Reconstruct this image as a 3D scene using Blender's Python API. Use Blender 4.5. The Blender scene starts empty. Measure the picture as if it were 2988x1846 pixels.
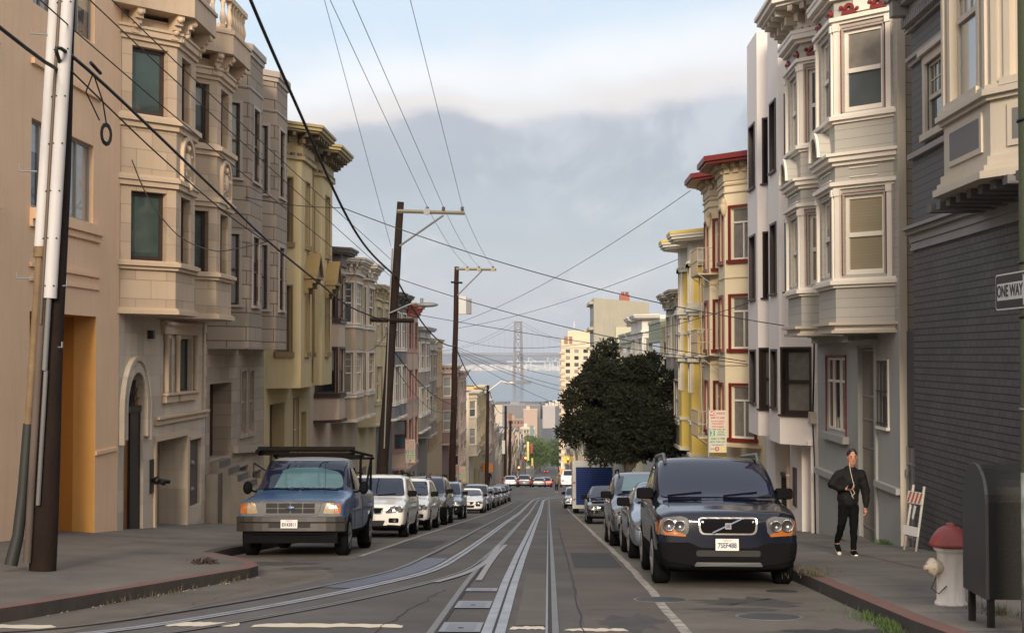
import bpy, bmesh, math, random
from mathutils import Vector, Matrix
from mathutils.bvhtree import BVHTree
R = math.radians
S = bpy.context.scene
COL = S.collection
random.seed(7)

# ---------------------------------------------------------------- camera
cam = bpy.data.cameras.new('camera')
cam.sensor_width = 36; cam.lens = 47.59; cam.clip_start = .1; cam.clip_end = 40000
co = bpy.data.objects.new('camera', cam); COL.objects.link(co)
FO = 3950.; TH = math.atan(112/FO); PS = math.atan(106/FO)
co.location = (0, 0, 0); co.rotation_euler = (math.pi/2+TH, 0, PS)
S.camera = co

# ---------------------------------------------------------------- sky, sun, exposure
SUN_EL, SUN_AZ = R(20), R(182)          # azimuth clockwise from +Y
w = bpy.data.worlds.new('World'); S.world = w; w.use_nodes = True
nt = w.node_tree; nt.nodes.clear()
def N(t, **k):
    n = nt.nodes.new(t)
    for a, b in k.items(): setattr(n, a, b)
    return n
L = lambda a, b: nt.links.new(a, b)
def M2(op, a, b=None, c=None):
    n = N('ShaderNodeMath', operation=op)
    for i, v in enumerate((a, b, c)):
        if v is None: continue
        if isinstance(v, (int, float)): n.inputs[i].default_value = v
        else: L(v, n.inputs[i])
    return n.outputs[0]
sky = N('ShaderNodeTexSky', sky_type='NISHITA'); sky.sun_disc = False
sky.sun_elevation = SUN_EL; sky.sun_rotation = SUN_AZ; sky.air_density = 1.2; sky.dust_density = 2.0
bg1 = N('ShaderNodeBackground'); bg1.inputs[1].default_value = .11; L(sky.outputs[0], bg1.inputs[0])
tc = N('ShaderNodeTexCoord'); sp = N('ShaderNodeSeparateXYZ'); L(tc.outputs['Generated'], sp.inputs[0])
X_, Y_, Z_ = sp.outputs
# clouds live on a level sheet high above the town: direction divided by its height
den = M2('ADD', M2('MAXIMUM', Z_, 0.0), .10)
cb = N('ShaderNodeCombineXYZ'); L(M2('DIVIDE', X_, den), cb.inputs[0]); L(M2('DIVIDE', Y_, den), cb.inputs[1])
def noise(vec, sx, sy, sc, det, rough=.55, off=0, dist=0):
    mp = N('ShaderNodeMapping'); mp.inputs['Scale'].default_value = (sx, sy, 1); mp.inputs['Location'].default_value = (off, off*.7, 0)
    L(vec, mp.inputs[0]); n = N('ShaderNodeTexNoise'); n.inputs['Scale'].default_value = sc
    n.inputs['Detail'].default_value = det; n.inputs['Roughness'].default_value = rough; n.inputs['Distortion'].default_value = dist
    L(mp.outputs[0], n.inputs[0]); return n.outputs[0]
def ramp(fac, st, interp='EASE'):
    r = N('ShaderNodeValToRGB'); r.color_ramp.interpolation = interp; e = r.color_ramp.elements
    while len(e) < len(st): e.new(.5)
    for i, (p, c) in enumerate(st): e[i].position = p; e[i].color = (*c, 1)
    L(fac, r.inputs[0]); return r.outputs[0]
n1 = noise(cb.outputs[0], .8, .35, .9, 6, .55, 3.1, .4)
n2 = noise(cb.outputs[0], 1.0, .25, 2.2, 8, .6, 9.4, .6)
n3 = noise(cb.outputs[0], .35, 1.6, 1.1, 7, .62, 1.7, .3)
# height of the look-up, warped by the cloud noise and leaning up to the right
h = M2('ADD', Z_, M2('MULTIPLY', M2('SUBTRACT', n1, .5), .15))
h = M2('ADD', h, M2('MULTIPLY', M2('SUBTRACT', n3, .5), .015))
h = M2('ADD', h, M2('MULTIPLY', X_, -.09))
hz = ramp(h, [(0, (.43, .46, .47)), (.03, (.37, .405, .44)), (.085, (.295, .33, .375)), (.122, (.265, .292, .338)), (.158, (.29, .305, .35)), (.176, (.54, .50, .485)),
              (.200, (.60, .61, .63)), (.245, (.43, .51, .59)), (.30, (.48, .53, .60)), (.6, (.50, .54, .62)), (1, (.50, .55, .63))])
st = ramp(n2, [(0, (0, 0, 0)), (.50, (0, 0, 0)), (.66, (1, 1, 1)), (1, (1, 1, 1))])
mx = N('ShaderNodeMix', data_type='RGBA'); L(M2('MULTIPLY', st, .34), mx.inputs[0]); L(hz, mx.inputs[6]); mx.inputs[7].default_value = (.56, .56, .57, 1)
# the west behind the viewer is brighter and warmer towards sunset
west = M2('MAXIMUM', M2('MULTIPLY', Y_, -1.0), 0.0)
mw = N('ShaderNodeMix', data_type='RGBA'); L(M2('MULTIPLY', west, .7), mw.inputs[0]); L(mx.outputs[2], mw.inputs[6]); mw.inputs[7].default_value = (1.0, .80, .62, 1)
bg2 = N('ShaderNodeBackground'); bg2.inputs[1].default_value = 1.0; L(mw.outputs[2], bg2.inputs[0])
ms = N('ShaderNodeMixShader'); ms.inputs[0].default_value = .9; L(bg1.outputs[0], ms.inputs[1]); L(bg2.outputs[0], ms.inputs[2])
wo = N('ShaderNodeOutputWorld'); L(ms.outputs[0], wo.inputs[0])

sl = bpy.data.lights.new('sun', 'SUN'); sl.energy = 2.7; sl.angle = R(14); sl.color = (1, .85, .68)
so = bpy.data.objects.new('sun', sl); COL.objects.link(so)
sd = Vector((math.sin(SUN_AZ)*math.cos(SUN_EL), math.cos(SUN_AZ)*math.cos(SUN_EL), math.sin(SUN_EL)))
so.rotation_euler = sd.to_track_quat('Z', 'Y').to_euler(); so.location = (0, -20, 30)
vs = S.view_settings; vs.view_transform = 'Standard'; vs.look = 'None'; vs.exposure = 0.76; vs.gamma = 1; vs.use_curve_mapping = False

# ---------------------------------------------------------------- lie of the land (eye height is z = 0)
PROF = [(-400, 40), (-90, 5), (-20, -.1), (0, -1.62), (13, -2.66), (18.6, -3.12), (25.4, -3.76), (36, -4.84), (50, -6.24), (60, -7.25), (79, -9.18), (141, -15.1),
        (144, -15.32), (158, -15.5), (161, -15.65), (300, -30), (450, -43), (600, -53), (800, -66), (1000, -70), (2120, -70.5), (9000, -70.5)]
def gz(y):
    for (a, b), (c, d) in zip(PROF, PROF[1:]):
        if y <= c: return b+(d-b)*(y-a)/(c-a)
    return -70.5
XL, XR = -9.5, 6.8          # building lines
CL, CR = -5.9, 3.45         # kerbs
def swz(x, y):              # pavement height
    if x < 0: return gz(y)+.15+.05*max(0, CL-x)
    return gz(y)+.15+.01*max(0, x-CR)
def ray(px, py):
    a = (px-1494)/FO; b = (923-py)/FO
    fy = math.cos(TH)-b*math.sin(TH); fz = math.sin(TH)+b*math.cos(TH)
    return a*math.cos(PS)-fy*math.sin(PS), a*math.sin(PS)+fy*math.cos(PS), fz
def at(px, py, Y):          # survey point: where a sighted point lies at distance Y
    a, b, c = ray(px, py); t = Y/b; return Vector((a*t, Y, c*t))

# ---------------------------------------------------------------- materials
MATS = {}
def mat(name, col, rough=.75, var=.10, vscale=1.2, bump=.15, bscale=25, pattern=None, pu=.3, pv=.12, line=.12, ldark=.35, metal=0, spec=.5, coat=0, dirt=0, emit=0, col2=None, hl=0):
    if name in MATS: return MATS[name]
    m = bpy.data.materials.new(name); MATS[name] = m; m.use_nodes = True
    t = m.node_tree; nd = t.nodes; b = nd['Principled BSDF']; lk = t.links.new
    b.inputs['Roughness'].default_value = rough; b.inputs['Metallic'].default_value = metal
    b.inputs['Specular IOR Level'].default_value = spec; b.inputs['Coat Weight'].default_value = coat; b.inputs['Coat Roughness'].default_value = .03
    if emit:
        b.inputs['Emission Color'].default_value = (*col, 1); b.inputs['Emission Strength'].default_value = emit
    def mth(op, a, c=None, e=None):
        n = nd.new('ShaderNodeMath'); n.operation = op
        for i, v in enumerate((a, c, e)):
            if v is None: continue
            if isinstance(v, (int, float)): n.inputs[i].default_value = v
            else: lk(v, n.inputs[i])
        return n.outputs[0]
    def nz(vec, sc, det=3, rg=.55):
        n = nd.new('ShaderNodeTexNoise'); n.inputs['Scale'].default_value = sc; n.inputs['Detail'].default_value = det; n.inputs['Roughness'].default_value = rg; lk(vec, n.inputs[0]); return n.outputs[0]
    def mix(f, a, c, bt='MIX'):
        n = nd.new('ShaderNodeMix'); n.data_type = 'RGBA'; n.blend_type = bt
        for i, v in ((0, f), (6, a), (7, c)):
            if isinstance(v, (int, float)): n.inputs[i].default_value = v
            elif isinstance(v, tuple): n.inputs[i].default_value = (*v, 1) if len(v) == 3 else v
            else: lk(v, n.inputs[i])
        return n.outputs[2]
    tcn = nd.new('ShaderNodeTexCoord'); OB = tcn.outputs['Object']; UV = tcn.outputs['UV']
    c = tuple(col); hgt = None
    if var or dirt or bump or pattern or col2:
        f = nz(OB, vscale, 5)
        lo = tuple(x*(1-var*1.6) for x in col); hi = tuple(min(1, x*(1+var*1.2)) for x in col)
        if col2: lo = col2; f = mth('SMOOTH_MIN', mth('MAXIMUM', mth('MULTIPLY_ADD', f, 2.4, -.7), 0.0), 1.0, .1)
        c = mix(f, lo, hi)
        if dirt:
            mp = nd.new('ShaderNodeMapping'); mp.inputs['Scale'].default_value = (3.5, 3.5, .35); lk(OB, mp.inputs[0])
            g = nz(mp.outputs[0], 1.6, 6, .7)
            g = mth('MINIMUM', mth('MAXIMUM', mth('MULTIPLY_ADD', g, 3.6, -1.75), 0.0), 1.0)
            c = mix(mth('MULTIPLY', g, dirt), c, tuple(x*.45 for x in col))
        hgt = mth('MULTIPLY', nz(OB, bscale, 4), bump)
        if pattern:
            s = nd.new('ShaderNodeSeparateXYZ'); lk(UV, s.inputs[0])
            if pattern in ('siding', 'shingle'):
                fr = mth('FRACT', mth('DIVIDE', s.outputs[1], pv))
                ln = mth('LESS_THAN', fr, line)
                rid = mth('FLOOR', mth('DIVIDE', s.outputs[1], pv))
                cv = nd.new('ShaderNodeTexWhiteNoise'); cv.noise_dimensions = '1D'; lk(rid, cv.inputs['W'])
                c = mix(mth('MULTIPLY', cv.outputs[0], .10), c, tuple(x*.5 for x in col))
                c = mix(mth('MULTIPLY', ln, 1-ldark), c, tuple(x*.12 for x in col))
                hgt = mth('ADD', hgt, mth('MULTIPLY', fr, -.5))
            else:
                br = nd.new('ShaderNodeTexBrick'); lk(UV, br.inputs[0]); br.inputs['Scale'].default_value = 1
                br.inputs['Brick Width'].default_value = pu; br.inputs['Row Height'].default_value = pv
                br.inputs['Mortar Size'].default_value = line; br.inputs['Mortar Smooth'].default_value = .2; br.inputs['Bias'].default_value = 0
                br.inputs['Color1'].default_value = (1, 1, 1, 1); br.inputs['Color2'].default_value = (.78, .78, .78, 1); br.inputs['Mortar'].default_value = (ldark,)*3+(1,)
                c = mix(1.0, c, br.outputs[0], 'MULTIPLY')
                hgt = mth('ADD', hgt, mth('MULTIPLY', br.outputs[1], -.8))
                if hl:
                    fr = mth('FRACT', mth('DIVIDE', mth('ADD', s.outputs[1], line*.5), pv)); c = mix(mth('MULTIPLY', mth('LESS_THAN', fr, hl), .92), c, tuple(x*.05 for x in col)); hgt = mth('ADD', hgt, mth('MULTIPLY', fr, -.8))
    if isinstance(c, tuple): b.inputs['Base Color'].default_value = (*c, 1)
    else: lk(c, b.inputs['Base Color'])
    if hgt is not None and (bump or pattern):
        bp = nd.new('ShaderNodeBump'); bp.inputs['Distance'].default_value = .02; bp.inputs['Strength'].default_value = .5
        lk(hgt, bp.inputs['Height']); lk(bp.outputs[0], b.inputs['Normal'])
    return m
def plain(name, col, rough=.6, **k):
    k.setdefault('var', .06); k.setdefault('bump', .05)
    return mat(name, col, rough, **k)

# ---------------------------------------------------------------- scene graph helpers
def tag(o, label, cat, group=None, kind=None):
    if label: o['label'] = label
    if cat: o['category'] = cat
    if group: o['group'] = group
    if kind: o['kind'] = kind
    return o
def thing(name, label, cat, loc=(0, 0, 0), group=None):
    o = bpy.data.objects.new(name, None); COL.objects.link(o); o.location = loc; o.empty_display_size = .2
    return tag(o, label, cat, group)
def rootloc(p):
    v = Vector((0, 0, 0))
    while p is not None: v += Vector(p.location); p = p.parent
    return v
SPLIT = {k: k for k in ('moulding', 'bay_moulding', 'ground_moulding', 'belt_moulding', 'balcony_slab', 'balcony_rail', 'bumper_slot', 'climbing_peg', 'window_ledge', 'doorstep', 'door_casing', 'ledge', 'plant_room', 'bay_cap', 'steel_strap', 'wiper', 'guard_bolt', 'corner_board', 'roof_box', 'window_casing', 'entry_gate', 'meter', 'frame_post', 'garage_panel', 'cable_guard', 'door_gap')}
SPLIT.update({'bracket_row': 'bracket', 'scroll_row': 'scroll_bracket', 'bolt_row': 'bolt', 'soffit_slats': 'soffit_slat', 'red_frieze': 'red_scroll'})
class MB:
    def __init__(s): s.v = []; s.f = []; s.m = []; s.uv = []; s.sm = []
    def face(s, pts, m=0, uv=None, sm=False):
        i = len(s.v); s.v += [tuple(p) for p in pts]; s.f.append(list(range(i, i+len(pts)))); s.m.append(m)
        s.uv.append(uv or [(p[1], p[2]) for p in pts]); s.sm.append(sm)
    def mesh(s, pts, faces, m=0, sm=False):
        i = len(s.v); s.v += [tuple(p) for p in pts]
        for f in faces:
            s.f.append([i+k for k in f]); s.m.append(m); s.uv.append([(pts[k][1], pts[k][2]) for k in f]); s.sm.append(sm)
    def hexa(s, p, m=0):        # 8 corners, bottom ring then top ring
        for f in ((0, 1, 2, 3), (4, 7, 6, 5), (0, 4, 5, 1), (1, 5, 6, 2), (2, 6, 7, 3), (3, 7, 4, 0)):
            s.mesh([p[k] for k in f], [(0, 1, 2, 3)], m)
    def box(s, x0, x1, y0, y1, z0, z1, m=0):
        s.hexa([Vector(q) for q in ((x0, y0, z0), (x1, y0, z0), (x1, y1, z0), (x0, y1, z0), (x0, y0, z1), (x1, y0, z1), (x1, y1, z1), (x0, y1, z1))], m)
    def prism(s, plan, z0, z1, m=0):        # plan = xy points; z0, z1 numbers or functions of y
        g = lambda z, p: z(p[1]) if callable(z) else z
        n = len(plan); a = [Vector((p[0], p[1], g(z0, p))) for p in plan]; b = [Vector((p[0], p[1], g(z1, p))) for p in plan]
        s.mesh(a+b, [tuple(range(n))[::-1], tuple(range(n, 2*n))]+[(i, (i+1) % n, n+(i+1) % n, n+i) for i in range(n)], m)
    def tube(s, path, r, n=8, m=0, cap=True, sm=True):
        path = [Vector(p) for p in path]; k = len(path); rs = r if isinstance(r, (list, tuple)) else [r]*k
        pts = []; t0 = (path[1]-path[0]).normalized(); ref = Vector((0, 0, 1)) if abs(t0.z) < .9 else Vector((1, 0, 0))
        a = t0.cross(ref).normalized()
        for i, p in enumerate(path):
            t = (path[min(i+1, k-1)]-path[max(i-1, 0)]).normalized()
            a = (a-t*a.dot(t)).normalized(); b = t.cross(a)
            for j in range(n):
                q = 2*math.pi*j/n; pts.append(p+(a*math.cos(q)+b*math.sin(q))*rs[i])
        fs = [(i*n+j, i*n+(j+1) % n, (i+1)*n+(j+1) % n, (i+1)*n+j) for i in range(k-1) for j in range(n)]
        s.mesh(pts, fs, m, sm)
        if cap: s.mesh(pts[:n], [tuple(range(n))[::-1]], m); s.mesh(pts[-n:], [tuple(range(n))], m)
    def lathe(s, prof, c, ax=(0, 0, 1), n=16, m=0, sm=True):    # prof = (radius, height)
        ax = Vector(ax).normalized(); ref = Vector((1, 0, 0)) if abs(ax.x) < .9 else Vector((0, 1, 0))
        a = ax.cross(ref).normalized(); b = ax.cross(a); c = Vector(c); pts = []
        for r, h in prof:
            for j in range(n):
                q = 2*math.pi*j/n; pts.append(c+ax*h+(a*math.cos(q)+b*math.sin(q))*max(r, 1e-4))
        s.mesh(pts, [(i*n+j, i*n+(j+1) % n, (i+1)*n+(j+1) % n, (i+1)*n+j) for i in range(len(prof)-1) for j in range(n)], m, sm)
        s.mesh(pts[:n], [tuple(range(n))[::-1]], m); s.mesh(pts[-n:], [tuple(range(n))], m)
    def ball(s, c, r, n=10, m=0, sc=(1, 1, 1)):
        c = Vector(c); pts = []; k = max(4, n//2)
        for i in range(k+1):
            p = math.pi*i/k
            for j in range(n):
                q = 2*math.pi*j/n; pts.append(c+Vector((math.sin(p)*math.cos(q)*r*sc[0], math.sin(p)*math.sin(q)*r*sc[1], math.cos(p)*r*sc[2])))
        s.mesh(pts, [(i*n+j, i*n+(j+1) % n, (i+1)*n+(j+1) % n, (i+1)*n+j) for i in range(k) for j in range(n)], m, True)
    def build(s, name, mats, parent=None, loc=None, bevel=0, weld=True):
        if name in SPLIT and parent is not None:
            g = s.islands()
            if 1 < len(g) <= 90:
                return [q.build1(SPLIT[name], mats, parent, loc, bevel, weld) for q in g][0]
        return s.build1(SPLIT.get(name, name), mats, parent, loc, bevel, weld)
    def islands(s):
        par = list(range(len(s.f))); key = {}
        def find(a):
            while par[a] != a: par[a] = par[par[a]]; a = par[a]
            return a
        for i, f in enumerate(s.f):
            for k in f:
                q = (round(s.v[k][0], 3), round(s.v[k][1], 3), round(s.v[k][2], 3))
                if q in key: par[find(i)] = find(key[q])
                else: key[q] = i
        grp = {}
        for i in range(len(s.f)): grp.setdefault(find(i), []).append(i)
        bx = []
        for fs in grp.values():
            P = [s.v[k] for i in fs for k in s.f[i]]; bx.append([[min(p[c] for p in P)-.012 for c in range(3)], [max(p[c] for p in P)+.012 for c in range(3)], fs])
        merged = True
        while merged and len(bx) > 1:
            merged = False; out = []
            for b in bx:
                for o in out:
                    if all(b[0][c] <= o[1][c] and o[0][c] <= b[1][c] for c in range(3)):
                        o[0] = [min(o[0][c], b[0][c]) for c in range(3)]; o[1] = [max(o[1][c], b[1][c]) for c in range(3)]; o[2] = o[2]+b[2]; merged = True; break
                else: out.append(b)
            bx = out
        res = []
        for b in bx:
            q = MB()
            for i in b[2]: q.face([s.v[k] for k in s.f[i]], s.m[i], s.uv[i], s.sm[i])
            res.append(q)
        return res
    def build1(s, name, mats, parent=None, loc=None, bevel=0, weld=True):
        if not isinstance(mats, (list, tuple)): mats = [mats]
        o0 = rootloc(parent) if parent is not None else Vector(loc or (0, 0, 0))
        me = bpy.data.meshes.new(name); me.from_pydata([Vector(p)-o0 for p in s.v], [], s.f)
        for q in mats: me.materials.append(q)
        me.polygons.foreach_set('material_index', s.m); me.polygons.foreach_set('use_smooth', s.sm)
        ul = me.uv_layers.new(name='UVMap'); flat = [c for u in s.uv for p in u for c in p]; ul.data.foreach_set('uv', flat)
        if weld:
            bm = bmesh.new(); bm.from_mesh(me); bmesh.ops.remove_doubles(bm, verts=bm.verts, dist=.0004)
            bmesh.ops.recalc_face_normals(bm, faces=bm.faces); bm.to_mesh(me); bm.free()
        me.update()
        o = bpy.data.objects.new(name, me); COL.objects.link(o)
        if parent is not None: o.parent = parent
        elif loc is not None: o.location = loc
        if bevel:
            md = o.modifiers.new('bevel', 'BEVEL'); md.width = bevel; md.segments = 2; md.limit_method = 'ANGLE'; md.angle_limit = R(40)
        return o
def copy_tree(o, parent=None):
    c = o.copy(); COL.objects.link(c); c.parent = parent
    for ch in list(o.children): copy_tree(ch, c)
    return c

class Fr:       # a wall plane: u runs along it, v is height, w sticks out of it
    def __init__(s, p, q, outward):
        s.o = Vector((p[0], p[1], 0)); d = Vector((q[0]-p[0], q[1]-p[1], 0)); s.len = d.length; s.u = d.normalized()
        n = Vector((s.u.y, -s.u.x, 0)); s.n = n if n.dot(Vector((outward[0], outward[1], 0))) >= 0 else -n
    def P(s, u, v, w=0): return s.o+s.u*u+s.n*w+Vector((0, 0, v))
def fbox(mb, fr, u0, u1, v0, v1, w0, w1, m=0):
    mb.hexa([fr.P(u0, v0, w0), fr.P(u1, v0, w0), fr.P(u1, v0, w1), fr.P(u0, v0, w1), fr.P(u0, v1, w0), fr.P(u1, v1, w0), fr.P(u1, v1, w1), fr.P(u0, v1, w1)], m)
def wall(mb, fr, u0, u1, v0, v1, holes=(), m=0, uo=0):
    us = sorted({u0, u1, *[min(max(h[i], u0), u1) for h in holes for i in (0, 1)]})
    vv = sorted({v0, v1, *[min(max(h[i], v0), v1) for h in holes for i in (2, 3)]})
    for a, b in zip(us, us[1:]):
        for c, d in zip(vv, vv[1:]):
            mu, mv = (a+b)/2, (c+d)/2
            if b-a < 1e-4 or d-c < 1e-4 or any(h[0] < mu < h[1] and h[2] < mv < h[3] for h in holes): continue
            mb.face([fr.P(a, c), fr.P(b, c), fr.P(b, d), fr.P(a, d)], m, [(a+uo, c), (b+uo, c), (b+uo, d), (a+uo, d)])
    for h in holes:
        a, b, c, d = h[:4]; w = -(h[4] if len(h) > 4 else .15); hm = h[5] if len(h) > 5 else m
        for p, q in (((a, c), (b, c)), ((b, c), (b, d)), ((b, d), (a, d)), ((a, d), (a, c))):
            mb.face([fr.P(*p, 0), fr.P(*q, 0), fr.P(*q, w), fr.P(*p, w)], hm)
        mb.face([fr.P(a, c, w), fr.P(b, c, w), fr.P(b, d, w), fr.P(a, d, w)], hm)
def offset_plan(pts, e, outward):       # pts: from wall to wall, pushed outward by e
    fs = [Fr(a, b, outward) for a, b in zip(pts, pts[1:])]
    par = [abs(f.n.x) > .999 for f in fs]; res = []
    wx0, wx1 = pts[0][0], pts[-1][0]
    def line(f): p = f.o+f.n*e; return p, f.u
    def isect(l1, l2):
        (p, d), (q, g) = l1, l2; k = d.x*g.y-d.y*g.x; t = ((q.x-p.x)*g.y-(q.y-p.y)*g.x)/k; return (p.x+d.x*t, p.y+d.y*t)
    if par[0]: res += [(pts[0][0], pts[0][1]), tuple((fs[0].o+fs[0].n*e)[:2])]
    else: res += [isect(line(fs[0]), (Vector((wx0, 0, 0)), Vector((0, 1, 0))))]
    for a, b in zip(fs, fs[1:]): res.append(isect(line(a), line(b)))
    if par[-1]: res += [tuple((fs[-1].P(fs[-1].len, 0, e))[:2]), (pts[-1][0], pts[-1][1])]
    else: res += [isect(line(fs[-1]), (Vector((wx1, 0, 0)), Vector((0, 1, 0))))]
    return res
def band(mb, pts, e, z0, z1, outward, m=0):
    mb.prism(offset_plan(pts, e, outward), z0, z1, m)
# ---------------------------------------------------------------- shared materials
asphalt = mat('asphalt', (.084, .080, .077), .88, var=.22, vscale=.45, bump=.5, bscale=60, col2=(.052, .049, .047), dirt=.5)
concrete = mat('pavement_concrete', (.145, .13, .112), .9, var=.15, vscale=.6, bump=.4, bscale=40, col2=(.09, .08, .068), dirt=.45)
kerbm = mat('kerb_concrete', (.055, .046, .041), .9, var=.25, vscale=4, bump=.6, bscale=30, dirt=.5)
redpaint = mat('kerb_red_paint', (.15, .055, .044), .75, var=.25, vscale=9, bump=.3, bscale=40, col2=(.12, .08, .066))
linepaint = mat('worn_line_paint', (.36, .33, .28), .8, var=.2, vscale=6, bump=.4, bscale=50, col2=(.13, .12, .11))
crosspaint = mat('crosswalk_paint', (.62, .55, .43), .75, var=.1, vscale=10, bump=.3, bscale=50)
steel = mat('rail_steel', (.24, .25, .27), .5, var=.15, vscale=5, bump=.15, metal=.35)
steel_dark = mat('rail_groove', (.02, .02, .02), .8, var=0, bump=0)
slotsteel = mat('slot_plate_steel', (.27, .29, .325), .55, var=.25, vscale=2.2, bump=.12, metal=.2, col2=(.24, .25, .27), dirt=.3)
railsteel = mat('worn_rail_steel', (.16, .155, .15), .5, var=.2, vscale=4, bump=.2, metal=.3)
glassd = mat('window_glass_dark', (.018, .02, .022), .05, var=.3, vscale=1.5, bump=.25, bscale=1.6, spec=.5)

screen = mat('window_screen_dark', (.022, .017, .016), .45, var=.3, vscale=4, bump=0, spec=.3)
glassb = mat('window_glass_sky', (.07, .09, .10), .05, var=.35, vscale=.9, bump=.25, bscale=1.6, spec=.6, coat=.0)
glasst = mat('window_glass_teal', (.055, .085, .078), .05, var=.35, vscale=1.1, bump=.2, bscale=1.5, spec=.7)
blindc = mat('window_blind_cream', (.30, .26, .175), .3, bump=0, coat=1, pattern='siding', pv=.06, line=.14, ldark=.72)
blindg = mat('window_blind_grey', (.24, .25, .24), .3, var=.12, vscale=1.5, bump=0, coat=1)
curtain = mat('window_curtain', (.20, .185, .16), .4, var=.3, vscale=5, bump=0, coat=1)
whitep = plain('white_trim_paint', (.74, .69, .61), .55, dirt=.12)
darkp = plain('dark_brown_paint', (.035, .024, .021), .5)
blackm = plain('black_iron', (.012, .012, .013), .45)
redtrim = plain('dark_red_paint', (.20, .022, .018), .5)
roofm = mat('roof_tar', (.10, .10, .10), .9)
GL = [glassd, glassb, curtain, blindg, glassd]

def window(par, fr, u0, u1, v0, v1, rec=.10, fw=.05, fm=None, pm=None, style='sash', case=0, cm=None, cp=.03, sill=.06, sm=None, grid=None, head=0, red=None, split=.5):
    fm = fm or whitep; pm = pm or glassd; cm = cm or fm; sm = sm or cm
    mb = MB(); w0, w1 = -rec-.03, -rec+.03
    fbox(mb, fr, u0, u0+fw, v0, v1, w0, w1); fbox(mb, fr, u1-fw, u1, v0, v1, w0, w1)
    fbox(mb, fr, u0+fw, u1-fw, v1-fw, v1, w0, w1); fbox(mb, fr, u0+fw, u1-fw, v0, v0+fw*1.3, w0, w1)
    vm = v0+(v1-v0)*split
    if style == 'sash': fbox(mb, fr, u0+fw, u1-fw, vm-fw*.6, vm+fw*.6, w0+.01, w1+.02)
    if style == 'transom':
        vt = v0+(v1-v0)*.72; um = (u0+u1)/2
        fbox(mb, fr, u0+fw, u1-fw, vt-fw*.6, vt+fw*.6, w0+.01, w1+.01); fbox(mb, fr, um-fw*.5, um+fw*.5, v0+fw*1.3, vt-fw*.6, w0+.005, w1+.005)
    if style == 'slide': fbox(mb, fr, (u0+u1)/2-fw*.5, (u0+u1)/2+fw*.5, v0+fw*1.3, v1-fw, w0+.005, w1+.005)
    if grid:
        gu, gv, ga, gb = grid; a, b = v0+(v1-v0)*ga, v0+(v1-v0)*gb
        for i in range(1, gu): c = u0+(u1-u0)*i/gu; fbox(mb, fr, c-.012, c+.012, a, b, w0+.012, w1-.012)
        for i in range(1, gv): c = a+(b-a)*i/gv; fbox(mb, fr, u0+fw, u1-fw, c-.012, c+.012, w0+.01, w1-.014)
    if case:
        fbox(mb, fr, u0-case, u0, v0, v1, 0, cp, 1); fbox(mb, fr, u1, u1+case, v0, v1, 0, cp, 1)
        fbox(mb, fr, u0-case, u1+case, v1, v1+case, 0, cp+.004, 1)
        if head: fbox(mb, fr, u0-case-.05, u1+case+.05, v1+case, v1+case+head, 0, cp+.08, 1)
    if red: fbox(mb, fr, u0-case-red, u0-case-.002, v0-.02, v1+case, 0, cp*.7, 2); fbox(mb, fr, u0-case, u1+case, v1+case+.002, v1+case+red*.7, 0, cp*.7, 2); fbox(mb, fr, u1+case+.002, u1+case+red, v0-.02, v1+case, 0, cp*.7, 2)
    o = mb.build('window', [fm, cm, redtrim], par)
    g = MB(); vb = v1
    if pm in (glassd, glassb) and random.random() < .5: vb = v1-(v1-v0)*random.choice((.22, .35, .48, .48, .6))
    g.face([fr.P(u0, v0, -rec), fr.P(u1, v0, -rec), fr.P(u1, vb, -rec), fr.P(u0, vb, -rec)], 0, [(0, v0), (u1-u0, v0), (u1-u0, vb), (0, vb)])
    if vb < v1: g.face([fr.P(u0, vb, -rec), fr.P(u1, vb, -rec), fr.P(u1, v1, -rec), fr.P(u0, v1, -rec)], 1, [(0, vb), (u1-u0, vb), (u1-u0, v1), (0, v1)])
    g.build('pane', [pm, random.choice((blindc, blindg, curtain))], o, weld=False)
    if sill:
        s = MB(); fbox(s, fr, u0-case-.04, u1+case+.04, v0-sill, v0, -.001 if not rec else 0, cp+.05); s.build('sill', sm, o)
    return o

def bay_plan(side, y0, y1, p, a):
    X = XL if side < 0 else XR; d = p if side < 0 else -p
    return [(X, y0), (X+d, y0+a), (X+d, y1-a), (X, y1)]
def outw(side): return (1, 0) if side < 0 else (-1, 0)

def cornice(mb, dent, side, pts, ztop, out=.5, h=.9, brk=.6, bw=.12, dentil=0, m=0):
    o = outw(side)
    band(mb, pts, out, ztop-.09, ztop, o, m); band(mb, pts, out-.06, ztop-.2, ztop-.09, o, m); band(mb, pts, out-.16, ztop-.27, ztop-.2, o, m)
    band(mb, pts, .05, ztop-h+.12, ztop-.27, o, m); band(mb, pts, .12, ztop-h, ztop-h+.12, o, m)
    for a, b in zip(pts, pts[1:]):
        f = Fr(a, b, o)
        if brk:
            n = max(1, int(round(f.len/brk)))
            for i in range(n+1):
                u = min(max(i*f.len/n, bw), f.len-bw) if n else 0
                fbox(dent, f, u-bw/2, u+bw/2, ztop-.42, ztop-.271, .051, out-.2); fbox(dent, f, u-bw/2+.01, u+bw/2-.01, ztop-.62, ztop-.421, .051, (out-.1)*.5)
        if dentil:
            n = int(f.len/dentil)
            for i in range(n): fbox(dent, f, (i+.25)*f.len/n, (i+.75)*f.len/n, ztop-h+.121, ztop-h+.22, .051, .13)

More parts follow.
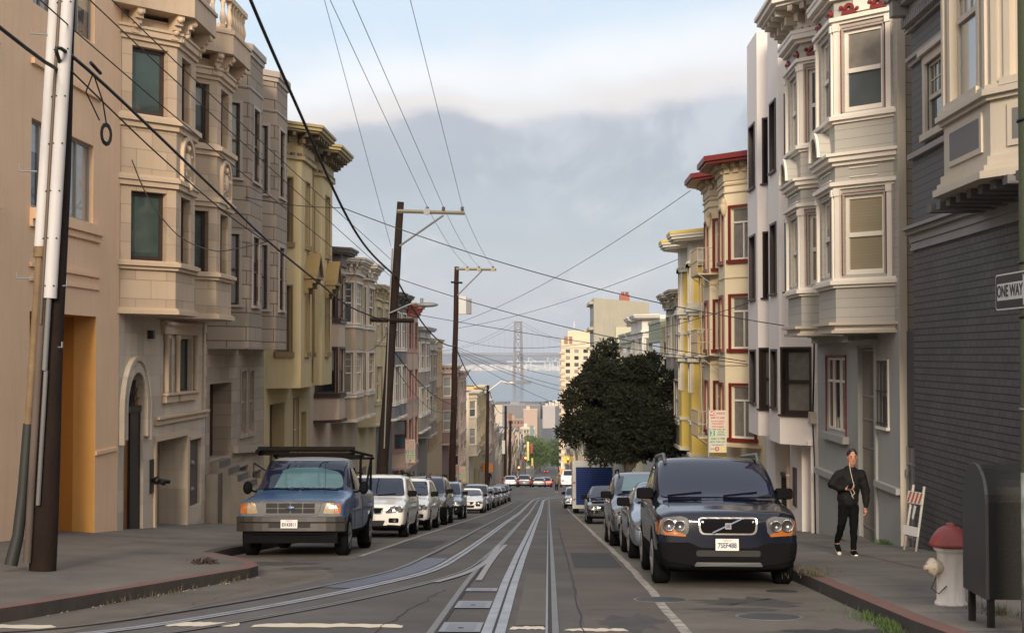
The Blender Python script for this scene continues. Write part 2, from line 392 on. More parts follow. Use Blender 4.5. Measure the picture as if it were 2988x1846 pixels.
def shell(par, side, y0, y1, top, wm, depth=13, front_holes=(), bot=None, sidem=None):
    X = XL if side < 0 else XR; o = outw(side); mb = MB()
    bot = bot if bot is not None else gz(y1)-1.0
    y0 += .012; y1 -= .012
    f = Fr((X, y0), (X, y1), o)
    wall(mb, f, 0, f.len, bot, top, front_holes, 0)
    bx = X-depth if side < 0 else X+depth
    for a, b, oo in (((X, y0), (bx, y0), (0, -1)), ((X, y1), (bx, y1), (0, 1)), ((bx, y0), (bx, y1), (-o[0], 0))):
        g = Fr(a, b, oo); wall(mb, g, 0, g.len, bot, top, (), 1)
    ob = mb.build('wall', [wm, sidem or wm], par)
    r = MB(); r.box(min(X, bx)+.02, max(X, bx)-.02, y0+.02, y1-.02, top-.25, top-.05); r.build('roof', roofm, par)
    return f

def simple_bay(par, side, y0, y1, p, a, z0, z1, wm, floors, tm, wst='sash', fm=None, pms=None, sill_band=True, case=.09, wmarg=.14, bands=(), win_kw=None, faces=(0, 1, 2)):
    pts = bay_plan(side, y0, y1, p, a); o = outw(side); mb = MB(); tr = MB(); kw = win_kw or {}
    for k, (q, r) in enumerate(zip(pts, pts[1:])):
        f = Fr(q, r, o); hs = []; mg = min(wmarg, f.len*(.2 if wmarg < .2 else .32))
        if k in faces:
            for (a0, a1) in floors: hs.append((mg, f.len-mg, a0, a1, .16))
        wall(mb, f, 0, f.len, z0, z1, hs, 0, uo=k*3)
        for i, hh in enumerate(hs):
            window(par, f, hh[0], hh[1], hh[2], hh[3], fm=fm, pm=random.choice(pms or GL), style=wst, case=min(case, mg*.8), cm=tm, **kw)
    mb.prism(pts, z0-.02, z0-.001, 0); mb.prism(pts, z1+.001, z1+.03, 0)
    if sill_band:
        for (a0, a1) in floors: band(tr, pts, .07, a0-.2, a0-.08, o)
    for (zz0, zz1, e) in bands: band(tr, pts, e, zz0, zz1, o)
    b = mb.build('bay_wall', wm, par)
    if tr.v: tr.build('bay_moulding', tm, b)
    return pts

def garage_door(par, fr, u0, u1, v0, v1, m):
    mb = MB(); fbox(mb, fr, u0, u1, v0, v1, -.14, -.10)
    n = 4
    for i in range(n):
        for j in range(3):
            a = u0+(u1-u0)*(j+.08)/3; b = u0+(u1-u0)*(j+.92)/3; c = v0+(v1-v0)*(i+.1)/n; d = v0+(v1-v0)*(i+.9)/n
            fbox(mb, fr, a, b, c, d, -.10, -.08)
    return mb.build('garage_door', m, par)
def entry_door(par, fr, u0, u1, v0, v1, m, gm=None):
    mb = MB(); fbox(mb, fr, u0, u1, v0, v1, -.5, -.45)
    fbox(mb, fr, u0+.08, u1-.08, v0+.2, v0+(v1-v0)*.4, -.45, -.43)
    d = mb.build('door', m, par)
    g = MB(); fbox(g, fr, u0+.12, u1-.12, v0+(v1-v0)*.46, v1-.15, -.45, -.435); g.build('door_glass', gm or glassd, d)
    k = MB(); k.ball(fr.P(u1-.1, v0+1.0, -.41), .03); k.build('handle', steel, d)
    return d

def rowhouse(name, label, side, y0, y1, top, wm, tm=None, nb=2, p=.95, a=.9, fh=3.05, bot_clear=2.9, fm=None, corn=.5, cm=None, wst='sash', pms=None, dm=None, gm=None, hh=1.75, brk=.6, flat=False, group=None, depth=13, dentil=0, ch=.75, case=.09, grid=None, faces=(0, 1, 2), wmarg=.14):
    X = XL if side < 0 else XR; o = outw(side); g0 = gz((y0+y1)/2)+.2
    par = thing(name, label, 'house', (X, (y0+y1)/2, g0), group)
    tm = tm or whitep; W = y1-y0
    floors = []; z = top-ch-.35
    while z-fh > g0+bot_clear-.6: floors.append((z-hh, z)); z -= fh
    zb = z+.15 if floors else g0+2.6
    zb = max(zb, g0+2.3)
    # ground floor: garage and door
    holes = []
    gu = (.08*W, .08*W+min(2.7, W*.38)); du = (W*.62, W*.62+1.1)
    holes.append((gu[0], gu[1], gz(y0+gu[1])-.1, gz(y0)+2.25, .2)); holes.append((du[0], du[1], gz(y0+du[1])+.2, gz(y0+du[0])+2.5, .55))
    if flat:
        n = max(2, int(W/1.9)); fl = []
        for (b0, b1) in floors:
            for i in range(n): fl.append(((i+.22)*W/n, (i+.78)*W/n, b0, b1, .16))
        holes += fl
    f = shell(par, side, y0, y1, top-(.05 if corn else 0), wm, depth, holes)
    if flat:
        for q in fl: window(par, f, *q[:4], fm=fm, pm=random.choice(pms or GL), style=wst, case=case, cm=tm, grid=grid)
    garage_door(par, f, gu[0], gu[1], holes[0][2], holes[0][3], gm or plain('garage_paint_'+name, tuple(min(.5, c*.7) for c in (.3, .28, .25))))
    entry_door(par, f, du[0], du[1], holes[1][2], holes[1][3], dm or darkp)
    pl = [(X, y0+.02), (X, y1-.02)]
    if not flat:
        bw = (W-.3)/nb if nb > 1 else W*.62; pl = [] if nb > 1 else [(X, y0+.02)]
        for i in range(nb):
            b0 = y0+.12+i*(bw+.06) if nb > 1 else y0+W*.2
            simple_bay(par, side, b0, b0+bw, p, a, zb, top-(ch if corn else .0)-.04, wm, floors, tm, wst, fm, pms, case=case, bands=[(zb-.12, zb, .1)], win_kw={'grid': grid} if grid else None, faces=faces, wmarg=wmarg)
            q = bay_plan(side, b0, b0+bw, p, a)
            if i: pl[-1] = (X, b0-.03); q = q[1:]
            pl += q
        if nb == 1: pl.append((X, y1-.02))
    if corn:
        mb, dn = MB(), MB(); cornice(mb, dn, side, pl, top, corn, ch, brk, dentil=dentil)
        c = mb.build('cornice', cm or tm, par, weld=False)
        if dn.v: dn.build('bracket_row', cm or tm, c, weld=False)
    else:
        mb = MB(); band(mb, pl, .05, top-.06, top+.12, o); mb.build('parapet_cap', tm, par, weld=False)
    return par, f
def text_mesh(par, name, s, size, M, m, align='CENTER', ext=.002, w=1.0, bold=0, loc=None):
    cu = bpy.data.curves.new(name, 'FONT'); cu.body = s; cu.size = size; cu.align_x = align; cu.align_y = 'CENTER'; cu.extrude = ext; cu.offset = bold
    o = bpy.data.objects.new(name, cu); COL.objects.link(o); bpy.context.view_layer.update()
    me = bpy.data.meshes.new_from_object(o.evaluated_get(bpy.context.evaluated_depsgraph_get())); bpy.data.objects.remove(o); bpy.data.curves.remove(cu)
    me.transform(M @ Matrix.Diagonal((w, 1, 1, 1))); me.materials.clear(); me.materials.append(m)
    q = bpy.data.objects.new(name, me); COL.objects.link(q)
    if par is not None: q.parent = par
    return q
# ================================================================= GROUND
ys = list(range(-400, -60, 20))+[y for y in range(-60, 200)]+list(range(200, 1000, 20))+[1000, 1400, 2060]
ys = sorted(set(ys) | {13, 18.6, 25.4})
mb = MB()
for a, b in zip(ys, ys[1:]):
    m = (a+b)/2; x0, x1 = (-70, 70) if m < 9 else (-5.95, 3.5)
    if 9 <= m < 23.7: x0 = -12
    if 143 < m < 159: x0, x1 = -70, 70
    if m > 159: x0, x1 = -5.95, 3.5
    mb.face([(x0, a, gz(a)), (x1, a, gz(a)), (x1, b, gz(b)), (x0, b, gz(b))])
tag(mb.build('road', asphalt), 'steep asphalt street running downhill with cable car tracks', 'road', kind='structure')
mb = MB()
for a, b in zip(ys, ys[1:]):
    mb.face([(-900, a, gz(a)-.06), (900, a, gz(a)-.06), (900, b, gz(b)-.06), (-900, b, gz(b)-.06)])
tag(mb.build('ground', mat('city_ground', (.12, .115, .10), .95, vscale=.02)), 'ground under the city blocks sloping to the bay', 'ground', kind='structure')
mb = MB(); mb.box(-9000, 9000, 2050, 6300, -75, -72)
water = mat('bay_water', (.10, .17, .21), .18, var=.08, vscale=.004, bump=1.0, bscale=.05, spec=.5)
tag(mb.build('water', water), 'blue grey bay water beyond the end of the street', 'water', kind='structure')

# pavements with kerbs
def strip(name, outer, inner, label):      # outer = kerb line, inner = building line; both lists of xy with equal length
    mb = MB(); k = MB(); kt = MB()
    for i in range(len(outer)-1):
        (ax, ay), (bx, by) = outer[i], outer[i+1]; (cx, cy), (dx, dy) = inner[i], inner[i+1]
        n = max(1, int(math.hypot(bx-ax, by-ay)/1.0))
        for j in range(n):
            t, u = j/n, (j+1)/n
            o0 = (ax+(bx-ax)*t, ay+(by-ay)*t); o1 = (ax+(bx-ax)*u, ay+(by-ay)*u); i0 = (cx+(dx-cx)*t, cy+(dy-cy)*t); i1 = (cx+(dx-cx)*u, cy+(dy-cy)*u)
            def lerp(p, q, s): return (p[0]+(q[0]-p[0])*s, p[1]+(q[1]-p[1])*s)
            kw0 = .21/max(.3, math.hypot(i0[0]-o0[0], i0[1]-o0[1])); kw1 = .21/max(.3, math.hypot(i1[0]-o1[0], i1[1]-o1[1]))
            m0, m1 = lerp(o0, i0, kw0), lerp(o1, i1, kw1)
            H = lambda p: Vector((p[0], p[1], swz(p[0], p[1])))
            mb.face([H(m0), H(i0), H(i1), H(m1)])
            for c, mm in ((kt, None),):
                c.face([H(o0), H(m0), H(m1), H(o1)])
            k.face([Vector((*o0, gz(o0[1])-.1)), Vector((*o1, gz(o1[1])-.1)), H(o1), H(o0)])
    a = mb.build(name, concrete); tag(a, label, 'sidewalk', kind='structure')
    return a, k, kt
LO = [(-60, 9.2), (-12, 9.2), (-8.6, 9.8), (-7.1, 10.9), (-6.1, 12.3), (-5.56, 13.6), (-5.36, 14.3), (-4.87, 16.4), (-4.43, 18.4), (-4.26, 19.3), (-4.27, 19.9), (-4.45, 20.6), (-5.03, 22.0), (-5.5, 22.9), (-5.85, 23.6), (-5.9, 24.6), (-5.9, 141)]
LI = [(-60, 16), (-14, 16), (-12, 16.5), (-11, 17), (-10.8, 17.5), (-10.7, 18), (-10.6, 18.5), (-10.5, 19), (-10.5, 20), (-10.5, 20.8), (-10.5, 21.3), (-10.5, 21.8), (-10.5, 22.5), (-10.5, 23.1), (-10.5, 23.8), (-10.5, 24.8), (-10.5, 141)]
a, k, kt = strip('sidewalk', LO, LI, 'left concrete sidewalk bulging out at the corner')
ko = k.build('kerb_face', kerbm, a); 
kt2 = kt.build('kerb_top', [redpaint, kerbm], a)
for p in kt2.data.polygons:
    if p.center.y > 23.9: p.material_index = 1
RO = [(60, 8.0), (14, 8.0), (6.6, 8.4), (4.8, 9.3), (3.9, 10.6), (3.5, 12), (3.45, 13), (3.45, 141)]
RI = [(60, 12), (14, 12), (9, 12), (8.2, 12.3), (7.9, 12.7), (7.8, 13.2), (7.8, 14), (7.8, 141)]
a, k, kt = strip('sidewalk', RO[::-1], RI[::-1], 'right concrete sidewalk in front of the pale houses')
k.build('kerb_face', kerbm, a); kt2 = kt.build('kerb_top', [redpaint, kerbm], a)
for p in kt2.data.polygons:
    if p.center.y > 18.5: p.material_index = 1
for nm, o, i in (('left', -5.9, -10.5), ('right', 3.45, 7.8)):
    a, k, kt = strip('sidewalk', [(o, 160.5), (o, 900)], [(i, 160.5), (i, 900)], nm+' sidewalk of the block beyond the next intersection')
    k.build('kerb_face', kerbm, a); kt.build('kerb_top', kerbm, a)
# hills across the bay and the far shore
mb = MB(); hm = mat('hill_green', (.075, .10, .10), .95, vscale=.001, var=.2)
for (Y, z0, amp, seed) in ((6300, -72, 14, 1), (9500, -60, 50, 5), (12500, -60, 85, 9)):
    rnd = random.Random(seed); ph = [rnd.uniform(0, 6.28) for _ in range(6)]
    xs = [i*150-6000 for i in range(81)]; top = []
    for x in xs: top.append(z0+amp*(.55+.2*math.sin(x*.0009+ph[0])+.12*math.sin(x*.0023+ph[1])+.07*math.sin(x*.006+ph[2])+.04*math.sin(x*.013+ph[3])))
    for i in range(80):
        mb.face([(xs[i], Y, -75), (xs[i+1], Y, -75), (xs[i+1], Y+900, top[i+1]), (xs[i], Y+900, top[i])], sm=True)
        mb.face([(xs[i], Y+900, top[i]), (xs[i+1], Y+900, top[i+1]), (xs[i+1], Y+2400, top[i+1]-10), (xs[i], Y+2400, top[i]-10)], sm=True)
tag(mb.build('hills', hm), 'faint hazy hills across the bay', 'hills', kind='structure')
mb = MB(); rnd = random.Random(4)
for i in range(900):
    x = rnd.uniform(-700, 420); y = rnd.uniform(6150, 6900); s = rnd.uniform(5, 22); hgt = rnd.choice([4, 6, 9, 12, 5])*1.0; z = -72+(y-6150)*.02
    mb.box(x, x+s*1.6, y, y+s, z-3, z+hgt, rnd.randrange(2))
tag(mb.build('shore_city', [plain('shore_white', (.55, .54, .52)), plain('shore_grey', (.35, .37, .4))], weld=False), 'pale harbour buildings massed along the far shore of the bay', 'far town', kind='stuff')

# ================================================================= TRACKS AND MARKINGS
def ribbon(mb, path, w0, w1, dz, m=0, thick=0):     # between lateral offsets w0..w1 of a path of xy points
    P = [Vector((p[0], p[1], 0)) for p in path]; pts = []
    for i, p in enumerate(P):
        t = (P[min(i+1, len(P)-1)]-P[max(i-1, 0)]).normalized(); n = Vector((t.y, -t.x, 0))
        for w in (w0, w1): q = p+n*w; pts.append(Vector((q.x, q.y, gz(q.y)+dz)))
    mb.mesh(pts, [(2*i, 2*i+1, 2*i+3, 2*i+2) for i in range(len(P)-1)], m)
def dense(path, step=.5):
    out = []
    n = len(path)
    for i in range(n-1):
        p0, p1, p2, p3 = [Vector((*path[max(0, min(n-1, k))], 0)) for k in (i-1, i, i+1, i+2)]
        c = max(1, int((p2-p1).length/step))
        for j in range(c):
            t = j/c; out.append(tuple((.5*((2*p1)+(p2-p0)*t+(2*p0-5*p1+4*p2-p3)*t*t+(3*p1-p0-3*p2+p3)*t**3))[:2]))
    out.append(path[-1]); return out
straight = lambda x, y0, y1: [(x, y) for y in [y0+i*1.0 for i in range(int(y1-y0))]+[y1]]
def track(name, label, slot, gauge=.6, left=True, right=True, steel_w=.115):
    t = thing(name, label, 'rail track', (slot[0][0], slot[0][1], gz(slot[0][1])))
    m = MB(); ribbon(m, slot, -steel_w, -.014, .010); ribbon(m, slot, .014, steel_w, .010); m.build('slot_plate', slotsteel, t, weld=False)
    m = MB(); ribbon(m, slot, -.0135, .0135, .0085); m.build('cable_slot', steel_dark, t, weld=False)
    for sgn, on in ((-1, left), (1, right)):
        if not on: continue
        m = MB(); c = sgn*gauge
        ribbon(m, slot, c-.035, c+.03, .012, 0); g = c-sgn*.055 if sgn < 0 else c-.055
        ribbon(m, slot, g-.022, g+.02, .0105, 1); ribbon(m, slot, g-.045, g-.022, .011, 2)
        m.build('rail', [railsteel, steel_dark, steel], t, weld=False)
    return t
track('cable_car_track', 'straight cable car track on the right with pale slot plates', straight(-.53, 4, 141)+[(-.40, 143.5), (.1, 145.2), (1.0, 146.3), (2.2, 147.0), (5, 147.6), (60, 148)])
slotL = [(-26, 7.6), (-18, 8.6), (-12, 9.8), (-8, 10.9), (-5.6, 12.1), (-4.27, 12.95), (-3.75, 14.1), (-3.25, 15.6), (-2.60, 17.1), (-2.06, 19.3), (-1.83, 21.3), (-1.72, 24.4), (-1.69, 28), (-1.67, 34), (-1.67, 60), (-1.67, 141)]
slotL = [(-26, 7.2), (-18, 8.2), (-12, 9.4), (-8, 10.7), (-5.6, 12.1), (-4.27, 12.95), (-3.50, 15.05), (-2.62, 17.15), (-2.06, 19.35), (-1.80, 21.6), (-1.70, 24.6), (-1.67, 29), (-1.67, 40), (-1.67, 90), (-1.67, 141)]
slotL = [(-26, 7.2), (-18, 8.2), (-12, 9.5), (-8, 10.75), (-5.6, 12.0), (-4.30, 12.9), (-3.35, 14.9), (-2.62, 17.1), (-2.08, 19.35), (-1.80, 21.6), (-1.70, 24.6), (-1.67, 29), (-1.67, 40), (-1.67, 90), (-1.67, 141)]
DL = dense(slotL)+[(-1.5, 143.8), (-.9, 146), (.6, 147.5), (3, 148.7), (60, 149.5)]
track('cable_car_track', 'cable car track curving away to the left with its own slot plates', DL, right=True, steel_w=.088)
m = MB(); ribbon(m, [p for p in DL if 17.2 < p[1] < 24.8 and p[0] < -1.5], -.56, -.12, .009)
tag(m.build('cover_plate', mat('blue_steel_plate', (.11, .125, .16), .5, var=.25, vscale=5, bump=.5, bscale=50, metal=.4), weld=False), 'long blue grey steel plate filling the left track on its curve', 'steel plate', kind=None)
# switch castings
m = MB()
ribbon(m, dense([(-1.55, 18.6), (-1.30, 20.1), (-1.13, 22.0), (-1.06, 25), (-1.12, 30.5)]), -.05, .05, .016)
ribbon(m, dense([(-.98, 30.9), (-1.0, 26), (-1.0, 22), (-.98, 19.0)]), -.05, .04, .0155)
tag(m.build('track_switch', mat('switch_casting', (.27, .26, .26), .5, metal=.3, bump=.3), weld=False), 'worn steel switch casting where the two tracks part', 'track switch')
for i, (y0, y1, lid) in enumerate(((17.3, 17.75, 0), (15.25, 16.05, 1), (13.05, 13.85, 1))):
    t = thing('track_hatch', ('narrow plain hatch between rail and slot, farthest from the crosswalk', 'middle steel hatch with keyhole between rail and slot', 'steel hatch with keyhole beside the slot at the crosswalk line')[i], 'hatch', (-.87, y0, gz(y0)))
    m = MB()
    def q(mb_, x0, x1, a, b, dz): mb_.face([(x0, a, gz(a)+dz), (x1, a, gz(a)+dz), (x1, b, gz(b)+dz), (x0, b, gz(b)+dz)])
    q(m, -1.06, -.66, y0, y1, .0135); m.build('frame', steel, t)
    m = MB(); q(m, -1.0, -.72, y0+.12, y1-.12, .0155); m.build('lid', mat('hatch_lid', (.17, .19, .22), .5, metal=.3), t)
    if lid: m = MB(); m.lathe([(.03, 0), (.03, .002)], (-.86, (y0+y1)/2-.12, gz((y0+y1)/2-.12)+.016), n=10); m.build('keyhole', steel_dark, t)
for i, y in enumerate((32.7, 43.0, 52, 63, 76)):
    m = MB(); ribbon(m, [(-1.63+.1, y), (-.65, y)], -.03, .03, .0092)
    tag(m.build('track_tie', linepaint, weld=False), 'thin pale cross bar between the tracks', 'cross bar', 'pale cross bars between the tracks')
# painted lines
m = MB(); rnd = random.Random(3)
def wob(x, y0, y1, st=1.2): return [(x+rnd.uniform(-.015, .015), y) for y in [y0+i*st for i in range(int((y1-y0)/st)+1)]]
ribbon(m, wob(1.32, 9, 138), -.055, .055, .006)
tag(m.build('lane_line', linepaint, weld=False), 'long worn white line along the right parked cars', 'road marking')
m = MB(); ribbon(m, [(-3.5, 25.2), (-3.53, 37), (-3.42, 56), (-3.35, 80), (-3.3, 138)], -.05, .05, .006)
tag(m.build('lane_line', linepaint, weld=False), 'long worn white line along the left parked cars', 'road marking')
for i, (x0, x1, d0, d1, lb) in enumerate(((-6.6, -4.85, 13.15, 13.52, 'off-white crosswalk bar nearest the left kerb'), (-3.82, -3.1, 13.42, 13.85, 'short off-white crosswalk bar between the left track rails'), (-2.95, -1.45, 13.38, 13.78, 'wide off-white crosswalk bar left of the hatches'), (-.38, -.03, 13.3, 13.62, 'small chipped crosswalk bar right of the cable slot'), (.15, .78, 13.2, 13.48, 'off-white crosswalk bar right of the right rail'))):
    m = MB(); n = 14; top, botm = [], []
    for j in range(n+1):
        t = j/n; x = x0+(x1-x0)*t; top.append((x, d1-rnd.uniform(0, .09)-(.18 if j in (0, n) else 0))); botm.append((x, d0+rnd.uniform(0, .09)))
    pts = [(p[0], p[1], gz(p[1])+.006) for p in botm+top]
    m.mesh(pts, [(j, j+1, n+2+j, n+1+j) for j in range(n)])
    tag(m.build('crosswalk_bar', crosspaint, weld=False), lb, 'road marking')
# manholes and patches
ml = mat('manhole_iron', (.055, .055, .055), .6, bump=1.2, bscale=60, metal=.3)
for (x, y, r, lb) in ((1.35, 16.4, .33, 'round manhole cover in the patched strip near the right line'), (2.35, 14.6, .36, 'larger round manhole cover by the right kerb'), (3.0, 17.6, .2, 'small round cover in front of the navy car')):
    t = thing('manhole', lb, 'manhole cover', (x, y, gz(y)))
    m = MB(); s = math.atan((gz(y+.5)-gz(y-.5))); ax = (0, -math.sin(s), math.cos(s))
    m.lathe([(r, .0), (r, .006)], (x, y, gz(y)), ax, 28); m.build('rim', steel_dark if r < .3 else railsteel, t)
    m = MB(); m.lathe([(r*.9, .0065), (r*.9, .009)], (x, y, gz(y)), ax, 28); m.build('lid', ml, t)
patchm = mat('asphalt_patch_brown', (.088, .072, .064), .92, var=.2, vscale=.8, bump=.5, bscale=50, col2=(.068, .057, .052))
m = MB()
for y in range(8, 138): m.face([(.36, y, gz(y)+.003), (1.3, y, gz(y)+.003), (1.3, y+1, gz(y+1)+.003), (.36, y+1, gz(y+1)+.003)])
tag(m.build('road_patch', patchm), 'brownish strip of newer asphalt right of the tracks', 'road', kind='structure')
gut = mat('gutter_concrete', (.118, .105, .088), .9, var=.18, vscale=1.2, bump=.4, bscale=50, col2=(.085, .073, .058), dirt=.4)
m = MB()
for y in range(8, 140):
    m.face([(1.34, y, gz(y)+.0025), (3.44, y, gz(y)+.0025), (3.44, y+1, gz(y+1)+.0025), (1.34, y+1, gz(y+1)+.0025)])
    if y > 23: m.face([(-5.88, y, gz(y)+.0025), (-3.5, y, gz(y)+.0025), (-3.5, y+1, gz(y+1)+.0025), (-5.88, y+1, gz(y+1)+.0025)])
cur = [(x, y) for x, y in LO if 9 < y < 24 and x > -9]
DC = dense(cur, .4)
n0 = len(DC); tr0 = []
ribbon(m, DC, .0, 1.1, .0022)
tag(m.build('gutter', gut, weld=False), 'lighter worn concrete gutters beside the kerbs', 'road', kind='structure')
# cracks
m = MB(); rnd = random.Random(11)
def crack(p, q, n=24, j=.04, w=.012):
    pts = [(p[0]+(q[0]-p[0])*i/n+rnd.uniform(-j, j), p[1]+(q[1]-p[1])*i/n+rnd.uniform(-j, j)) for i in range(n+1)]; ribbon(m, pts, -w/2, w/2, .0065)
crack((-1.35, 17.6), (-1.7, 13.0)); crack((.34, 10), (.34, 45), 70, .02, .016); crack((-3.0, 22.5), (-4.3, 14.5), 30, .06, .008); crack((1.4, 14.9), (3.3, 15.3), 20, .04, .008); crack((.4, 15.2), (1.3, 15.3), 10, .03)
tag(m.build('road_crack', steel_dark, weld=False), 'dark cracks across the old asphalt', 'road crack', kind='structure')

# joints between the pavement slabs
m = MB(); jt = mat('joint_dark', (.045, .038, .032), .95, bump=0)
for y in [i*1.52+10.6 for i in range(86)]:
    for sd in (-1, 1):
        if sd < 0:
            if y < 12.5: continue
            xk = -5.95
            for (ax, ay), (bx_, by_) in zip(LO, LO[1:]):
                if ay <= y < by_: xk = ax+(bx_-ax)*(y-ay)/(by_-ay)
            x0, x1 = XL+.02, xk-.22
        else: x0, x1 = (4.2 if y < 11 else 3.67), XR-.02
        n = 6; ps = [x0+(x1-x0)*i/n for i in range(n+1)]
        for a, b in zip(ps, ps[1:]): m.face([(a, y-.008, swz(a, y)+.004), (b, y-.008, swz(b, y)+.004), (b, y+.008, swz(b, y+.016)+.004), (a, y+.008, swz(a, y+.016)+.004)])
for xx, y0 in ((-7.7, 13), (5.3, 11)):
    for y in range(y0, 140): m.face([(xx-.007, y, swz(xx, y)+.004), (xx+.007, y, swz(xx, y)+.004), (xx+.007, y+1, swz(xx, y+1)+.004), (xx-.007, y+1, swz(xx, y+1)+.004)])
tag(m.build('slab_joint', jt, weld=False), 'dark joints between the sidewalk slabs', 'sidewalk', kind='structure')
# repairs, stains and rubber marks on the asphalt
rnd = random.Random(31)
def blotch(x, y, rx, ry, mm, dz, nm, lb, n=30, rough=.4):
    m = MB(); pts = [(x, y)]+[(x+rx*math.cos(6.283*i/n)*(1+rnd.uniform(-rough, rough)), y+ry*math.sin(6.283*i/n)*(1+rnd.uniform(-rough, rough))) for i in range(n)]
    P = [(px, py, gz(py)+dz) for px, py in pts]; m.mesh(P, [(0, i+1, (i+1) % n+1) for i in range(n)]); tag(m.build(nm, mm, weld=False), lb, 'road', kind='structure')
stain = mat('oil_stain', (.050, .046, .043), .75, var=.3, vscale=5, bump=.3); newtar = mat('new_tar', (.030, .030, .031), .85, var=.2, bump=.4); oldp = mat('old_pale_patch', (.10, .093, .083), .92, var=.2, bump=.5)
for (x, y, rx, ry, mm) in ((2.4, 16.2, .55, .5, stain), (2.9, 13.2, .8, .28, newtar), (2.1, 15.3, .5, .18, stain), (-4.7, 22.9, .7, .5, stain), (-3.9, 21.6, .4, .35, stain), (.85, 14.0, .3, .7, stain), (2.5, 23.2, .5, .3, stain), (-4.6, 31.5, .5, 1.0, stain), (-4.7, 45.5, .5, 1.0, stain), (2.3, 38, .4, 1.5, stain), (2.3, 43, .5, 1.0, newtar)):
    blotch(x, y, rx, ry, mm, .0042, 'road_stain', 'dark oily stain on the asphalt')
for (x0, x1, y0, y1, mm) in ((-.33, -.02, 13.7, 20.5, oldp), (-2.15, -1.8, 26, 31, oldp), (-3.45, -2.5, 29, 33.5, newtar), (.42, 1.2, 22, 27, newtar), (-3.4, -2.5, 44, 52, newtar), (.4, 1.25, 58, 66, oldp), (1.5, 3.3, 64, 68, newtar), (-5.8, -3.7, 66, 72, oldp)):
    m = MB(); ys_ = sorted({y0, y1, *[float(v) for v in range(int(y0)+1, int(y1)+1)]})
    for a, b in zip(ys_, ys_[1:]): m.face([(x0, a, gz(a)+.0052), (x1, a, gz(a)+.0052), (x1, b, gz(b)+.0052), (x0, b, gz(b)+.0052)])
    tag(m.build('road_repair', mm, weld=False), 'rectangular repair in the asphalt', 'road', kind='structure')
# ================================================================= LEFT ROW
def lhouse(name, label, y0, y1, z, side=-1, cat='house'):
    return thing(name, label, cat, (XL if side < 0 else XR, (y0+y1)/2, z))
OL, OR_ = (1, 0), (-1, 0)
# ---- orange stucco house on the corner
org = mat('orange_stucco', (.88, .60, .385), .9, var=.10, vscale=.5, bump=.6, bscale=35, dirt=.2)
dorg = mat('deep_orange_stucco_shaded', (.52, .22, .035), .9, dirt=.25, var=.1, vscale=.5, bump=.5, bscale=35)  # recess orange, its colour darkened for the shade inside
A = lhouse('stucco_house', 'pale orange stucco house with a deep orange recessed entrance behind the near pole', 17, 29.7, -3.6)
f = Fr((XL, 17.0), (XL, 29.72), OL); U = lambda y: y-17.0
mb = MB(); wins = [(24.55, 25.75), (26.35, 27.95), (19.2, 20.6), (21.2, 22.8)]
holes = [(U(a), U(b), 2.72, 4.36, .16) for a, b in wins]+[(U(a), U(b), 6.5, 8.1, .16) for a, b in wins]
wall(mb, f, 0, U(29.72), .8, 11.5, holes); wall(mb, f, 0, U(23.5), -4.6, .8); wall(mb, f, U(28.2), U(29.72), -5.0, .8, (), 0)
wall(mb, f, U(23.5), U(24.55), -5, .8)
g = Fr((XL, 17.0), (-22, 17.0), (0, -1)); wall(mb, g, 0, 12.5, -4, 11.5, [(2, 3.6, 2.7, 4.4, .16), (6, 7.6, 2.7, 4.4, .16)])
g = Fr((-22, 29.7), (XL, 29.7), (0, 1)); wall(mb, g, 0, 12.5, -6, 11.5)
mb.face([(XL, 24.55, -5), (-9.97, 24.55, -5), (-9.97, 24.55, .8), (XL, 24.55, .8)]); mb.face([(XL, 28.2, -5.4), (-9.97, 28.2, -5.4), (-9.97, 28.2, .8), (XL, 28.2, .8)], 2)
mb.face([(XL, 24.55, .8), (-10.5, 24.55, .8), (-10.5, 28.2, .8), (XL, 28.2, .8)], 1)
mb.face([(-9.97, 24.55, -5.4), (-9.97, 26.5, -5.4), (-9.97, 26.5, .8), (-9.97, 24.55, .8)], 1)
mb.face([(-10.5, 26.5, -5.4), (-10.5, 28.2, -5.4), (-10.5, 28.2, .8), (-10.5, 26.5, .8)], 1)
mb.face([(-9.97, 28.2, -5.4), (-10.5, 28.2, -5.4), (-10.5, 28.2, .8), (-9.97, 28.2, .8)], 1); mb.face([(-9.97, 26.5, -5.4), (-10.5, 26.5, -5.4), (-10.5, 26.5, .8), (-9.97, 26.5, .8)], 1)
mb.build('wall', [org, dorg, mat('orange_pier_side_lit', (.72, .38, .11), .9, var=.08, bump=.5, bscale=35, dirt=.2)], A, weld=False)  # pier side: the recess orange painted lighter where light falls
m = MB(); m.box(-22, XL-.02, 17.02, 29.68, 11.3, 11.4); m.build('roof', roofm, A)
greyfr = plain('aluminium_frame', (.33, .31, .27), .5)
for a, b in wins:
    window(A, f, U(a), U(b), 2.72, 4.36, rec=.12, fm=greyfr, cm=org, pm=(blindg if a > 26 else glassb), style='slide', sill=0)
    window(A, f, U(a), U(b), 6.5, 8.1, rec=.12, fm=greyfr, cm=org, pm=glassb, style='slide', sill=0)
tr = MB()
for a, b in ((24.5, 28.35), (19.0, 23.0)):
    for z0, z1, e in ((2.5, 2.70, .12), (2.36, 2.50, .06), (5.36, 5.46, .07), (1.62, 1.70, .05), (1.36, 1.42, .04)): fbox(tr, f, U(a), U(b), z0, z1, 0, e)
fbox(tr, f, U(28.2), U(29.6), -1.5-.6, -1.42-.6, 0, .04)
tr.build('moulding', org, A)
m = MB(); m.box(-9.969, -9.93, 25.7, 26.2, -2.0, -1.2); m.build('mail_slot_panel', plain('brown_metal', (.16, .07, .03), .5), A)

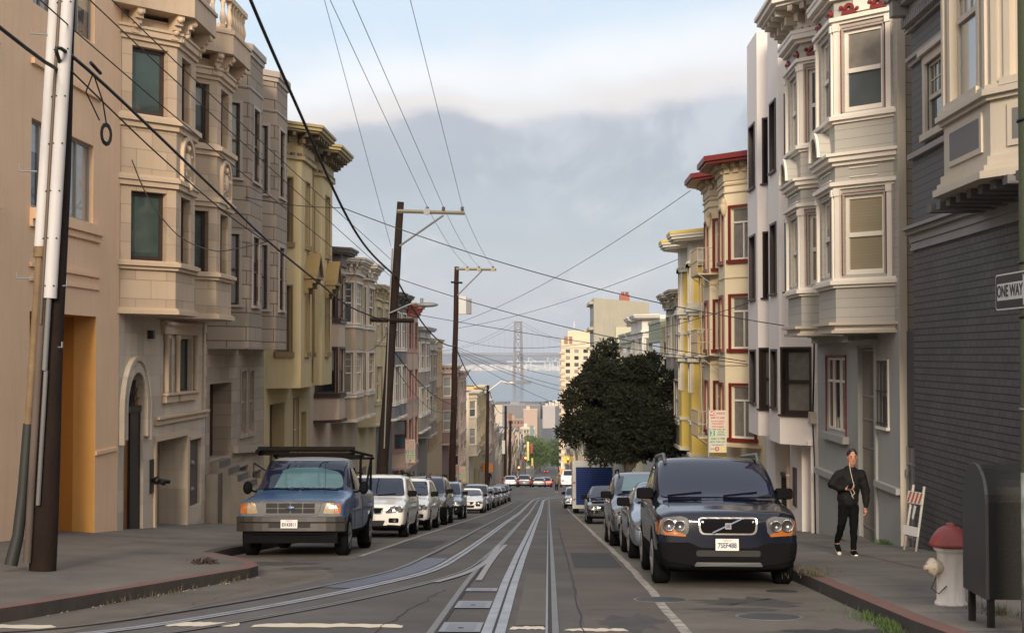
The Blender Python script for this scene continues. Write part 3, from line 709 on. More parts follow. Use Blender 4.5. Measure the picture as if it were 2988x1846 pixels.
# ---- cream stone block house with balconies
stone = mat('cream_stone_blocks', (.60, .465, .33), .85, var=.06, vscale=.6, bump=.3, bscale=40, pattern='brick', pu=.78, pv=.42, line=.008, ldark=.62, dirt=.15)
stonep = mat('cream_stone_plain', (.62, .485, .345), .8, var=.07, vscale=1.5, bump=.3, bscale=30, dirt=.15)
stoneg = mat('cream_stone_ground', (.66, .57, .46), .88, var=.06, vscale=.8, bump=.35, bscale=40, pattern='brick', pu=.9, pv=.5, line=.007, ldark=.8, dirt=.4)
winb = plain('dark_walnut_frame', (.05, .033, .028), .45)
B = lhouse('balcony_house', 'cream stone block house with two bays, balustraded balconies and an arched door', 29.74, 37.3, -4.2)
Y0, Y1 = 29.74, 37.32
f = Fr((XL, Y0), (XL, Y1), OL); U = lambda y: y-Y0
mb = MB()
AR = (30.12, 31.6, -1.25)      # arch opening
hs = [(U(32.55), U(35.35), -5.4, -2.1, .75), (U(35.75), U(36.9), -4.05, -2.25, .14), (U(33.35), U(33.95), -.95, .42, .2), (U(34.55), U(35.9), -.95, .42, .2)]
wall(mb, f, U(32.3), U(Y1), -6, 1.0, hs); wall(mb, f, 0, U(30.12), -5.5, 1.0); wall(mb, f, U(31.6), U(32.3), -5.5, 1.0)
# spandrel above the arch
cx, rr_ = (30.12+31.6)/2, .74; n = 14
arc = [(cx-rr_*math.cos(math.pi*i/n), -1.25+rr_*1.15*math.sin(math.pi*i/n)) for i in range(n+1)]
for (a, b), (c, d) in zip(arc, arc[1:]):
    mb.face([(XL, a, b), (XL, c, d), (XL, c, 1.0), (XL, a, 1.0)], 0, [(a, b), (c, d), (c, 1.), (a, 1.)]); mb.face([(XL, a, b), (XL, c, d), (XL-.14, c, d), (XL-.14, a, b)])
for y in (30.12, 31.6): mb.face([(XL, y, -5.2), (XL-.14, y, -5.2), (XL-.14, y, -1.25), (XL, y, -1.25)])
mb.build('ground_wall', stoneg, B)
mb = MB(); wall(mb, f, 0, U(Y1), 1.0, 8.0)
for a, b, oo, l in (((XL, Y0), (-22, Y0), (0, -1), 0), ((XL, Y1), (-22, Y1), (0, 1), 0)): g = Fr(a, b, oo); wall(mb, g, 0, g.len, -6, 8.0)
mb.build('wall', stone, B); m = MB(); m.box(-22, XL-.02, Y0+.02, Y1-.02, 7.8, 7.95); m.build('roof', roofm, B)
m = MB(); m.box(XL-.16, XL-.14, 30.12, 31.6, -4.6, -.35); dr = m.build('arched_door', plain('orange_wood', (.30, .115, .035), .4, vscale=3, var=.3), B)
m = MB(); dk = blackm
for y in (30.14, 31.5): m.box(XL-.139, XL-.07, y, y+.08, -4.4, -1.2)
m.box(XL-.139, XL-.05, 30.12, 31.6, -1.32, -1.18); m.box(XL-.138, XL-.08, 30.85, 31.5, -4.35, -1.33); m.box(XL-.139, XL-.07, 30.22, 31.5, -4.45, -4.2); m.box(XL-.1385, XL-.12, 30.4, 31.3, -1.17, -.6)
for i in range(1, 10):
    q = math.pi*i/10; m.tube([(XL-.10, cx, -1.2), (XL-.10, cx-.72*math.cos(q), -1.25+.82*math.sin(q))], .012, 5)
m.tube([(XL-.10, cx-.36*math.cos(math.pi*i/10), -1.25+.42*math.sin(math.pi*i/10)) for i in range(11)], .012, 5)
m.build('door_grille', blackm, dr)
m = MB()
for e0, e1, w1 in ((.0, .14, .10), (.14, .24, .06), (.24, .32, .11)):
    for i in range(n):
        p = [math.pi*i/n, math.pi*(i+1)/n]; q = []
        for w in (0, w1):
            for a in p:
                for e in (e0, e1): q.append(Vector((XL+w, cx-(rr_+e)*math.cos(a), -1.25+(rr_+e)*1.15*math.sin(a))))
        m.hexa([q[0], q[1], q[3], q[2], q[4], q[5], q[7], q[6]])
    for s in (-1, 1):
        ya, yb = sorted((cx+s*(rr_+e0), cx+s*(rr_+e1)))
        if e0 < .2: m.box(XL, XL+w1, ya, yb, -1.9, -1.25)
        else: m.box(XL, XL+w1, ya, yb, -2.0, -1.25)
m.build('arch_moulding', stoneg, B)
# bays
bw = (Y1-Y0)/2
pj, aj = .95, 1.05
for i in range(2):
    b0 = Y0+.02+i*bw; pts = bay_plan(-1, b0, b0+bw-.04, pj, aj)
    mb, tr, wh = MB(), MB(), None
    for k, (q, r) in enumerate(zip(pts, pts[1:])):
        g = Fr(q, r, OL); mg = .26 if k != 1 else .42
        hs = [(mg, g.len-mg+.02, 2.12, 3.68, .25), (mg, g.len-mg+.02, 5.42, 6.95, .25)]
        wall(mb, g, 0, g.len, 1.0, 7.6, hs, 0, uo=k*1.3)
        for hh in hs:
            tall = hh[2] > 4
            window(B, g, hh[0], hh[1], hh[2], hh[3], rec=.2, fw=.09, fm=winb, pm=(glasst if not (i == 1 and tall) else glassb) if k != 2 else glassd, style='single', sill=0)
            if k == 0:      # lowered blind behind the glass, seen through it
                pass
    for z0, z1, e in ((.92, 1.02, .10), (1.0, 1.06, .05), (1.92, 2.0, .07), (2.0, 2.09, .14), (2.09, 2.12, .08), (3.80, 3.92, .07), (3.92, 4.0, .12), (4.0, 4.05, .07), (5.12, 5.25, .07), (5.25, 5.36, .15), (5.36, 5.41, .08), (7.08, 7.18, .06), (7.18, 7.32, .13), (7.32, 7.38, .17)):
        band(tr, pts, e, z0, z1, OL)
    bwl = mb.build('bay_wall', stone, B); tr.build('bay_moulding', stonep, bwl)
    m = MB(); m.prism(pts, .90, .93); m.prism(offset_plan(pts, .45, OL), 7.72, 8.22); m.prism(offset_plan(pts, .49, OL), 8.22, 8.30)
    sl_ = m.build('balcony_slab', mat('cream_slab', (.54, .42, .30), .85, dirt=.35, bump=.3), B)
    m = MB(); rl = offset_plan(pts, .38, OL); ri = offset_plan(pts, .20, OL)
    for a, b, c, d in zip(rl, rl[1:], ri, ri[1:]):
        A4 = [Vector((*a, 9.12)), Vector((*b, 9.12)), Vector((*d, 9.12)), Vector((*c, 9.12))]; m.hexa(A4+[v+Vector((0, 0, .13)) for v in A4])
        A4 = [Vector((*a, 8.30)), Vector((*b, 8.30)), Vector((*d, 8.30)), Vector((*c, 8.30))]; m.hexa(A4+[v+Vector((0, 0, .08)) for v in A4])
    m.build('balcony_rail', stonep, B)
    mid = offset_plan(pts, .29, OL)
    for a, b in zip(mid, mid[1:]):
        ln = math.hypot(b[0]-a[0], b[1]-a[1]); c = max(2, int(ln/.3))
        for j in range(c):
            t = (j+.5)/c; x, y = a[0]+(b[0]-a[0])*t, a[1]+(b[1]-a[1])*t
            bm_ = MB(); bm_.lathe([(.085, 0), (.085, .06), (.05, .09), (.055, .13), (.085, .26), (.078, .34), (.045, .5), (.042, .56), (.062, .6), (.05, .64), (.075, .68), (.075, .74)], (x, y, 8.38), n=10)
            bm_.build('baluster', stonep, B)
    # corbels under the slab
    for k, (q, r) in enumerate(zip(pts, pts[1:])):
        g = Fr(q, r, OL)
        for u in ((.25, g.len-.15) if k != 1 else (.12, g.len-.12)):
            c = MB()
            for e, z0, z1 in ((.40, 7.6, 7.72), (.34, 7.5, 7.6), (.26, 7.40, 7.5), (.15, 7.2, 7.40)): fbox(c, g, u-.09, u+.09, z0, z1, 0, e)
            c.ball(g.P(u, 7.62, .36), .09, 8, 0, (1, 1, .8)); c.ball(g.P(u, 7.36, .2), .075, 8); c.build('corbel', stonep, B)
    # cartouche on the front face, under a round arch
    g = Fr(pts[1], pts[2], OL); um = g.len*.5-.0; c = MB()
    for j in range(12):
        p0, p1 = math.pi*j/12, math.pi*(j+1)/12
        Q = [g.P(um-r_*math.cos(a), 4.62+r_*math.sin(a), w) for w in (0, .09) for a in (p0, p1) for r_ in (.42, .52)]
        c.hexa([Q[0], Q[1], Q[3], Q[2], Q[4], Q[5], Q[7], Q[6]])
    for s in (-1, 1): fbox(c, g, um+s*.47-.05, um+s*.47+.05, 3.95, 4.62, 0, .09)
    c.ball(g.P(um, 4.5, .03), .2, 12, 0, (.45, 1, 1.3)); c.ball(g.P(um, 4.85, .04), .09, 8)
    rn = random.Random(i)
    for j in range(26):
        a = rn.uniform(0, 6.28); c.ball(g.P(um+.27*math.cos(a)*rn.uniform(.8, 1.15), 4.47+.4*math.sin(a), .05), rn.uniform(.03, .06), 6)
    c.ball(g.P(um, 3.96, .1), .1, 8, 0, (1, 1, 1.3)); c.build('cartouche', stonep, B)
# ground floor trim
tr = MB()
fbox(tr, f, U(32.45), U(37.3), -1.70, -1.56, 0, .07); fbox(tr, f, U(32.45), U(37.3), -1.56, -1.50, 0, .14)
fbox(tr, f, U(33.1), U(34.15), -1.18, -1.0, 0, .12); fbox(tr, f, U(34.4), U(36.2), -1.18, -1.0, 0, .12); fbox(tr, f, U(33.05), U(36.25), -1.0, -.95, 0, .18)
fbox(tr, f, U(33.0), U(36.3), .52, .74, 0, .10); fbox(tr, f, U(32.95), U(36.35), .74, .82, 0, .16)
for y in (33.25, 34.25, 36.05): tr.lathe([(.075, 0), (.06, .06), (.06, 1.3), (.085, 1.36), (.085, 1.45)], f.P(U(y), -.95, .07), n=10)
for i in range(8): fbox(tr, f, U(36.95), U(37.25) if i % 2 else U(37.15), -1.5+i*.3+.01, -1.5+(i+1)*.3-.01, 0, .05)
for y0, y1, z0, z1 in ((32.42, 35.48, -2.1, -1.95), (32.42, 32.55, -5.2, -2.1), (35.35, 35.48, -5.4, -2.1)): fbox(tr, f, U(y0), U(y1), z0, z1, 0, .05)
fbox(tr, f, U(35.68), U(36.98), -2.25, -2.17, 0, .04)
tr.build('ground_moulding', stonep, B)
window(B, f, U(33.35), U(33.95), -.95, .42, rec=.16, fm=winb, style='single', sill=0, pm=glassd); window(B, f, U(34.55), U(35.9), -.95, .42, rec=.16, fm=winb, style='slide', sill=0, pm=glasst)
m = MB(); fbox(m, f, U(35.76), U(36.89), -4.04, -2.26, -.13, -.10); dd = m.build('meter_door', plain('taupe_metal', (.10, .08, .065), .6), B)
m = MB(); m.ball(f.P(U(36.1), -2.9, -.05), .09, 8); m.ball(f.P(U(36.1), -3.6, -.05), .09, 8); m.build('meter', steel, dd)
m = MB(); fbox(m, f, U(32.56), U(35.34), -5.4, -2.11, -.74, -.70); m.build('garage_door', mat('tan_door', (.33, .245, .175), .8, bump=.2), B)
m = MB(); m.tube([f.P(U(32.25), -3.0, 0), f.P(U(32.25), -3.0, .18)], .05, 10); m.tube([f.P(U(32.25), -3.0, .16), f.P(U(32.05), -3.05, .36)], .055, 10); m.tube([f.P(U(32.25), -3.0, .16), f.P(U(32.5), -3.05, .36)], .055, 10); m.ball(f.P(U(32.25), -3, .14), .1); m.box(XL+.002, XL+.02, 32.1, 32.4, -3.3, -2.5)
m.build('standpipe', plain('dark_bronze', (.03, .025, .02), .4, metal=.6), B)
m = MB(); fbox(m, f, U(31.85), U(32.0), .38, .58, 0, .14); m.build('wall_lamp', blackm, B)

# ---- taupe shingle house
tau = mat('taupe_shingles', (.37, .30, .23), .85, var=.06, vscale=.6, pattern='brick', pu=1.3, pv=.40, line=.018, ldark=.35, dirt=.1)
taug = mat('taupe_lower_wall', (.44, .365, .285), .85, var=.06, pattern='brick', pu=1.1, pv=.36, line=.012, ldark=.7, dirt=.2)
tcm = plain('taupe_trim', (.40, .335, .28), .6)
Cc = lhouse('shingle_house', 'taupe shingle sided house with two plain bays next to the cream stone house', 37.34, 45.0, -4.9)
Y0, Y1 = 37.34, 45.0; f = Fr((XL, Y0), (XL, Y1), OL); U = lambda y: y-Y0
hs = [(U(37.8), U(40.4), -3.0, -.82, .6), (U(41.6), U(42.35), -2.45, -.5, .12), (U(42.7), U(43.45), -2.45, -.5, .12), (U(40.9), U(42.5), -5.7, -3.45, .2), (U(43.1), U(44.5), -5.9, -3.75, .2)]
mb = MB(); wall(mb, f, 0, U(Y1), -6.5, .3, hs); mb.build('ground_wall', taug, Cc)
mb = MB(); wall(mb, f, 0, U(Y1), .3, 8.7)
for y, o in ((Y0+.02, -1), (Y1-.01, 1)): g = Fr((XL, y), (-22, y), (0, o)); wall(mb, g, 0, g.len, -6.5, 8.7)
mb.build('wall', tau, Cc); m = MB(); m.box(-22, XL-.02, Y0+.03, Y1-.03, 8.5, 8.65); m.build('roof', roofm, Cc)
bw = (Y1-Y0)/2
for i in range(2):
    b0 = Y0+.05+i*bw; pts = bay_plan(-1, b0, b0+bw-.06, .95, 1.0); mb, tr = MB(), MB()
    for k, (q, r) in enumerate(zip(pts, pts[1:])):
        g = Fr(q, r, OL); mg = .34 if k != 1 else .5
        hs = [(mg, g.len-mg, 1.42, 3.42, .12), (mg, g.len-mg, 5.02, 7.15, .12)]
        wall(mb, g, 0, g.len, .2, 8.72, hs, 0, uo=k*1.7)
        for h in hs: window(Cc, g, *h[:4], rec=.08, fw=.045, fm=winb, cm=tcm, case=.09, cp=.035, pm=(blindg if k == 0 else glassb if (k+i) % 2 else glassd), sill=.07)
    for z0, z1, e in ((8.72, 8.9, .10), (8.58, 8.72, .05), (7.65, 7.70, .02)): band(tr, pts, e, z0, z1, OL)
    mb.prism(pts, .17, .199)
    b = mb.build('bay_wall', tau, Cc); tr.build('bay_cap', tcm, b)
m = MB(); fbox(m, f, U(37.8), U(40.4), -3.0, -.82, -.595, -.56); m.build('door', plain('dark_oxblood', (.05, .015, .013), .5), Cc)
for a, b, c, d in ((41.6, 42.35, -2.45, -.5), (42.7, 43.45, -2.45, -.5)): window(Cc, f, U(a), U(b), c, d, rec=.08, fm=tcm, cm=tcm, case=.06, pm=blindg, sill=.12)
for a, b, c, d in ((40.9, 42.5, -5.7, -3.45), (43.1, 44.5, -5.9, -3.75)):
    m = MB(); fbox(m, f, U(a), U(b), c, d, -.16, -.12); m.build('garage_door', plain('taupe_door', (.20, .17, .14), .7), Cc)
    m = MB(); fbox(m, f, U(a)-.1, U(a), c, d+.1, 0, .05); fbox(m, f, U(b), U(b)+.1, c, d+.1, 0, .05); fbox(m, f, U(a), U(b), d, d+.1, 0, .05); m.build('door_casing', tcm, Cc)
m = MB()        # steps down from the entrance
for i in range(7):
    z = -3.0-i*.19; m.box(XL+(0 if i == 0 else .25+(i-1)*.26), XL+.25+i*.26, 37.9, 39.3, -6.3, z)
m.box(XL+.001, XL+1.9, 39.3, 39.55, -6.5, -3.6); m.box(XL-.0, XL+.35, 37.36, 37.9, -6.5, -3.3)
st_ = m.build('front_steps', concrete, Cc)
m = MB(); m.tube([(XL+.9, 39.42, -3.15), (XL+1.6, 39.42, -3.6), (XL+1.75, 39.42, -3.62)], .022, 8); m.tube([(XL+.9, 39.42, -3.15), (XL+.9, 39.42, -3.7)], .018, 6); m.tube([(XL+1.6, 39.42, -3.6), (XL+1.6, 39.42, -3.7)], .018, 6); m.build('handrail', blackm, st_)
m = MB()        # sloping stone ledge over the garage doors
A8 = []
for y, z in ((40.6, -2.95), (44.9, -3.2)):
    A8 += [Vector((XL, y, z)), Vector((XL+.16, y, z)), Vector((XL+.16, y, z+.22)), Vector((XL, y, z+.22))]
m.mesh(A8, [(0, 1, 2, 3), (4, 7, 6, 5), (0, 4, 5, 1), (1, 5, 6, 2), (2, 6, 7, 3)]); m.build('ledge', tcm, Cc)

# ---- yellow house with bracketed cornice and gabled hoods
yel = mat('yellow_stucco', (.56, .45, .25), .85, var=.07, vscale=.5, bump=.3, dirt=.3)
ytr = plain('ochre_trim', (.24, .17, .07), .65); ybr = plain('olive_brown_paint', (.13, .10, .055), .6)
D = lhouse('cornice_house', 'mustard yellow house with heavy bracketed cornice and small gabled hoods', 45.04, 53.6, -5.7)
Y0, Y1 = 45.04, 53.6; f = Fr((XL, Y0), (XL, Y1), OL); U = lambda y: y-Y0
hs = [(U(46.0), U(48.6), -4.8, -1.7, .9), (U(50.3), U(51.2), -4.0, -1.65, .2), (U(51.9), U(53.0), -6.6, -2.2, .4)]
mb = MB(); wall(mb, f, 0, U(Y1), -7.6, 7.0, hs)
for y, o in ((Y0+.01, -1), (Y1-.01, 1)): g = Fr((XL, y), (-22, y), (0, o)); wall(mb, g, 0, g.len, -7.6, 7.0)
mb.build('wall', yel, D); m = MB(); m.box(-22, XL-.02, Y0+.03, Y1-.03, 6.8, 6.95); m.build('roof', roofm, D)
full = []
for i, (b0, b1) in enumerate(((45.3, 49.55), (49.6, 53.95))):
    pts = bay_plan(-1, b0, b1, 1.0, 1.0); mb, tr = MB(), MB()
    for k, (q, r) in enumerate(zip(pts, pts[1:])):
        g = Fr(q, r, OL); mg = .40 if k != 1 else .75
        hs = [(mg, g.len-mg, .10, 2.35, .2), (mg, g.len-mg, 3.85, 6.05, .2)]
        wall(mb, g, 0, g.len, -1.1, 7.0, hs)
        for h in hs: window(D, g, *h[:4], rec=.16, fw=.06, fm=ybr, cm=ytr, pm=(glassb if k else curtain), style='sash', split=.72, case=.05, sill=.18, cp=.04)
        if k == 1:      # gabled hood on brackets
            um = g.len/2; w_ = .62; m = MB(); z = 2.75
            for a, b in (((-w_, z), (0, z+.75)), ((w_, z), (0, z+.75))):
                p = [g.P(um+a[0], a[1], 0), g.P(um+a[0], a[1], .5), g.P(um+b[0], b[1], .5), g.P(um+b[0], b[1], 0)]; m.hexa(p+[v+Vector((0, 0, .09)) for v in p])
            p = [g.P(um-w_+.08, z, .42), g.P(um+w_-.08, z, .42), g.P(um, z+.66, .42)]; m.mesh(p, [(0, 1, 2)], 1)
            fbox(m, g, um-w_, um+w_, z-.10, z-.005, 0, .47)
            for s in (-1, 1):
                for e, c, d in ((.4, z-.25, z-.10), (.28, z-.42, z-.25), (.14, z-.6, z-.42)): fbox(m, g, um+s*.48-.06, um+s*.48+.06, c, d, 0, e)
            m.build('gabled_hood', [ytr, darkp], D)
    mb.prism(pts, -1.13, -1.101); b = mb.build('bay_wall', yel, D)
    if full: full[-1] = (XL, 49.575); full += pts[1:]
    else: full = list(pts)
    m = MB(); m.tube([Vector((XL+1.02, b1-1.05, -1)), Vector((XL+1.02, b1-1.05, 6.9))], .035, 8); m.build('downpipe', ytr, D) if i == 0 else None
mb, dn = MB(), MB(); cornice(mb, dn, -1, full, 7.85, .8, 1.15, .62, .14, .28)
c = mb.build('cornice', plain('ochre_cornice', (.36, .28, .14), .65), D, weld=False); dn.build('bracket_row', ybr, c, weld=False)
for q in ((U(46.0), U(48.6), -4.8, -1.7), (U(51.9), U(53.0), -6.6, -2.2)): entry_door(D, f, *q, plain('brown_door', (.10, .06, .03), .5))
window(D, f, U(50.3), U(51.2), -4.0, -1.65, rec=.12, fm=whitep, cm=ytr, case=.07)

# ---- further down the left row
lc = {'E': (.56, .44, .34), 'F': (.46, .365, .25), 'G': (.58, .48, .28), 'H': (.19, .195, .20), 'I': (.52, .38, .30), 'J': (.34, .29, .235), 'K': (.50, .37, .22), 'Lm': (.48, .35, .28)}
def wm(n, c, **k): return mat(n, c, .85, var=.06, vscale=.6, dirt=.3, **k)
browntr = plain('chocolate_trim', (.055, .032, .03), .5); blackcorn = plain('charcoal_cornice', (.05, .047, .045), .6); greyp = plain('pale_grey_trim', (.42, .41, .39), .6)
rowhouse('row_house', 'pinkish cream house with chocolate framed windows and a dark flat cornice', -1, 53.64, 58.8, 4.4, wm('pink_cream_wall', lc['E']), browntr, nb=1, p=.9, a=.8, fm=browntr, cm=plain('dark_taupe_cornice', (.10, .08, .07)), pms=[glassb, glassd], corn=.55, hh=1.8, brk=0)
rowhouse('row_house', 'tan house with white framed gridded windows and a white bracketed cornice', -1, 58.84, 67.4, 4.3, wm('tan_wall', lc['F']), plain('cream_white_trim', (.60, .54, .46)), p=.95, a=.9, grid=(3, 3, .5, 1), brk=.45, dentil=.2, hh=1.8, fh=3.1)
rowhouse('row_house', 'butter yellow house partly behind the second pole', -1, 67.44, 74.4, 3.55, wm('butter_wall', lc['G']), plain('butter_trim', (.55, .47, .3)), p=.8, a=.7, cm=plain('butter_cornice', (.50, .42, .26)), brk=.5)
rowhouse('row_house', 'slate grey house with crisp white window frames and black cornice', -1, 74.44, 82.2, 3.5, wm('slate_wall', lc['H']), whitep, p=.95, a=.8, cm=blackcorn, brk=.5, hh=2.0)
rowhouse('row_house', 'salmon pink house with red tiled eaves', -1, 82.24, 90, 3.2, wm('salmon_wall', lc['I']), plain('salmon_trim', (.45, .28, .24)), p=.9, a=.8, cm=plain('terracotta_eaves', (.42, .10, .06)), brk=.4, fm=redtrim)
rowhouse('row_house', 'dark taupe house with boxy white window bays', -1, 90.04, 98, 1.9, wm('dark_taupe_wall', lc['J']), whitep, p=.95, a=.35, cm=greyp, brk=0)
rowhouse('row_house', 'grey brown house with plain white drainpipe', -1, 98.04, 106, 1.1, wm('grey_brown_wall', (.24, .21, .18)), plain('stone_trim', (.40, .36, .3)), p=.8, a=.6, brk=0, corn=.3)
rowhouse('apartment_house', 'tall plain ochre tan apartment house half way down the left row', -1, 106.04, 121, 1.35, wm('ochre_tan_wall', lc['K']), plain('tan_trim', (.36, .26, .16)), flat=True, corn=.25, brk=0, cm=plain('ochre_parapet', (.42, .33, .16)), fm=browntr)
rowhouse('row_house', 'mauve brown house with pale cornice before the corner', -1, 121.04, 129.5, -.9, wm('mauve_wall', (.24, .16, .145)), plain('pale_mauve_trim', (.45, .38, .33)), p=.9, a=.8, hh=1.7)
rowhouse('corner_house', 'pinkish house with ornate pale cornice at the far left corner', -1, 129.54, 141, -1.5, wm('rose_wall', lc['Lm']), plain('blush_trim', (.52, .42, .36)), p=1.0, a=.9, dentil=.3, brk=.5, hh=1.9)
# ================================================================= RIGHT ROW
# ---- dark grey house with painted brick base, nearest on the right
dsid = mat('dark_grey_siding', (.125, .125, .13), .75, var=.06, vscale=.7, pattern='siding', pv=.14, line=.09, ldark=.3, dirt=.15)
dbrk = mat('dark_painted_brick', (.115, .108, .110), .6, var=.25, vscale=.6, bump=.3, pattern='brick', pu=.30, pv=.118, line=.009, ldark=.3, hl=.15, dirt=.3, spec=.6)
crm = plain('weathered_cream_trim', (.52, .46, .37), .65, dirt=.15); crg = plain('grey_white_trim', (.30, .285, .27), .65, dirt=.25)
pan = plain('grey_panel_paint', (.15, .145, .14), .7)
P = lhouse('brick_base_house', 'dark grey sided house with painted brick base and a cream panelled bay', 11, 25.4, -3.6, 1)
f = Fr((XR, 13.6), (XR, 25.4), OR_); U = lambda y: y-13.6
mb = MB(); wall(mb, f, 0, U(25.4), 2.3, 7.0, [(U(23.25), U(24.35), 3.95, 5.2, .12)])
g = Fr((XR, 13.6), (18, 13.6), (0, -1)); wall(mb, g, 0, g.len, 2.3, 7.0); g = Fr((XR, 25.4), (18, 25.4), (0, 1)); wall(mb, g, 0, g.len, -4.6, 7.0)
mb.build('wall', dsid, P, weld=False)
mb = MB(); wall(mb, f, 0, U(25.4), -4.6, 2.0); g = Fr((XR, 13.6), (18, 13.6), (0, -1)); wall(mb, g, 0, g.len, -4.6, 2.0); mb.build('brick_base', dbrk, P, weld=False)
m = MB(); m.box(XR+.02, 18, 13.62, 25.38, 6.9, 7.0); m.build('roof', roofm, P)
w2 = [(XR, 13.58), (XR, 25.42)]
tr = MB()
for z0, z1, e in ((1.93, 1.98, .05), (1.98, 2.08, .03), (2.08, 2.22, .06), (2.22, 2.30, .14), (2.30, 2.36, .22)): band(tr, w2, e, z0, z1, OR_)
tr.build('belt_moulding', crg, P)
tr, dn = MB(), MB()
for z0, z1, e in ((6.02, 6.08, .08), (6.08, 6.22, .10), (6.22, 6.42, .16), (6.42, 6.6, .32), (6.6, 6.78, .5), (6.78, 6.92, .66)): band(tr, [(XR, 13.4), (XR, 25.55)], e, z0, z1, OR_)
for i in range(100): fbox(dn, f, i*.118+.02, i*.118+.085, 6.08, 6.24, .101, .20)
c = tr.build('cornice', crg, P, weld=False); dn.build('dentil_row', crg, c, weld=False)
for y in (25.1, 23.7):
    m = MB(); fbox(m, f, U(y)-.12, U(y)+.12, 6.25, 6.6, .1, .45); fbox(m, f, U(y)-.16, U(y)+.16, 6.55, 6.6, .1, .5); m.build('bracket', crg, P)
window(P, f, U(23.25), U(24.35), 3.95, 5.2, rec=.06, fw=.06, fm=crm, cm=crm, case=.16, cp=.05, pm=glassb, grid=(4, 2, .5, 1), head=.1, sill=.12)
m = MB(); fbox(m, f, U(22.6), U(25.38), 5.45, 5.52, 0, .12); fbox(m, f, U(22.6), U(25.38), 5.36, 5.45, 0, .06); fbox(m, f, U(22.6), U(25.38), 3.62, 3.72, 0, .1); m.build('window_ledge', crg, P)
# bay
pts = [(XR, 15.2), (XR-.95, 16.9), (XR-.95, 21.0), (XR, 21.9)]
pts = [(XR, 16.4), (XR-.95, 18.0), (XR-.95, 20.1), (XR, 21.3)]
mb, tr = MB(), MB()
for k, (q, r) in enumerate(zip(pts, pts[1:])):
    g = Fr(q, r, OR_); mg = .36 if k != 1 else .45
    hs = [(mg, g.len-mg, 3.62, 5.75, .14)]
    wall(mb, g, 0, g.len, 2.45, 6.0, hs, 0)
    window(P, g, *hs[0][:4], rec=.10, fw=.07, fm=crm, cm=crm, case=.1, cp=.04, pm=(blindc if k == 0 else blindg), grid=((4, 3, .55, 1) if k == 1 else None), split=.55, sill=.1)
    for a, b in ((.06, .16), (g.len-.16, g.len-.06)): fbox(tr, g, a, b, 3.5, 5.9, 0, .05)
    fbox(tr, g, .3, g.len-.3, 2.72, 3.28, 0, .03); 
    m = MB(); fbox(m, g, .38, g.len-.38, 2.80, 3.20, .03, .034); m.build('bay_panel', pan, P)
for z0, z1, e in ((2.32, 2.42, .16), (2.42, 2.5, .10), (2.5, 2.62, .05), (3.36, 3.42, .06), (3.42, 3.5, .12), (3.5, 3.56, .08)): band(tr, pts, e, z0, z1, OR_)
b = mb.build('bay_wall', crm, P); tr.build('bay_moulding', crm, b)
m = MB()
for i in range(9): y = 17.0+i*.5; m.box(XR-.9+.0, XR, y, y+.2, 2.20, 2.319)
m.build('soffit_slats', plain('soffit_grey', (.12, .11, .11)), P)

# ---- gate in the narrow gap
G = thing('alley_gate', 'grey metal gate closing the narrow alley beside the dark brick wall', 'gate', (XR+.1, 25.9, gz(25.9)+.15))
m = MB(); m.box(XR+.12, XR+.15, 25.44, 26.36, -1.75, .45); m.build('upper_panel', plain('dark_grey_sheet', (.06, .058, .06), .6), G)
m = MB(); m.box(XR+.14, XR+.16, 25.46, 26.34, -3.65, -1.78); m.build('gate_panel', plain('gate_grey', (.20, .19, .18), .6, dirt=.4), G)
m = MB()
for y in (25.46, 25.9, 26.3): m.box(XR+.09, XR+.139, y, y+.05, -3.7, -1.76)
for z in (-3.5, -2.9, -2.1): m.box(XR+.10, XR+.139, 25.46, 26.34, z, z+.04)
m.build('gate_frame', crg, G); m = MB(); m.box(XR+.05, XR+.09, 26.2, 26.28, -2.32, -2.2); m.build('padlock', steel, G)

# ---- pale grey victorian with red accents
gsid = mat('pale_grey_siding', (.43, .41, .36), .75, var=.05, vscale=.7, pattern='siding', pv=.19, line=.05, ldark=.55, dirt=.08)
gsid2 = mat('beige_board_siding', (.30, .26, .205), .8, var=.05, vscale=.7, pattern='siding', pv=.24, line=.06, ldark=.25, dirt=.1)
gbl = mat('blue_grey_wall', (.36, .36, .335), .8, var=.06, bump=.2, dirt=.2)
whv = plain('victorian_white_trim', (.78, .72, .63), .55, dirt=.06)
V = lhouse('victorian_house', 'pale grey victorian house with white trim, dark red accents and two tall bays', 26.38, 34.4, -4.2, 1)
Y0, Y1 = 26.38, 34.38; f = Fr((XR, Y0), (XR, Y1), OR_); U = lambda y: y-Y0
hs = [(U(31.15), U(33.3), -1.80, -.05, .12), (U(28.35), U(29.75), -4.6, .15, .35), (U(27.3), U(28.0), -1.45, -.15, .12)]
mb = MB(); wall(mb, f, 0, U(Y1), -6, .9, hs); mb.build('ground_wall', gbl, V)
mb = MB(); wall(mb, f, 0, U(Y1), .9, 8.2); g = Fr((XR, Y1), (18, Y1), (0, 1)); wall(mb, g, 0, g.len, -6, 8.2)
mb.build('wall', gsid, V)
mb = MB(); g = Fr((XR, Y0), (18, Y0), (0, -1)); wall(mb, g, 0, g.len, -5, 8.2); mb.build('side_wall', gsid2, V)
m = MB(); m.box(XR-.02, XR+.14, Y0-.03, Y0-.001, -4, 8.0); m.build('corner_board', crm, V); m = MB(); m.box(XR+.02, 18, Y0+.02, Y1-.02, 8.0, 8.15); m.build('roof', roofm, V)
full = []
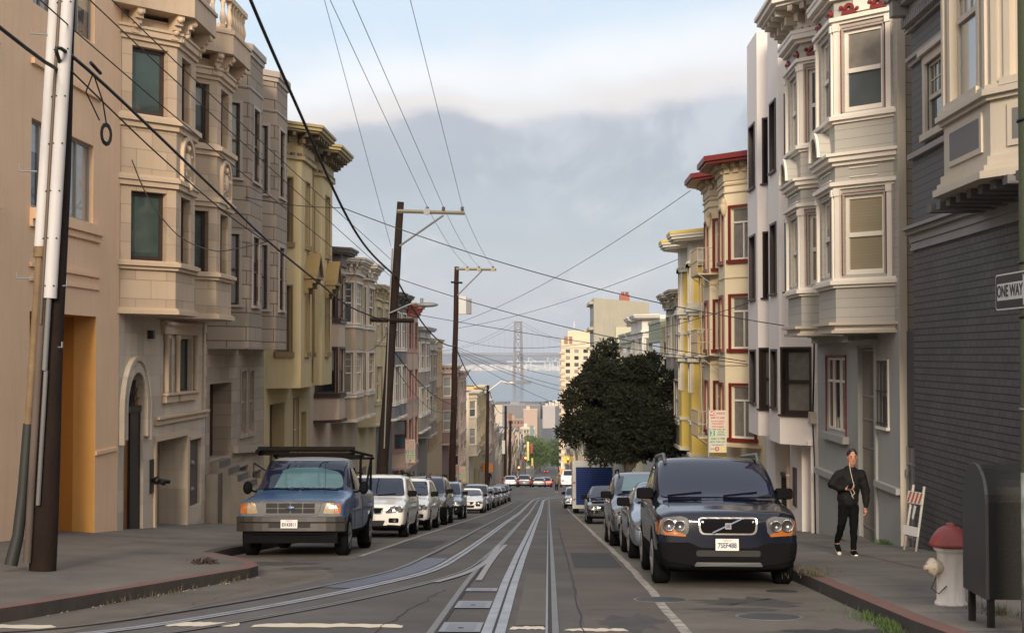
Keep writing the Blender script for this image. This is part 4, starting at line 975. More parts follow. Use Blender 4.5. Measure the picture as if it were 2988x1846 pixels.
for i, (b0, b1) in enumerate(((26.75, 30.35), (30.5, 34.1))):
    pts = bay_plan(1, b0, b1, .95, .95); mb, tr, rd = MB(), MB(), MB()
    for k, (q, r) in enumerate(zip(pts, pts[1:])):
        g = Fr(q, r, OR_); mg = .22 if k != 1 else .46
        hs = [(mg, g.len-mg, 1.62, 3.22, .16), (mg, g.len-mg, 4.92, 6.58, .16)]
        wall(mb, g, 0, g.len, .62, 7.25, hs, 0)
        for j, h in enumerate(hs): window(V, g, *h[:4], rec=.08, fw=.075, fm=whv, cm=plain('stone_grey_casing', (.36, .345, .30)), case=.035, cp=.02, red=(.03), pm=((blindc, glassb)[j] if k == 0 else (blindc, blindg)[j] if i else glassb), sill=.0)
        for z0, z1 in ((1.55, 3.36), (4.86, 6.72)):      # pilasters
            for u in (.02, g.len-.13):
                fbox(tr, g, u, u+.11, z0, z1-.0, 0, .06); fbox(tr, g, u-.012, u+.122, z1-.14, z1-.002, 0, .085)
        fbox(tr, g, .35, g.len-.35, 3.58, 3.60, 0, .03); fbox(tr, g, .35, g.len-.35, 3.76, 3.78, 0, .03)
        # red scroll ornament and small panel in the frieze
        for cxx in ((.30, g.len-.38) if k != 1 else (.3, g.len-.3)):
            for j in range(9):
                a0, a1 = math.pi*j/9, math.pi*(j+1)/9
                Q = [g.P(cxx-r_*math.cos(a), 6.99+r_*math.sin(a), w_) for w_ in (.0, .06) for a in (a0, a1) for r_ in (.06, .13)]
                rd.hexa([Q[0], Q[1], Q[3], Q[2], Q[4], Q[5], Q[7], Q[6]])
            fbox(rd, g, cxx-.17, cxx+.17, 6.90, 6.98, 0, .05); rd.ball(g.P(cxx-.19, 6.98, .03), .05, 8); rd.ball(g.P(cxx+.19, 7.05, .03), .05, 8)
        if k != 1: fbox(tr, g, g.len*.5-.18, g.len*.5+.2, 6.92, 7.2, 0, .04)
    for z0, z1, e in ((.5, .62, .03), (1.36, 1.42, .05), (1.42, 1.50, .12), (1.50, 1.55, .07), (3.36, 3.42, .05), (3.42, 3.50, .12), (3.84, 3.92, .06), (3.92, 4.02, .14), (4.02, 4.08, .20), (4.70, 4.76, .05), (4.76, 4.84, .12), (4.84, 4.88, .07), (6.72, 6.78, .05), (6.78, 6.86, .11), (7.22, 7.3, .10), (7.3, 7.42, .2)): band(tr, pts, e, z0, z1, OR_)
    band(tr, pts, .22, 7.42, 7.5, OR_)
    b = mb.build('bay_wall', gsid, V); tr.build('bay_moulding', whv, b, weld=False); rd.build('red_frieze', redtrim, b, weld=False)
    # white apron tray under the bay
    m = MB(); m.prism(offset_plan(pts, -.02, OR_), .50, .615); m.prism(offset_plan(pts, .10, OR_), .44, .50); m.prism(offset_plan(pts, .16, OR_), .60, .66); m.build('bay_apron', crm, V)
    # arched pediment on the near front corner
    g = Fr(pts[1], pts[2], OR_); m = MB(); um = g.len*.5; rr0 = .50
    for j in range(12):
        a0, a1 = math.pi*j/12, math.pi*(j+1)/12
        Q = [g.P(um-r_*math.cos(a), 4.08+r_*math.sin(a)*1.15, w_) for w_ in (.0, .26) for a in (a0, a1) for r_ in (rr0-.06, rr0-.01)]
        m.hexa([Q[0], Q[1], Q[3], Q[2], Q[4], Q[5], Q[7], Q[6]], 1)
        Q = [g.P(um-r_*math.cos(a), 4.08+r_*math.sin(a)*1.15, w_) for w_ in (.24, .29) for a in (a0, a1) for r_ in (rr0-.10, rr0)]
        m.hexa([Q[0], Q[1], Q[3], Q[2], Q[4], Q[5], Q[7], Q[6]])
        m.mesh([g.P(um, 4.08, .1), g.P(um-(rr0-.07)*math.cos(a0), 4.08+(rr0-.07)*math.sin(a0)*1.15, .1), g.P(um-(rr0-.07)*math.cos(a1), 4.08+(rr0-.07)*math.sin(a1)*1.15, .1)], [(0, 1, 2)], 1)
    m.build('arched_pediment', [whv, gsid], V)
    full = full[:-1]+[(XR, 30.42)]+pts[1:] if full else list(pts)
mb, dn = MB(), MB(); cornice(mb, dn, 1, full, 8.3, .75, .95, .55, .13, .2); c = mb.build('cornice', whv, V, weld=False); dn.build('bracket_row', crm, c, weld=False)
# ground floor of the victorian: windows with red trim, gated entrance
for a, b in ((31.2, 31.8), (31.9, 32.6), (32.7, 33.25)): window(V, f, U(a), U(b), -1.78, -.07, rec=.06, fw=.05, fm=whv, cm=whv, case=.0, red=.0, pm=glassd, sill=0, split=.68)
m = MB(); fbox(m, f, U(31.10), U(31.15), -1.9, .0, 0, .03); fbox(m, f, U(33.3), U(33.34), -1.9, .0, 0, .03); fbox(m, f, U(31.10), U(33.34), -.04, .0, .0, .035); m.build('window_casing', redtrim, V)
m = MB(); fbox(m, f, U(30.9), U(33.6), -2.02, -1.86, 0, .14); fbox(m, f, U(30.2), U(34.38), .28, .42, 0, .16); fbox(m, f, U(30.2), U(34.38), .42, .5, 0, .26); fbox(m, f, U(29.9), U(34.3), -2.95, -2.8, 0, .14); fbox(m, f, U(26.4), U(28.2), -2.7, -2.58, 0, .1); fbox(m, f, U(28.2), U(28.34), -4.2, .2, 0, .05); fbox(m, f, U(29.76), U(29.9), -4.2, .2, 0, .05); fbox(m, f, U(28.1), U(30), .2, .32, 0, .2)
m.build('ground_moulding', gbl, V)
m = MB(); fbox(m, f, U(28.36), U(29.74), -4.6, -.4, -.34, -.30); dd = m.build('door', plain('grey_door', (.17, .16, .155), .6), V)
m = MB()
for i in range(15): u = U(28.4)+i*.093; fbox(m, f, u, u+.016, -4.1, .1, -.06, -.045)
for z in (-4.05, -3.7, -2.0, -1.4, -.9, .08): fbox(m, f, U(28.36), U(29.74), z, z+.04, -.065, -.04)
m.build('security_gate', plain('pale_gate_paint', (.26, .23, .20), .6), dd)
window(V, f, U(27.3), U(28.0), -1.45, -.15, rec=.06, fm=whv, cm=whv, case=.06, pm=glassd)
m = MB()
for i in range(7): u = U(27.27)+i*.115; fbox(m, f, u, u+.018, -1.5, -.1, .05, .065)
for z in (-1.4, -.75, -.15): fbox(m, f, U(27.25), U(28.05), z, z+.03, .045, .07)
m.build('window_bars', blackm, V)
m = MB(); m.box(XR-.5, XR, 28.2, 29.95, -5, -3.93); m.box(XR-.35, XR, 31.2, 33.2, -6, -4.5); m.build('doorstep', concrete, V)

# ---- tall white stucco house with brown window slots
wst_ = mat('white_stucco', (.84, .77, .71), .85, var=.03, vscale=.4, bump=.3, dirt=.06)
Wh = lhouse('slot_window_house', 'tall smooth whitish stucco house with narrow chocolate brown window frames', 34.42, 42.6, -5, 1)
Y0, Y1 = 34.42, 42.6; f = Fr((XR, Y0), (XR, Y1), OR_); U = lambda y: y-Y0
hs = [(U(35.15), U(36.3), -5.5, -2.4, .18), (U(38.9), U(40.9), -6.2, -2.35, 1.0), (U(34.55), U(34.95), -.1-.6, .9, .1)]
mb = MB(); wall(mb, f, 0, U(Y1), -7, 9.4, hs)
for y, o in ((Y0+.01, -1), (Y1, 1)): g = Fr((XR, y), (19, y), (0, o)); wall(mb, g, 0, g.len, -7, 9.4)
full = []
for i, (b0, b1) in enumerate(((34.95, 38.35), (38.6, 42.2))):
    pts = bay_plan(1, b0, b1, .72, .85); bw_ = MB()
    for k, (q, r) in enumerate(zip(pts, pts[1:])):
        g = Fr(q, r, OR_); mg = .30 if k != 1 else .55
        fl = [(1.65, 3.5), (4.95, 6.8)]
        mg = .27 if k != 1 else .42
        if k == 0: fl.append((-1.55, .15)); 
        else: fl.append((-1.4, .1))
        hs = [(mg if not (k == 0 and a < 0) else .12, g.len-(mg if not (k == 0 and a < 0) else .1), a, b, .2, 1) for a, b in fl]
        wall(bw_, g, 0, g.len, -2.3, 9.35, hs, 0)
        for h in hs: window(Wh, g, *h[:4], rec=.14, fw=.085, fm=darkp, cm=darkp, pm=(curtain if h[2] < 0 and k == 0 else screen), case=.06, cp=.03, sill=.05)
    bw_.prism(pts, -2.33, -2.301); bw_.prism(pts, 9.351, 9.42)
    bw_.build('bay_wall', [wst_, darkp], Wh)
mb.build('wall', wst_, Wh); m = MB(); m.box(XR+.02, 19, Y0+.03, Y1-.03, 9.2, 9.35); m.build('roof', roofm, Wh)
entry_door(Wh, f, U(35.15), U(36.3), -5.5, -2.4, blackm)
m = MB(); fbox(m, f, U(35.0), U(35.13), -5.5, -2.3, 0, .06); fbox(m, f, U(36.32), U(36.45), -5.5, -2.3, 0, .06); fbox(m, f, U(34.95), U(36.5), -2.32, -2.22, 0, .16); m.build('door_casing', wst_, Wh)
m = MB()
for i in range(16): fbox(m, f, U(38.95)+i*.125, U(38.95)+i*.125+.03, -6.2, -3.55, -.2, -.17)
fbox(m, f, U(38.9), U(40.9), -3.6, -3.5, -.22, -.15); m.build('entry_gate', blackm, Wh)
m = MB(); fbox(m, f, U(37.35), U(37.75), -4.15, -3.1, 0, .05); m.build('vent_grille', darkp, Wh)
m = MB(); m.tube([f.P(U(38.15), -5.0, .1), f.P(U(38.15), .9, .1), f.P(U(38.0), 1.2, .1)], .055, 10); 
for z in (-3.4, -1.9, -.2): m.tube([f.P(U(38.15), z, .1), f.P(U(38.15), z+.07, .1)], .07, 10)
m.build('drainpipe', plain('cream_pipe', (.60, .47, .36), .5), Wh)
m = MB(); m.box(XR-.14, XR-.001, 34.6, 34.95, -1.75, -1.45); m.build('meter_box', crm, Wh)
m = MB(); m.tube([(XR-.06, 34.5, .6), (XR-.08, 34.52, -.6), (XR-.06, 34.75, -1.45)], .025, 6); m.tube([(XR-.06, 34.78, -1.75), (XR-.06, 34.6, -2.6), (XR-.06, 34.5, -4.9)], .02, 6); m.build('service_cable', blackm, Wh)

# ---- cream house with red windows and a fire escape
cre = mat('cream_yellow_stucco', (.80, .68, .46), .85, var=.04, vscale=.5, bump=.3, dirt=.08)
crt = plain('cream_ornament', (.58, .47, .30), .7); rw = plain('barn_red_frame', (.17, .018, .012), .5)
Rr = lhouse('red_window_house', 'cream stucco house with barn red windows, red cornice and a fire escape', 42.66, 52, -6, 1)
Y0, Y1 = 42.66, 52.0; f = Fr((XR, Y0), (XR, Y1), OR_); U = lambda y: y-Y0
mb = MB(); wall(mb, f, 0, U(Y1), -8, 5.8, [(U(46.6), U(47.7), -6.6, -3.9, .5), (U(44.2), U(46), -6.4, -4.4, .2)])
for y, o in ((Y0+.01, -1), (Y1, 1)): g = Fr((XR, y), (19, y), (0, o)); wall(mb, g, 0, g.len, -8, 5.8)
mb.build('wall', cre, Rr); m = MB(); m.box(XR+.02, 19, Y0+.03, Y1-.03, 5.6, 5.75); m.build('roof', roofm, Rr)
full = []
for i, (b0, b1) in enumerate(((43.5, 47.3), (47.7, 51.6))):
    pts = bay_plan(1, b0, b1, 1.0, 1.1); bw_, tr = MB(), MB()
    for k, (q, r) in enumerate(zip(pts, pts[1:])):
        g = Fr(q, r, OR_); mg = .26 if k != 1 else .42
        hs = [(mg, g.len-mg, a, b, .16) for a, b in ((-2.7, -1.0), (.2, 1.9), (3.1, 4.8))]
        wall(bw_, g, 0, g.len, -2.95, 5.7, hs, 0)
        for h in hs: window(Rr, g, *h[:4], rec=.10, fw=.05, fm=whitep, cm=rw, pm=random.choice([curtain, glassd, curtain, glassb]), style='transom', case=.085, cp=.05, sill=.12)
    for z0, z1, e in ((5.55, 5.62, .05), (5.3, 5.34, .05), (2.5, 2.54, .03), (-.35, -.31, .03), (-2.99, -2.9, .06)): band(tr, pts, e, z0, z1, OR_)
    b = bw_.build('bay_wall', cre, Rr); tr.build('bay_moulding', crt, b)
    m = MB(); m.ball((XR-1.03, b0+1.1, 5.0), .16, 8, 0, (.6, 1, 1)); m.lathe([(.04, 0), (.09, .1), (.14, .4)], (XR-1.02, b0+1.1, 4.55), n=8); m.build('ornament', crt, Rr)
    full = full[:-1]+[(XR, 47.5)]+pts[1:] if full else list(pts)
mb = MB(); band(mb, full, .62, 6.25, 6.33, OR_); band(mb, full, .70, 6.33, 6.5, OR_); c = mb.build('cornice', rw, Rr, weld=False)
mb = MB(); band(mb, full, .04, 5.7, 6.25, OR_)
for a, b in zip(full, full[1:]):
    g = Fr(a, b, OR_); n = max(2, int(g.len/.3))
    for i in range(n): u = (i+.5)*g.len/n; fbox(mb, g, u-.10, u+.10, 5.95, 6.12, .041, .12); fbox(mb, g, u-.08, u+.08, 6.12, 6.249, .041, .28)
mb.build('scroll_row', crt, c, weld=False)
fe = plain('fire_escape_paint', (.45, .37, .27), .6)
m = MB()
def bar(a, b, r=.014): m.tube([a, b], r, 5)
xo, xi, ya, yb = XR-1.5, XR-.98, 48.2, 50.4
for z in (-2.9, .0, 2.9):
    m.box(xo, xi+.3, ya, yb, z-.05, z)
    for i in range(10): y = ya+(yb-ya)*i/9; bar((xo, y, z), (xo, y, z+.9))
    for zz in (z+.45, z+.9): bar((xo, ya, zz), (xo, yb, zz)); bar((xo, ya, zz), (xi, ya, zz)); bar((xo, yb, zz), (xi, yb, zz))
    for t in (.33, .66): bar((xo+(xi-xo)*t, ya, z), (xo+(xi-xo)*t, ya, z+.9))
    bar((xo, ya, z-.02), (xi+.3, ya, z-.6)); bar((xo, yb, z-.02), (xi+.3, yb, z-.6))
for z in (-2.9, .0):
    for dy in (0, .4):
        bar((xo+.2, 48.6+dy, z), (xo+.15, 48.6+dy, z+2.9), .022)
    for i in range(10): bar((xo+.18, 48.6, z+.3*i), (xo+.18, 49.0, z+.3*i), .012)
m.build('fire_escape', fe, Rr, weld=False)
garage_door(Rr, f, U(44.2), U(46), -6.4, -4.4, plain('cream_garage', (.45, .38, .28))); entry_door(Rr, f, U(46.6), U(47.7), -6.6, -3.9, rw)
m = MB(); fbox(m, f, 0, U(44.1), -8, -4.6, 0, .03); m.build('red_base', rw, Rr)
m = MB()        # roof ladder frame
for y in (44.5, 45.4):
    for x in (9.5, 10.2): m.tube([(x, y, 5.8), (x, y, 8.3)], .03, 6)
for z in (7.6, 8.3): m.tube([(9.5, 44.5, z), (10.2, 44.5, z), (10.2, 45.4, z), (9.5, 45.4, z), (9.5, 44.5, z)], .025, 5)
m.tube([(9.4, 44.5, 5.8), (8.3, 44.5, 7.9)], .025, 5)
m.build('roof_frame', plain('galvanised', (.4, .4, .38), .4, metal=.5), Rr, weld=False)

# ---- egg yellow victorian
ey = mat('egg_yellow_wall', (.72, .52, .12), .8, var=.04, bump=.2); eyt = plain('ivory_trim', (.68, .63, .52), .55)
pr, ff = rowhouse('row_house', 'egg yellow victorian with thick ivory mouldings and bracketed cornice', 1, 52.06, 60.2, 4.75, ey, eyt, p=1.15, a=1.5, wmarg=.6, fm=eyt, cm=eyt, corn=.85, ch=1.25, brk=0, hh=2.1, fh=3.6, case=.06, dentil=.2, faces=(0,), pms=[glassb, curtain])
for b0 in (52.18, 56.16):
    pts = bay_plan(1, b0, b0+3.9, 1.15, 1.5); m = MB()
    for z0, z1, e in ((-.28, -.1, .16), (-.1, .05, .24), (1.55, 1.7, .1), (1.7, 1.9, .2), (1.9, 2.05, .12), (3.5, 3.62, .12)): band(m, pts, e, z0, z1-.002, OR_)
    for a, b in zip(pts, pts[1:]):
        g = Fr(a, b, OR_)
        for u in (.03, g.len-.13): fbox(m, g, u, u+.10, -1.5, 3.5, 0, .06)
    m.build('bay_moulding', eyt, pr, weld=False)
q1, q2 = bay_plan(1, 52.18, 56.08, 1.15, 1.5), bay_plan(1, 56.16, 60.06, 1.15, 1.5)
m = MB(); band(m, q1[:-1]+[(XR, 56.12)]+q2[1:], .87, 4.752, 4.86, OR_); m.build('cornice_cap', ey, pr, weld=False)
rowhouse('row_house', 'dull taupe house half hidden behind the street tree', 1, 60.26, 69, 2.95, wm('taupe_grey_wall', (.27, .235, .20)), eyt, p=.9, a=.9, brk=.5, dentil=.2, cm=plain('taupe_cornice', (.36, .31, .24)))
rowhouse('row_house', 'flat pale green board house above the tree', 1, 69.06, 83, 1.8, mat('pale_green_boards', (.36, .38, .26), .8, var=.08, pattern='siding', pv=.3, line=.06, ldark=.6), plain('pale_green_trim', (.40, .41, .30)), p=.85, a=.05, nb=1, corn=0, fm=whitep)
rowhouse('row_house', 'white house with stacked white cornice bands above the tree', 1, 83.06, 96, 2.5, wm('chalk_wall', (.62, .60, .55)), whitep, p=.95, a=.9, corn=.6, brk=0, ch=1.1)
rowhouse('row_house', 'pale lime plaster house behind the tree top', 1, 96.06, 118, 1.7, wm('pale_lime_wall', (.42, .42, .31)), plain('lime_trim', (.46, .45, .36)), p=.6, a=.6, corn=.2, brk=0)
rowhouse('row_house', 'buff plaster house before the far right corner', 1, 118.06, 141, .9, wm('buff_wall', (.42, .38, .30)), plain('buff_trim', (.5, .45, .36)), p=.8, a=.8, corn=.3, brk=0)

# ---- the street goes on uphill behind the viewer; unseen houses added for reflections
for (sd, y0, y1, tp, c, lb) in ((-1, -26, -10, 8.5, (.30, .27, .24), 'unseen brown house behind the viewer on the left'), (-1, -52, -26.1, 11, (.35, .33, .3), 'unseen grey house uphill behind the viewer on the left'), (1, -26, -10, 8.0, (.3, .22, .18), 'unseen tan house behind the viewer on the right'), (1, -52, -26.1, 10.5, (.28, .28, .27), 'unseen stone grey house uphill behind the viewer on the right')):
    rowhouse('row_house', lb, sd, y0, y1, tp, wm('uphill_wall_%d%d' % (sd+1, -y0), c), whitep, nb=2, p=.9, a=1.2, brk=0)
# ================================================================= BEYOND THE INTERSECTION
rnd = random.Random(21)
farp = [(.50, .38, .18), (.40, .30, .22), (.46, .38, .27), (.34, .24, .18), (.5, .43, .33), (.30, .26, .22), (.42, .32, .25), (.34, .33, .30), (.50, .40, .25), (.32, .20, .15), (.48, .45, .40), (.26, .28, .25)]
far_desc = ['ochre yellow', 'rosy brown', 'sand coloured', 'brick red', 'ivory', 'grey brown', 'pale terracotta', 'stone grey', 'golden tan', 'rust red', 'chalk white', 'dull green']
def far_house(side, y0, y1, top, ci, extra, cols=None, rows=None, corn=.3):
    X = XL if side < 0 else XR; o = outw(side)
    par = thing('street_building', far_desc[ci]+' '+extra, 'building', (X, (y0+y1)/2, gz((y0+y1)/2)))
    m = wm('far_wall_%d' % ci, farp[ci]); W = y1-y0; g0 = gz(y0); n = cols or max(2, int(W/3)); r = rows or max(1, int((top-g0-4)/3.1))
    f = shell(par, side, y0, y1, top, m, 16)
    for j in range(r):
        z = top-1.0-j*3.1
        for i in range(n):
            u0, u1 = (i+.25)*W/n, (i+.75)*W/n; fr = MB()
            fbox(fr, f, u0-.1, u1+.1, z-1.8, z+.1, .0, .07); w_ = fr.build('window', whitep if (ci+j) % 2 else browntr, par)
            g = MB(); fbox(g, f, u0, u1, z-1.7, z, .0701, .08); g.build('pane', GL[(i+j+ci) % 4], w_)
    mb = MB(); cornice(mb, mb, side, [(X, y0), (X, y1)], top+.15, corn, .5, 0); mb.build('cornice', plain('far_cornice_%d' % (ci % 3), [(.5, .44, .34), (.34, .28, .22), (.45, .42, .4)][ci % 3]), par, weld=False)
    return par
yy = 161.5; k = 0
notes = ['building with flat roof just past the intersection on the left', 'building standing second past the intersection on the left', 'building third past the intersection on the left', 'building fourth past the intersection on the left', 'building fifth past the intersection, left', 'building sixth past the intersection, left', 'building seventh past the intersection, left', 'building eighth past the intersection, left', 'building ninth past the intersection, left', 'building tenth past the intersection, left']
for wd, top in ((11, -4.4), (11, -4.0), (11, -5.2), (11, -6.6), (11, -7.5), (12, -9.5), (14, -10.5), (16, -13), (16, -15), (15, -16), (16, -18)):
    ci = (4, 0, 8, 2, 3, 1, 5, 6, 2, 9, 4)[k]
    if k < 5: rowhouse('row_house', far_desc[ci]+' bay fronted house '+('first past', 'second past', 'third past', 'fourth past', 'fifth past')[k]+' the intersection on the left', -1, yy, yy+wd, top, wm('far_wall_%d' % ci, farp[ci]), plain('far_trim_%d' % k, ((.55, .48, .36), (.62, .52, .3), (.5, .4, .25), (.5, .45, .4), (.3, .2, .15))[k]), nb=2, p=.9, a=1.0, fh=3.3, brk=0, corn=.45, hh=1.9, case=.14)
    else: far_house(-1, yy, yy+wd, top, ci, notes[k-4]); 
    yy += wd+.06; k += 1
yy = 316
for i in range(14):
    wd = (16, 18, 15, 20, 14, 17, 19)[i % 7]; far_house(-1, yy, yy+wd, gz(yy)+rnd.choice([12, 14, 15, 11, 17]), (1, 3, 10, 9, 4, 6, 11)[i % 7], 'block %s down the left side of the shopping street' % ('first', 'second', 'third', 'fourth', 'fifth', 'sixth', 'seventh', 'eighth', 'ninth', 'tenth', 'eleventh', 'twelfth', 'thirteenth', 'fourteenth')[i], cols=4, rows=3); yy += wd+.1
# right side
def cornerblock():
    par = thing('corner_block', 'big blank beige six storey building beyond the intersection on the right', 'building', (12, 165, -15.7))
    m = wm('beige_blank_wall', (.31, .295, .235)); mb = MB(); mb.prism([(5.4, 161.5), (12.0, 161.5), (12.0, 176), (5.4, 176)], -17, 6.2)
    mb.mesh([Vector((5.4, 161.5, 6.2)), Vector((5.4, 161.5, 6.8)), Vector((12, 161.5, 5.6)), Vector((12, 161.5, 6.2)), Vector((5.4, 176, 6.2)), Vector((5.4, 176, 6.8)), Vector((12, 176, 6.2)), Vector((12, 176, 5.6))], [(0, 1, 3), (4, 5, 6), (1, 5, 6, 3), (0, 4, 5, 1)])
    mb.build('wall', m, par)
    tr = MB(); f = Fr((5.4, 161.5), (5.4, 176), (-1, 0))
    for z in (6.1, 3.0, .6, -2.5, -5.5):
        tr.prism([(4.9, 163), (5.4, 162.3), (5.4, 175), (4.9, 174)], z, z+.35)
    tr.build('ledge', plain('far_cornice_0', (.5, .44, .34)), par)
    for j in range(5):
        for i in range(3): g = MB(); fbox(g, f, 2+i*4, 3.6+i*4, 4-j*3.1, 5.7-j*3.1, 0, .08); g.build('window', glassb, par)
    c = MB(); c.box(8.7, 9.9, 165, 166.2, 5.9, 7.3); c.lathe([(.2, 0), (.2, .4)], (9.1, 165.6, 7.3), n=8); c.lathe([(.2, 0), (.2, .4)], (9.6, 165.6, 7.3), n=8); c.build('chimney', plain('brick_red', (.26, .07, .05)), par)
    return par
cornerblock()
def lowblock():
    par = thing('corner_block', 'lower pale lime wing with a small dark chimney beside the big blank building', 'building', (10, 150, -15))
    mb = MB(); mb.box(7.0, 16, 141.1, 142.6, -16, 2.9); mb.build('wall', wm('pale_lime_wall', (.42, .42, .31)), par)
    c = MB(); c.box(8.2, 8.9, 141.4, 142.2, 2.9, 3.7); c.build('chimney', darkp, par)
lowblock()
yy = 176.2
for i in range(8): wd = 17; far_house(1, yy, yy+wd, gz(yy)+11, (4, 2, 10, 5, 7, 8, 6, 0)[i], 'building number %s past the big beige corner block on the right' % ('one', 'two', 'three', 'four', 'five', 'six', 'seven', 'eight')[i], cols=4, rows=2); yy += wd+.1
yy = 316
for i in range(9): wd = 28; far_house(1, yy, yy+wd, gz(yy)+12, (3, 10, 1, 9, 4, 6, 2, 7, 5)[i], 'block %s down the right side of the shopping street' % ('first', 'second', 'third', 'fourth', 'fifth', 'sixth', 'seventh', 'eighth', 'ninth')[i], cols=5, rows=2); yy += wd+.1

# apartment tower
T = thing('apartment_tower', 'cream high rise with stacked balconies standing behind the street tree', 'tower', (14, 600, -53))
m = MB(); twm = mat('tower_cream', (.62, .50, .36), .8, var=.05, vscale=.1, bump=0)
m.box(5.7, 24, 600, 618, -56, 7.2); m.box(8.5, 22, 601, 616, 7.2, 10.8); m.box(5.3, 24.3, 599.6, 618.4, 3.2, 3.9); m.build('wall', twm, T)
for j in range(19):
    z = .6-j*3.0; s = MB(); s.box(4.9, 7.2, 599.2, 600, z-.15, z+.9); s.box(4.7, 5.7, 600, 618, z-.15, z+.05); s.build('balcony', plain('tower_balcony', (.45, .36, .26)), T)
    for x0, x1 in ((7.7, 9.6), (11.5, 13.4), (15.5, 17.5), (19.5, 21.5)): g = MB(); g.box(x0, x1, 599.9, 600.0, z+.3, z+1.9); g.build('window', GL[(j+int(x0)) % 3], T)
for x0, x1 in ((7.0, 8.6), (9.2, 10.6)): g = MB(); g.box(x0, x1, 599.5, 601, 5.0, 8.2); g.build('plant_room', plain('rust_brown', (.22, .13, .09)), T)
g = MB(); g.tube([(11.5, 605, 10.8), (11.5, 605, 15)], .15, 5); g.build('antenna', whitep, T)

# city between the street's end and the water
rnd = random.Random(8); nm = 0
spots = [(-34, 1000, 28, 30, -37, (.17, .17, .18), 'wide slate grey building with flat roof near the end of the street'), (-18, 980, 10, 12, -39.5, (.40, .30, .24), 'small pink rooftop block in front of the slate grey building'),
         (1, 1880, 26, 30, -65.5, (.62, .56, .46), 'long cream waterfront hall at the end of the street'), (-45, 1700, 34, 30, -63.5, (.5, .48, .44), 'pale waterfront block left of the cream hall'), (-5.5, 1300, 12, 20, -49, (.36, .34, .33), 'grey mid rise left of the cream hall'),
         (-60, 1200, 20, 24, -45, (.46, .4, .33), 'tan block beside the yellow roof tank'), (-26, 860, 10, 20, -41, (.26, .17, .13), 'rust red rooftop building above the shopping street'), (-15.5, 760, 8, 20, -41, (.45, .38, .31), 'peach building with white roof line above the shopping street')]
for (x, y, wx, wy, top, c, lb) in spots:
    t = thing('city_building', lb, 'building', (x+wx/2, y, gz(y))); nm += 1
    m = MB(); m.box(x, x+wx, y, y+wy, gz(y)-2, top); m.build('wall', plain('city_wall_%d' % nm, c, .85), t)
    m = MB(); m.box(x+wx*.2, x+wx*.45, y+2, y+8, top, top+2.4); m.box(x-.3, x+wx+.3, y-.3, y+.4, top-.2, top+.5); m.build('roof_box', plain('city_roof_%d' % nm, tuple(min(.7, q*1.3) for q in c)), t)
    for j in range(4):
        for i in (range(5) if y < 900 else ()): g = MB(); g.box(x+wx*(i+.25)/5, x+wx*(i+.7)/5, y-.2, y, top-2.6-j*3.4, top-.9-j*3.4); g.build('window', [glassb, glassd][(i+j) % 2], t)
if 0: rt = thing('roof_building', 'yellow plaster building with a round roof tank low beside the fourth pole', 'building', (-9, 214, -21))
if 0: m = MB(); m.box(-9.3, -7.4, 214, 222, -22, -6.2); m.lathe([(1.0, 0), (1.05, 1.4), (.9, 1.6)], (-8.5, 216, -6.2), n=16); m.build('wall', plain('tank_yellow', (.56, .44, .22)), rt)

# ---- bridge over the bay
BR = thing('suspension_bridge', 'pale hazy suspension bridge with one tall cross braced tower in the bay', 'bridge', (-77, 3450, -72))
bm_ = plain('bridge_paint', (.22, .205, .21), .7); ux, uy = .72, -.69   # bridge axis
def bp(s, t, z): return Vector((-77+ux*s-uy*t*1.0, 3450+uy*s+ux*t, z))
m = MB()
for t in (-13, 13):
    m.tube([bp(0, t*1.12, -66), bp(0, t*.82, 86)], [4.2, 2.8], 4, sm=False)
lv = [(-60, -20), (-20, 8), (12, 40), (40, 64), (64, 84)]
for a, b in lv:
    s = lambda z: 13*(1.12-.30*(z+66)/152)
    m.tube([bp(0, -s(a), a), bp(0, s(b), b)], 1.3, 4, sm=False); m.tube([bp(0, s(a), a), bp(0, -s(b), b)], 1.3, 4, sm=False); m.tube([bp(0, -s(b), b), bp(0, s(b), b)], 1.7, 4, sm=False)
m.build('tower', bm_, BR, weld=False)
m = MB(); p = [bp(-22, -26, 0), bp(22, -26, 0), bp(22, 26, 0), bp(-22, 26, 0)]; m.prism([(q.x, q.y) for q in p], -73, -66); m.build('pier', plain('pier_concrete', (.2, .19, .19), .9), BR)
m = MB()
for z0, z1 in ((-4.5, -3), (3, 5)):
    p = [bp(-900, -10, 0), bp(700, -10, 0), bp(700, 10, 0), bp(-900, 10, 0)]; m.prism([(q.x, q.y) for q in p], z0, z1)
for t in (-10, 10):
    for i in range(-90, 70): m.tube([bp(i*10, t, -3), bp(i*10+5, t, 3)], .5, 4, sm=False, cap=False); m.tube([bp(i*10+5, t, 3), bp(i*10+10, t, -3)], .5, 4, sm=False, cap=False)
m.build('deck', bm_, BR, weld=False)
m = MB()
cz = lambda s: 86-78*(1-(1-abs(s)/350)**2)
for t in (-11, 11): m.tube([bp(s, t, cz(s)) for s in range(-350, 351, 25)], .6, 5)
m.build('main_cable', bm_, BR, weld=False)
for s in range(-340, 341, 20):
    if abs(s) < 12: continue
    m = MB(); m.tube([bp(s, 11, 5), bp(s, 11, cz(s))], .16, 4, cap=False, sm=False); m.build('suspender', bm_, BR, weld=False)
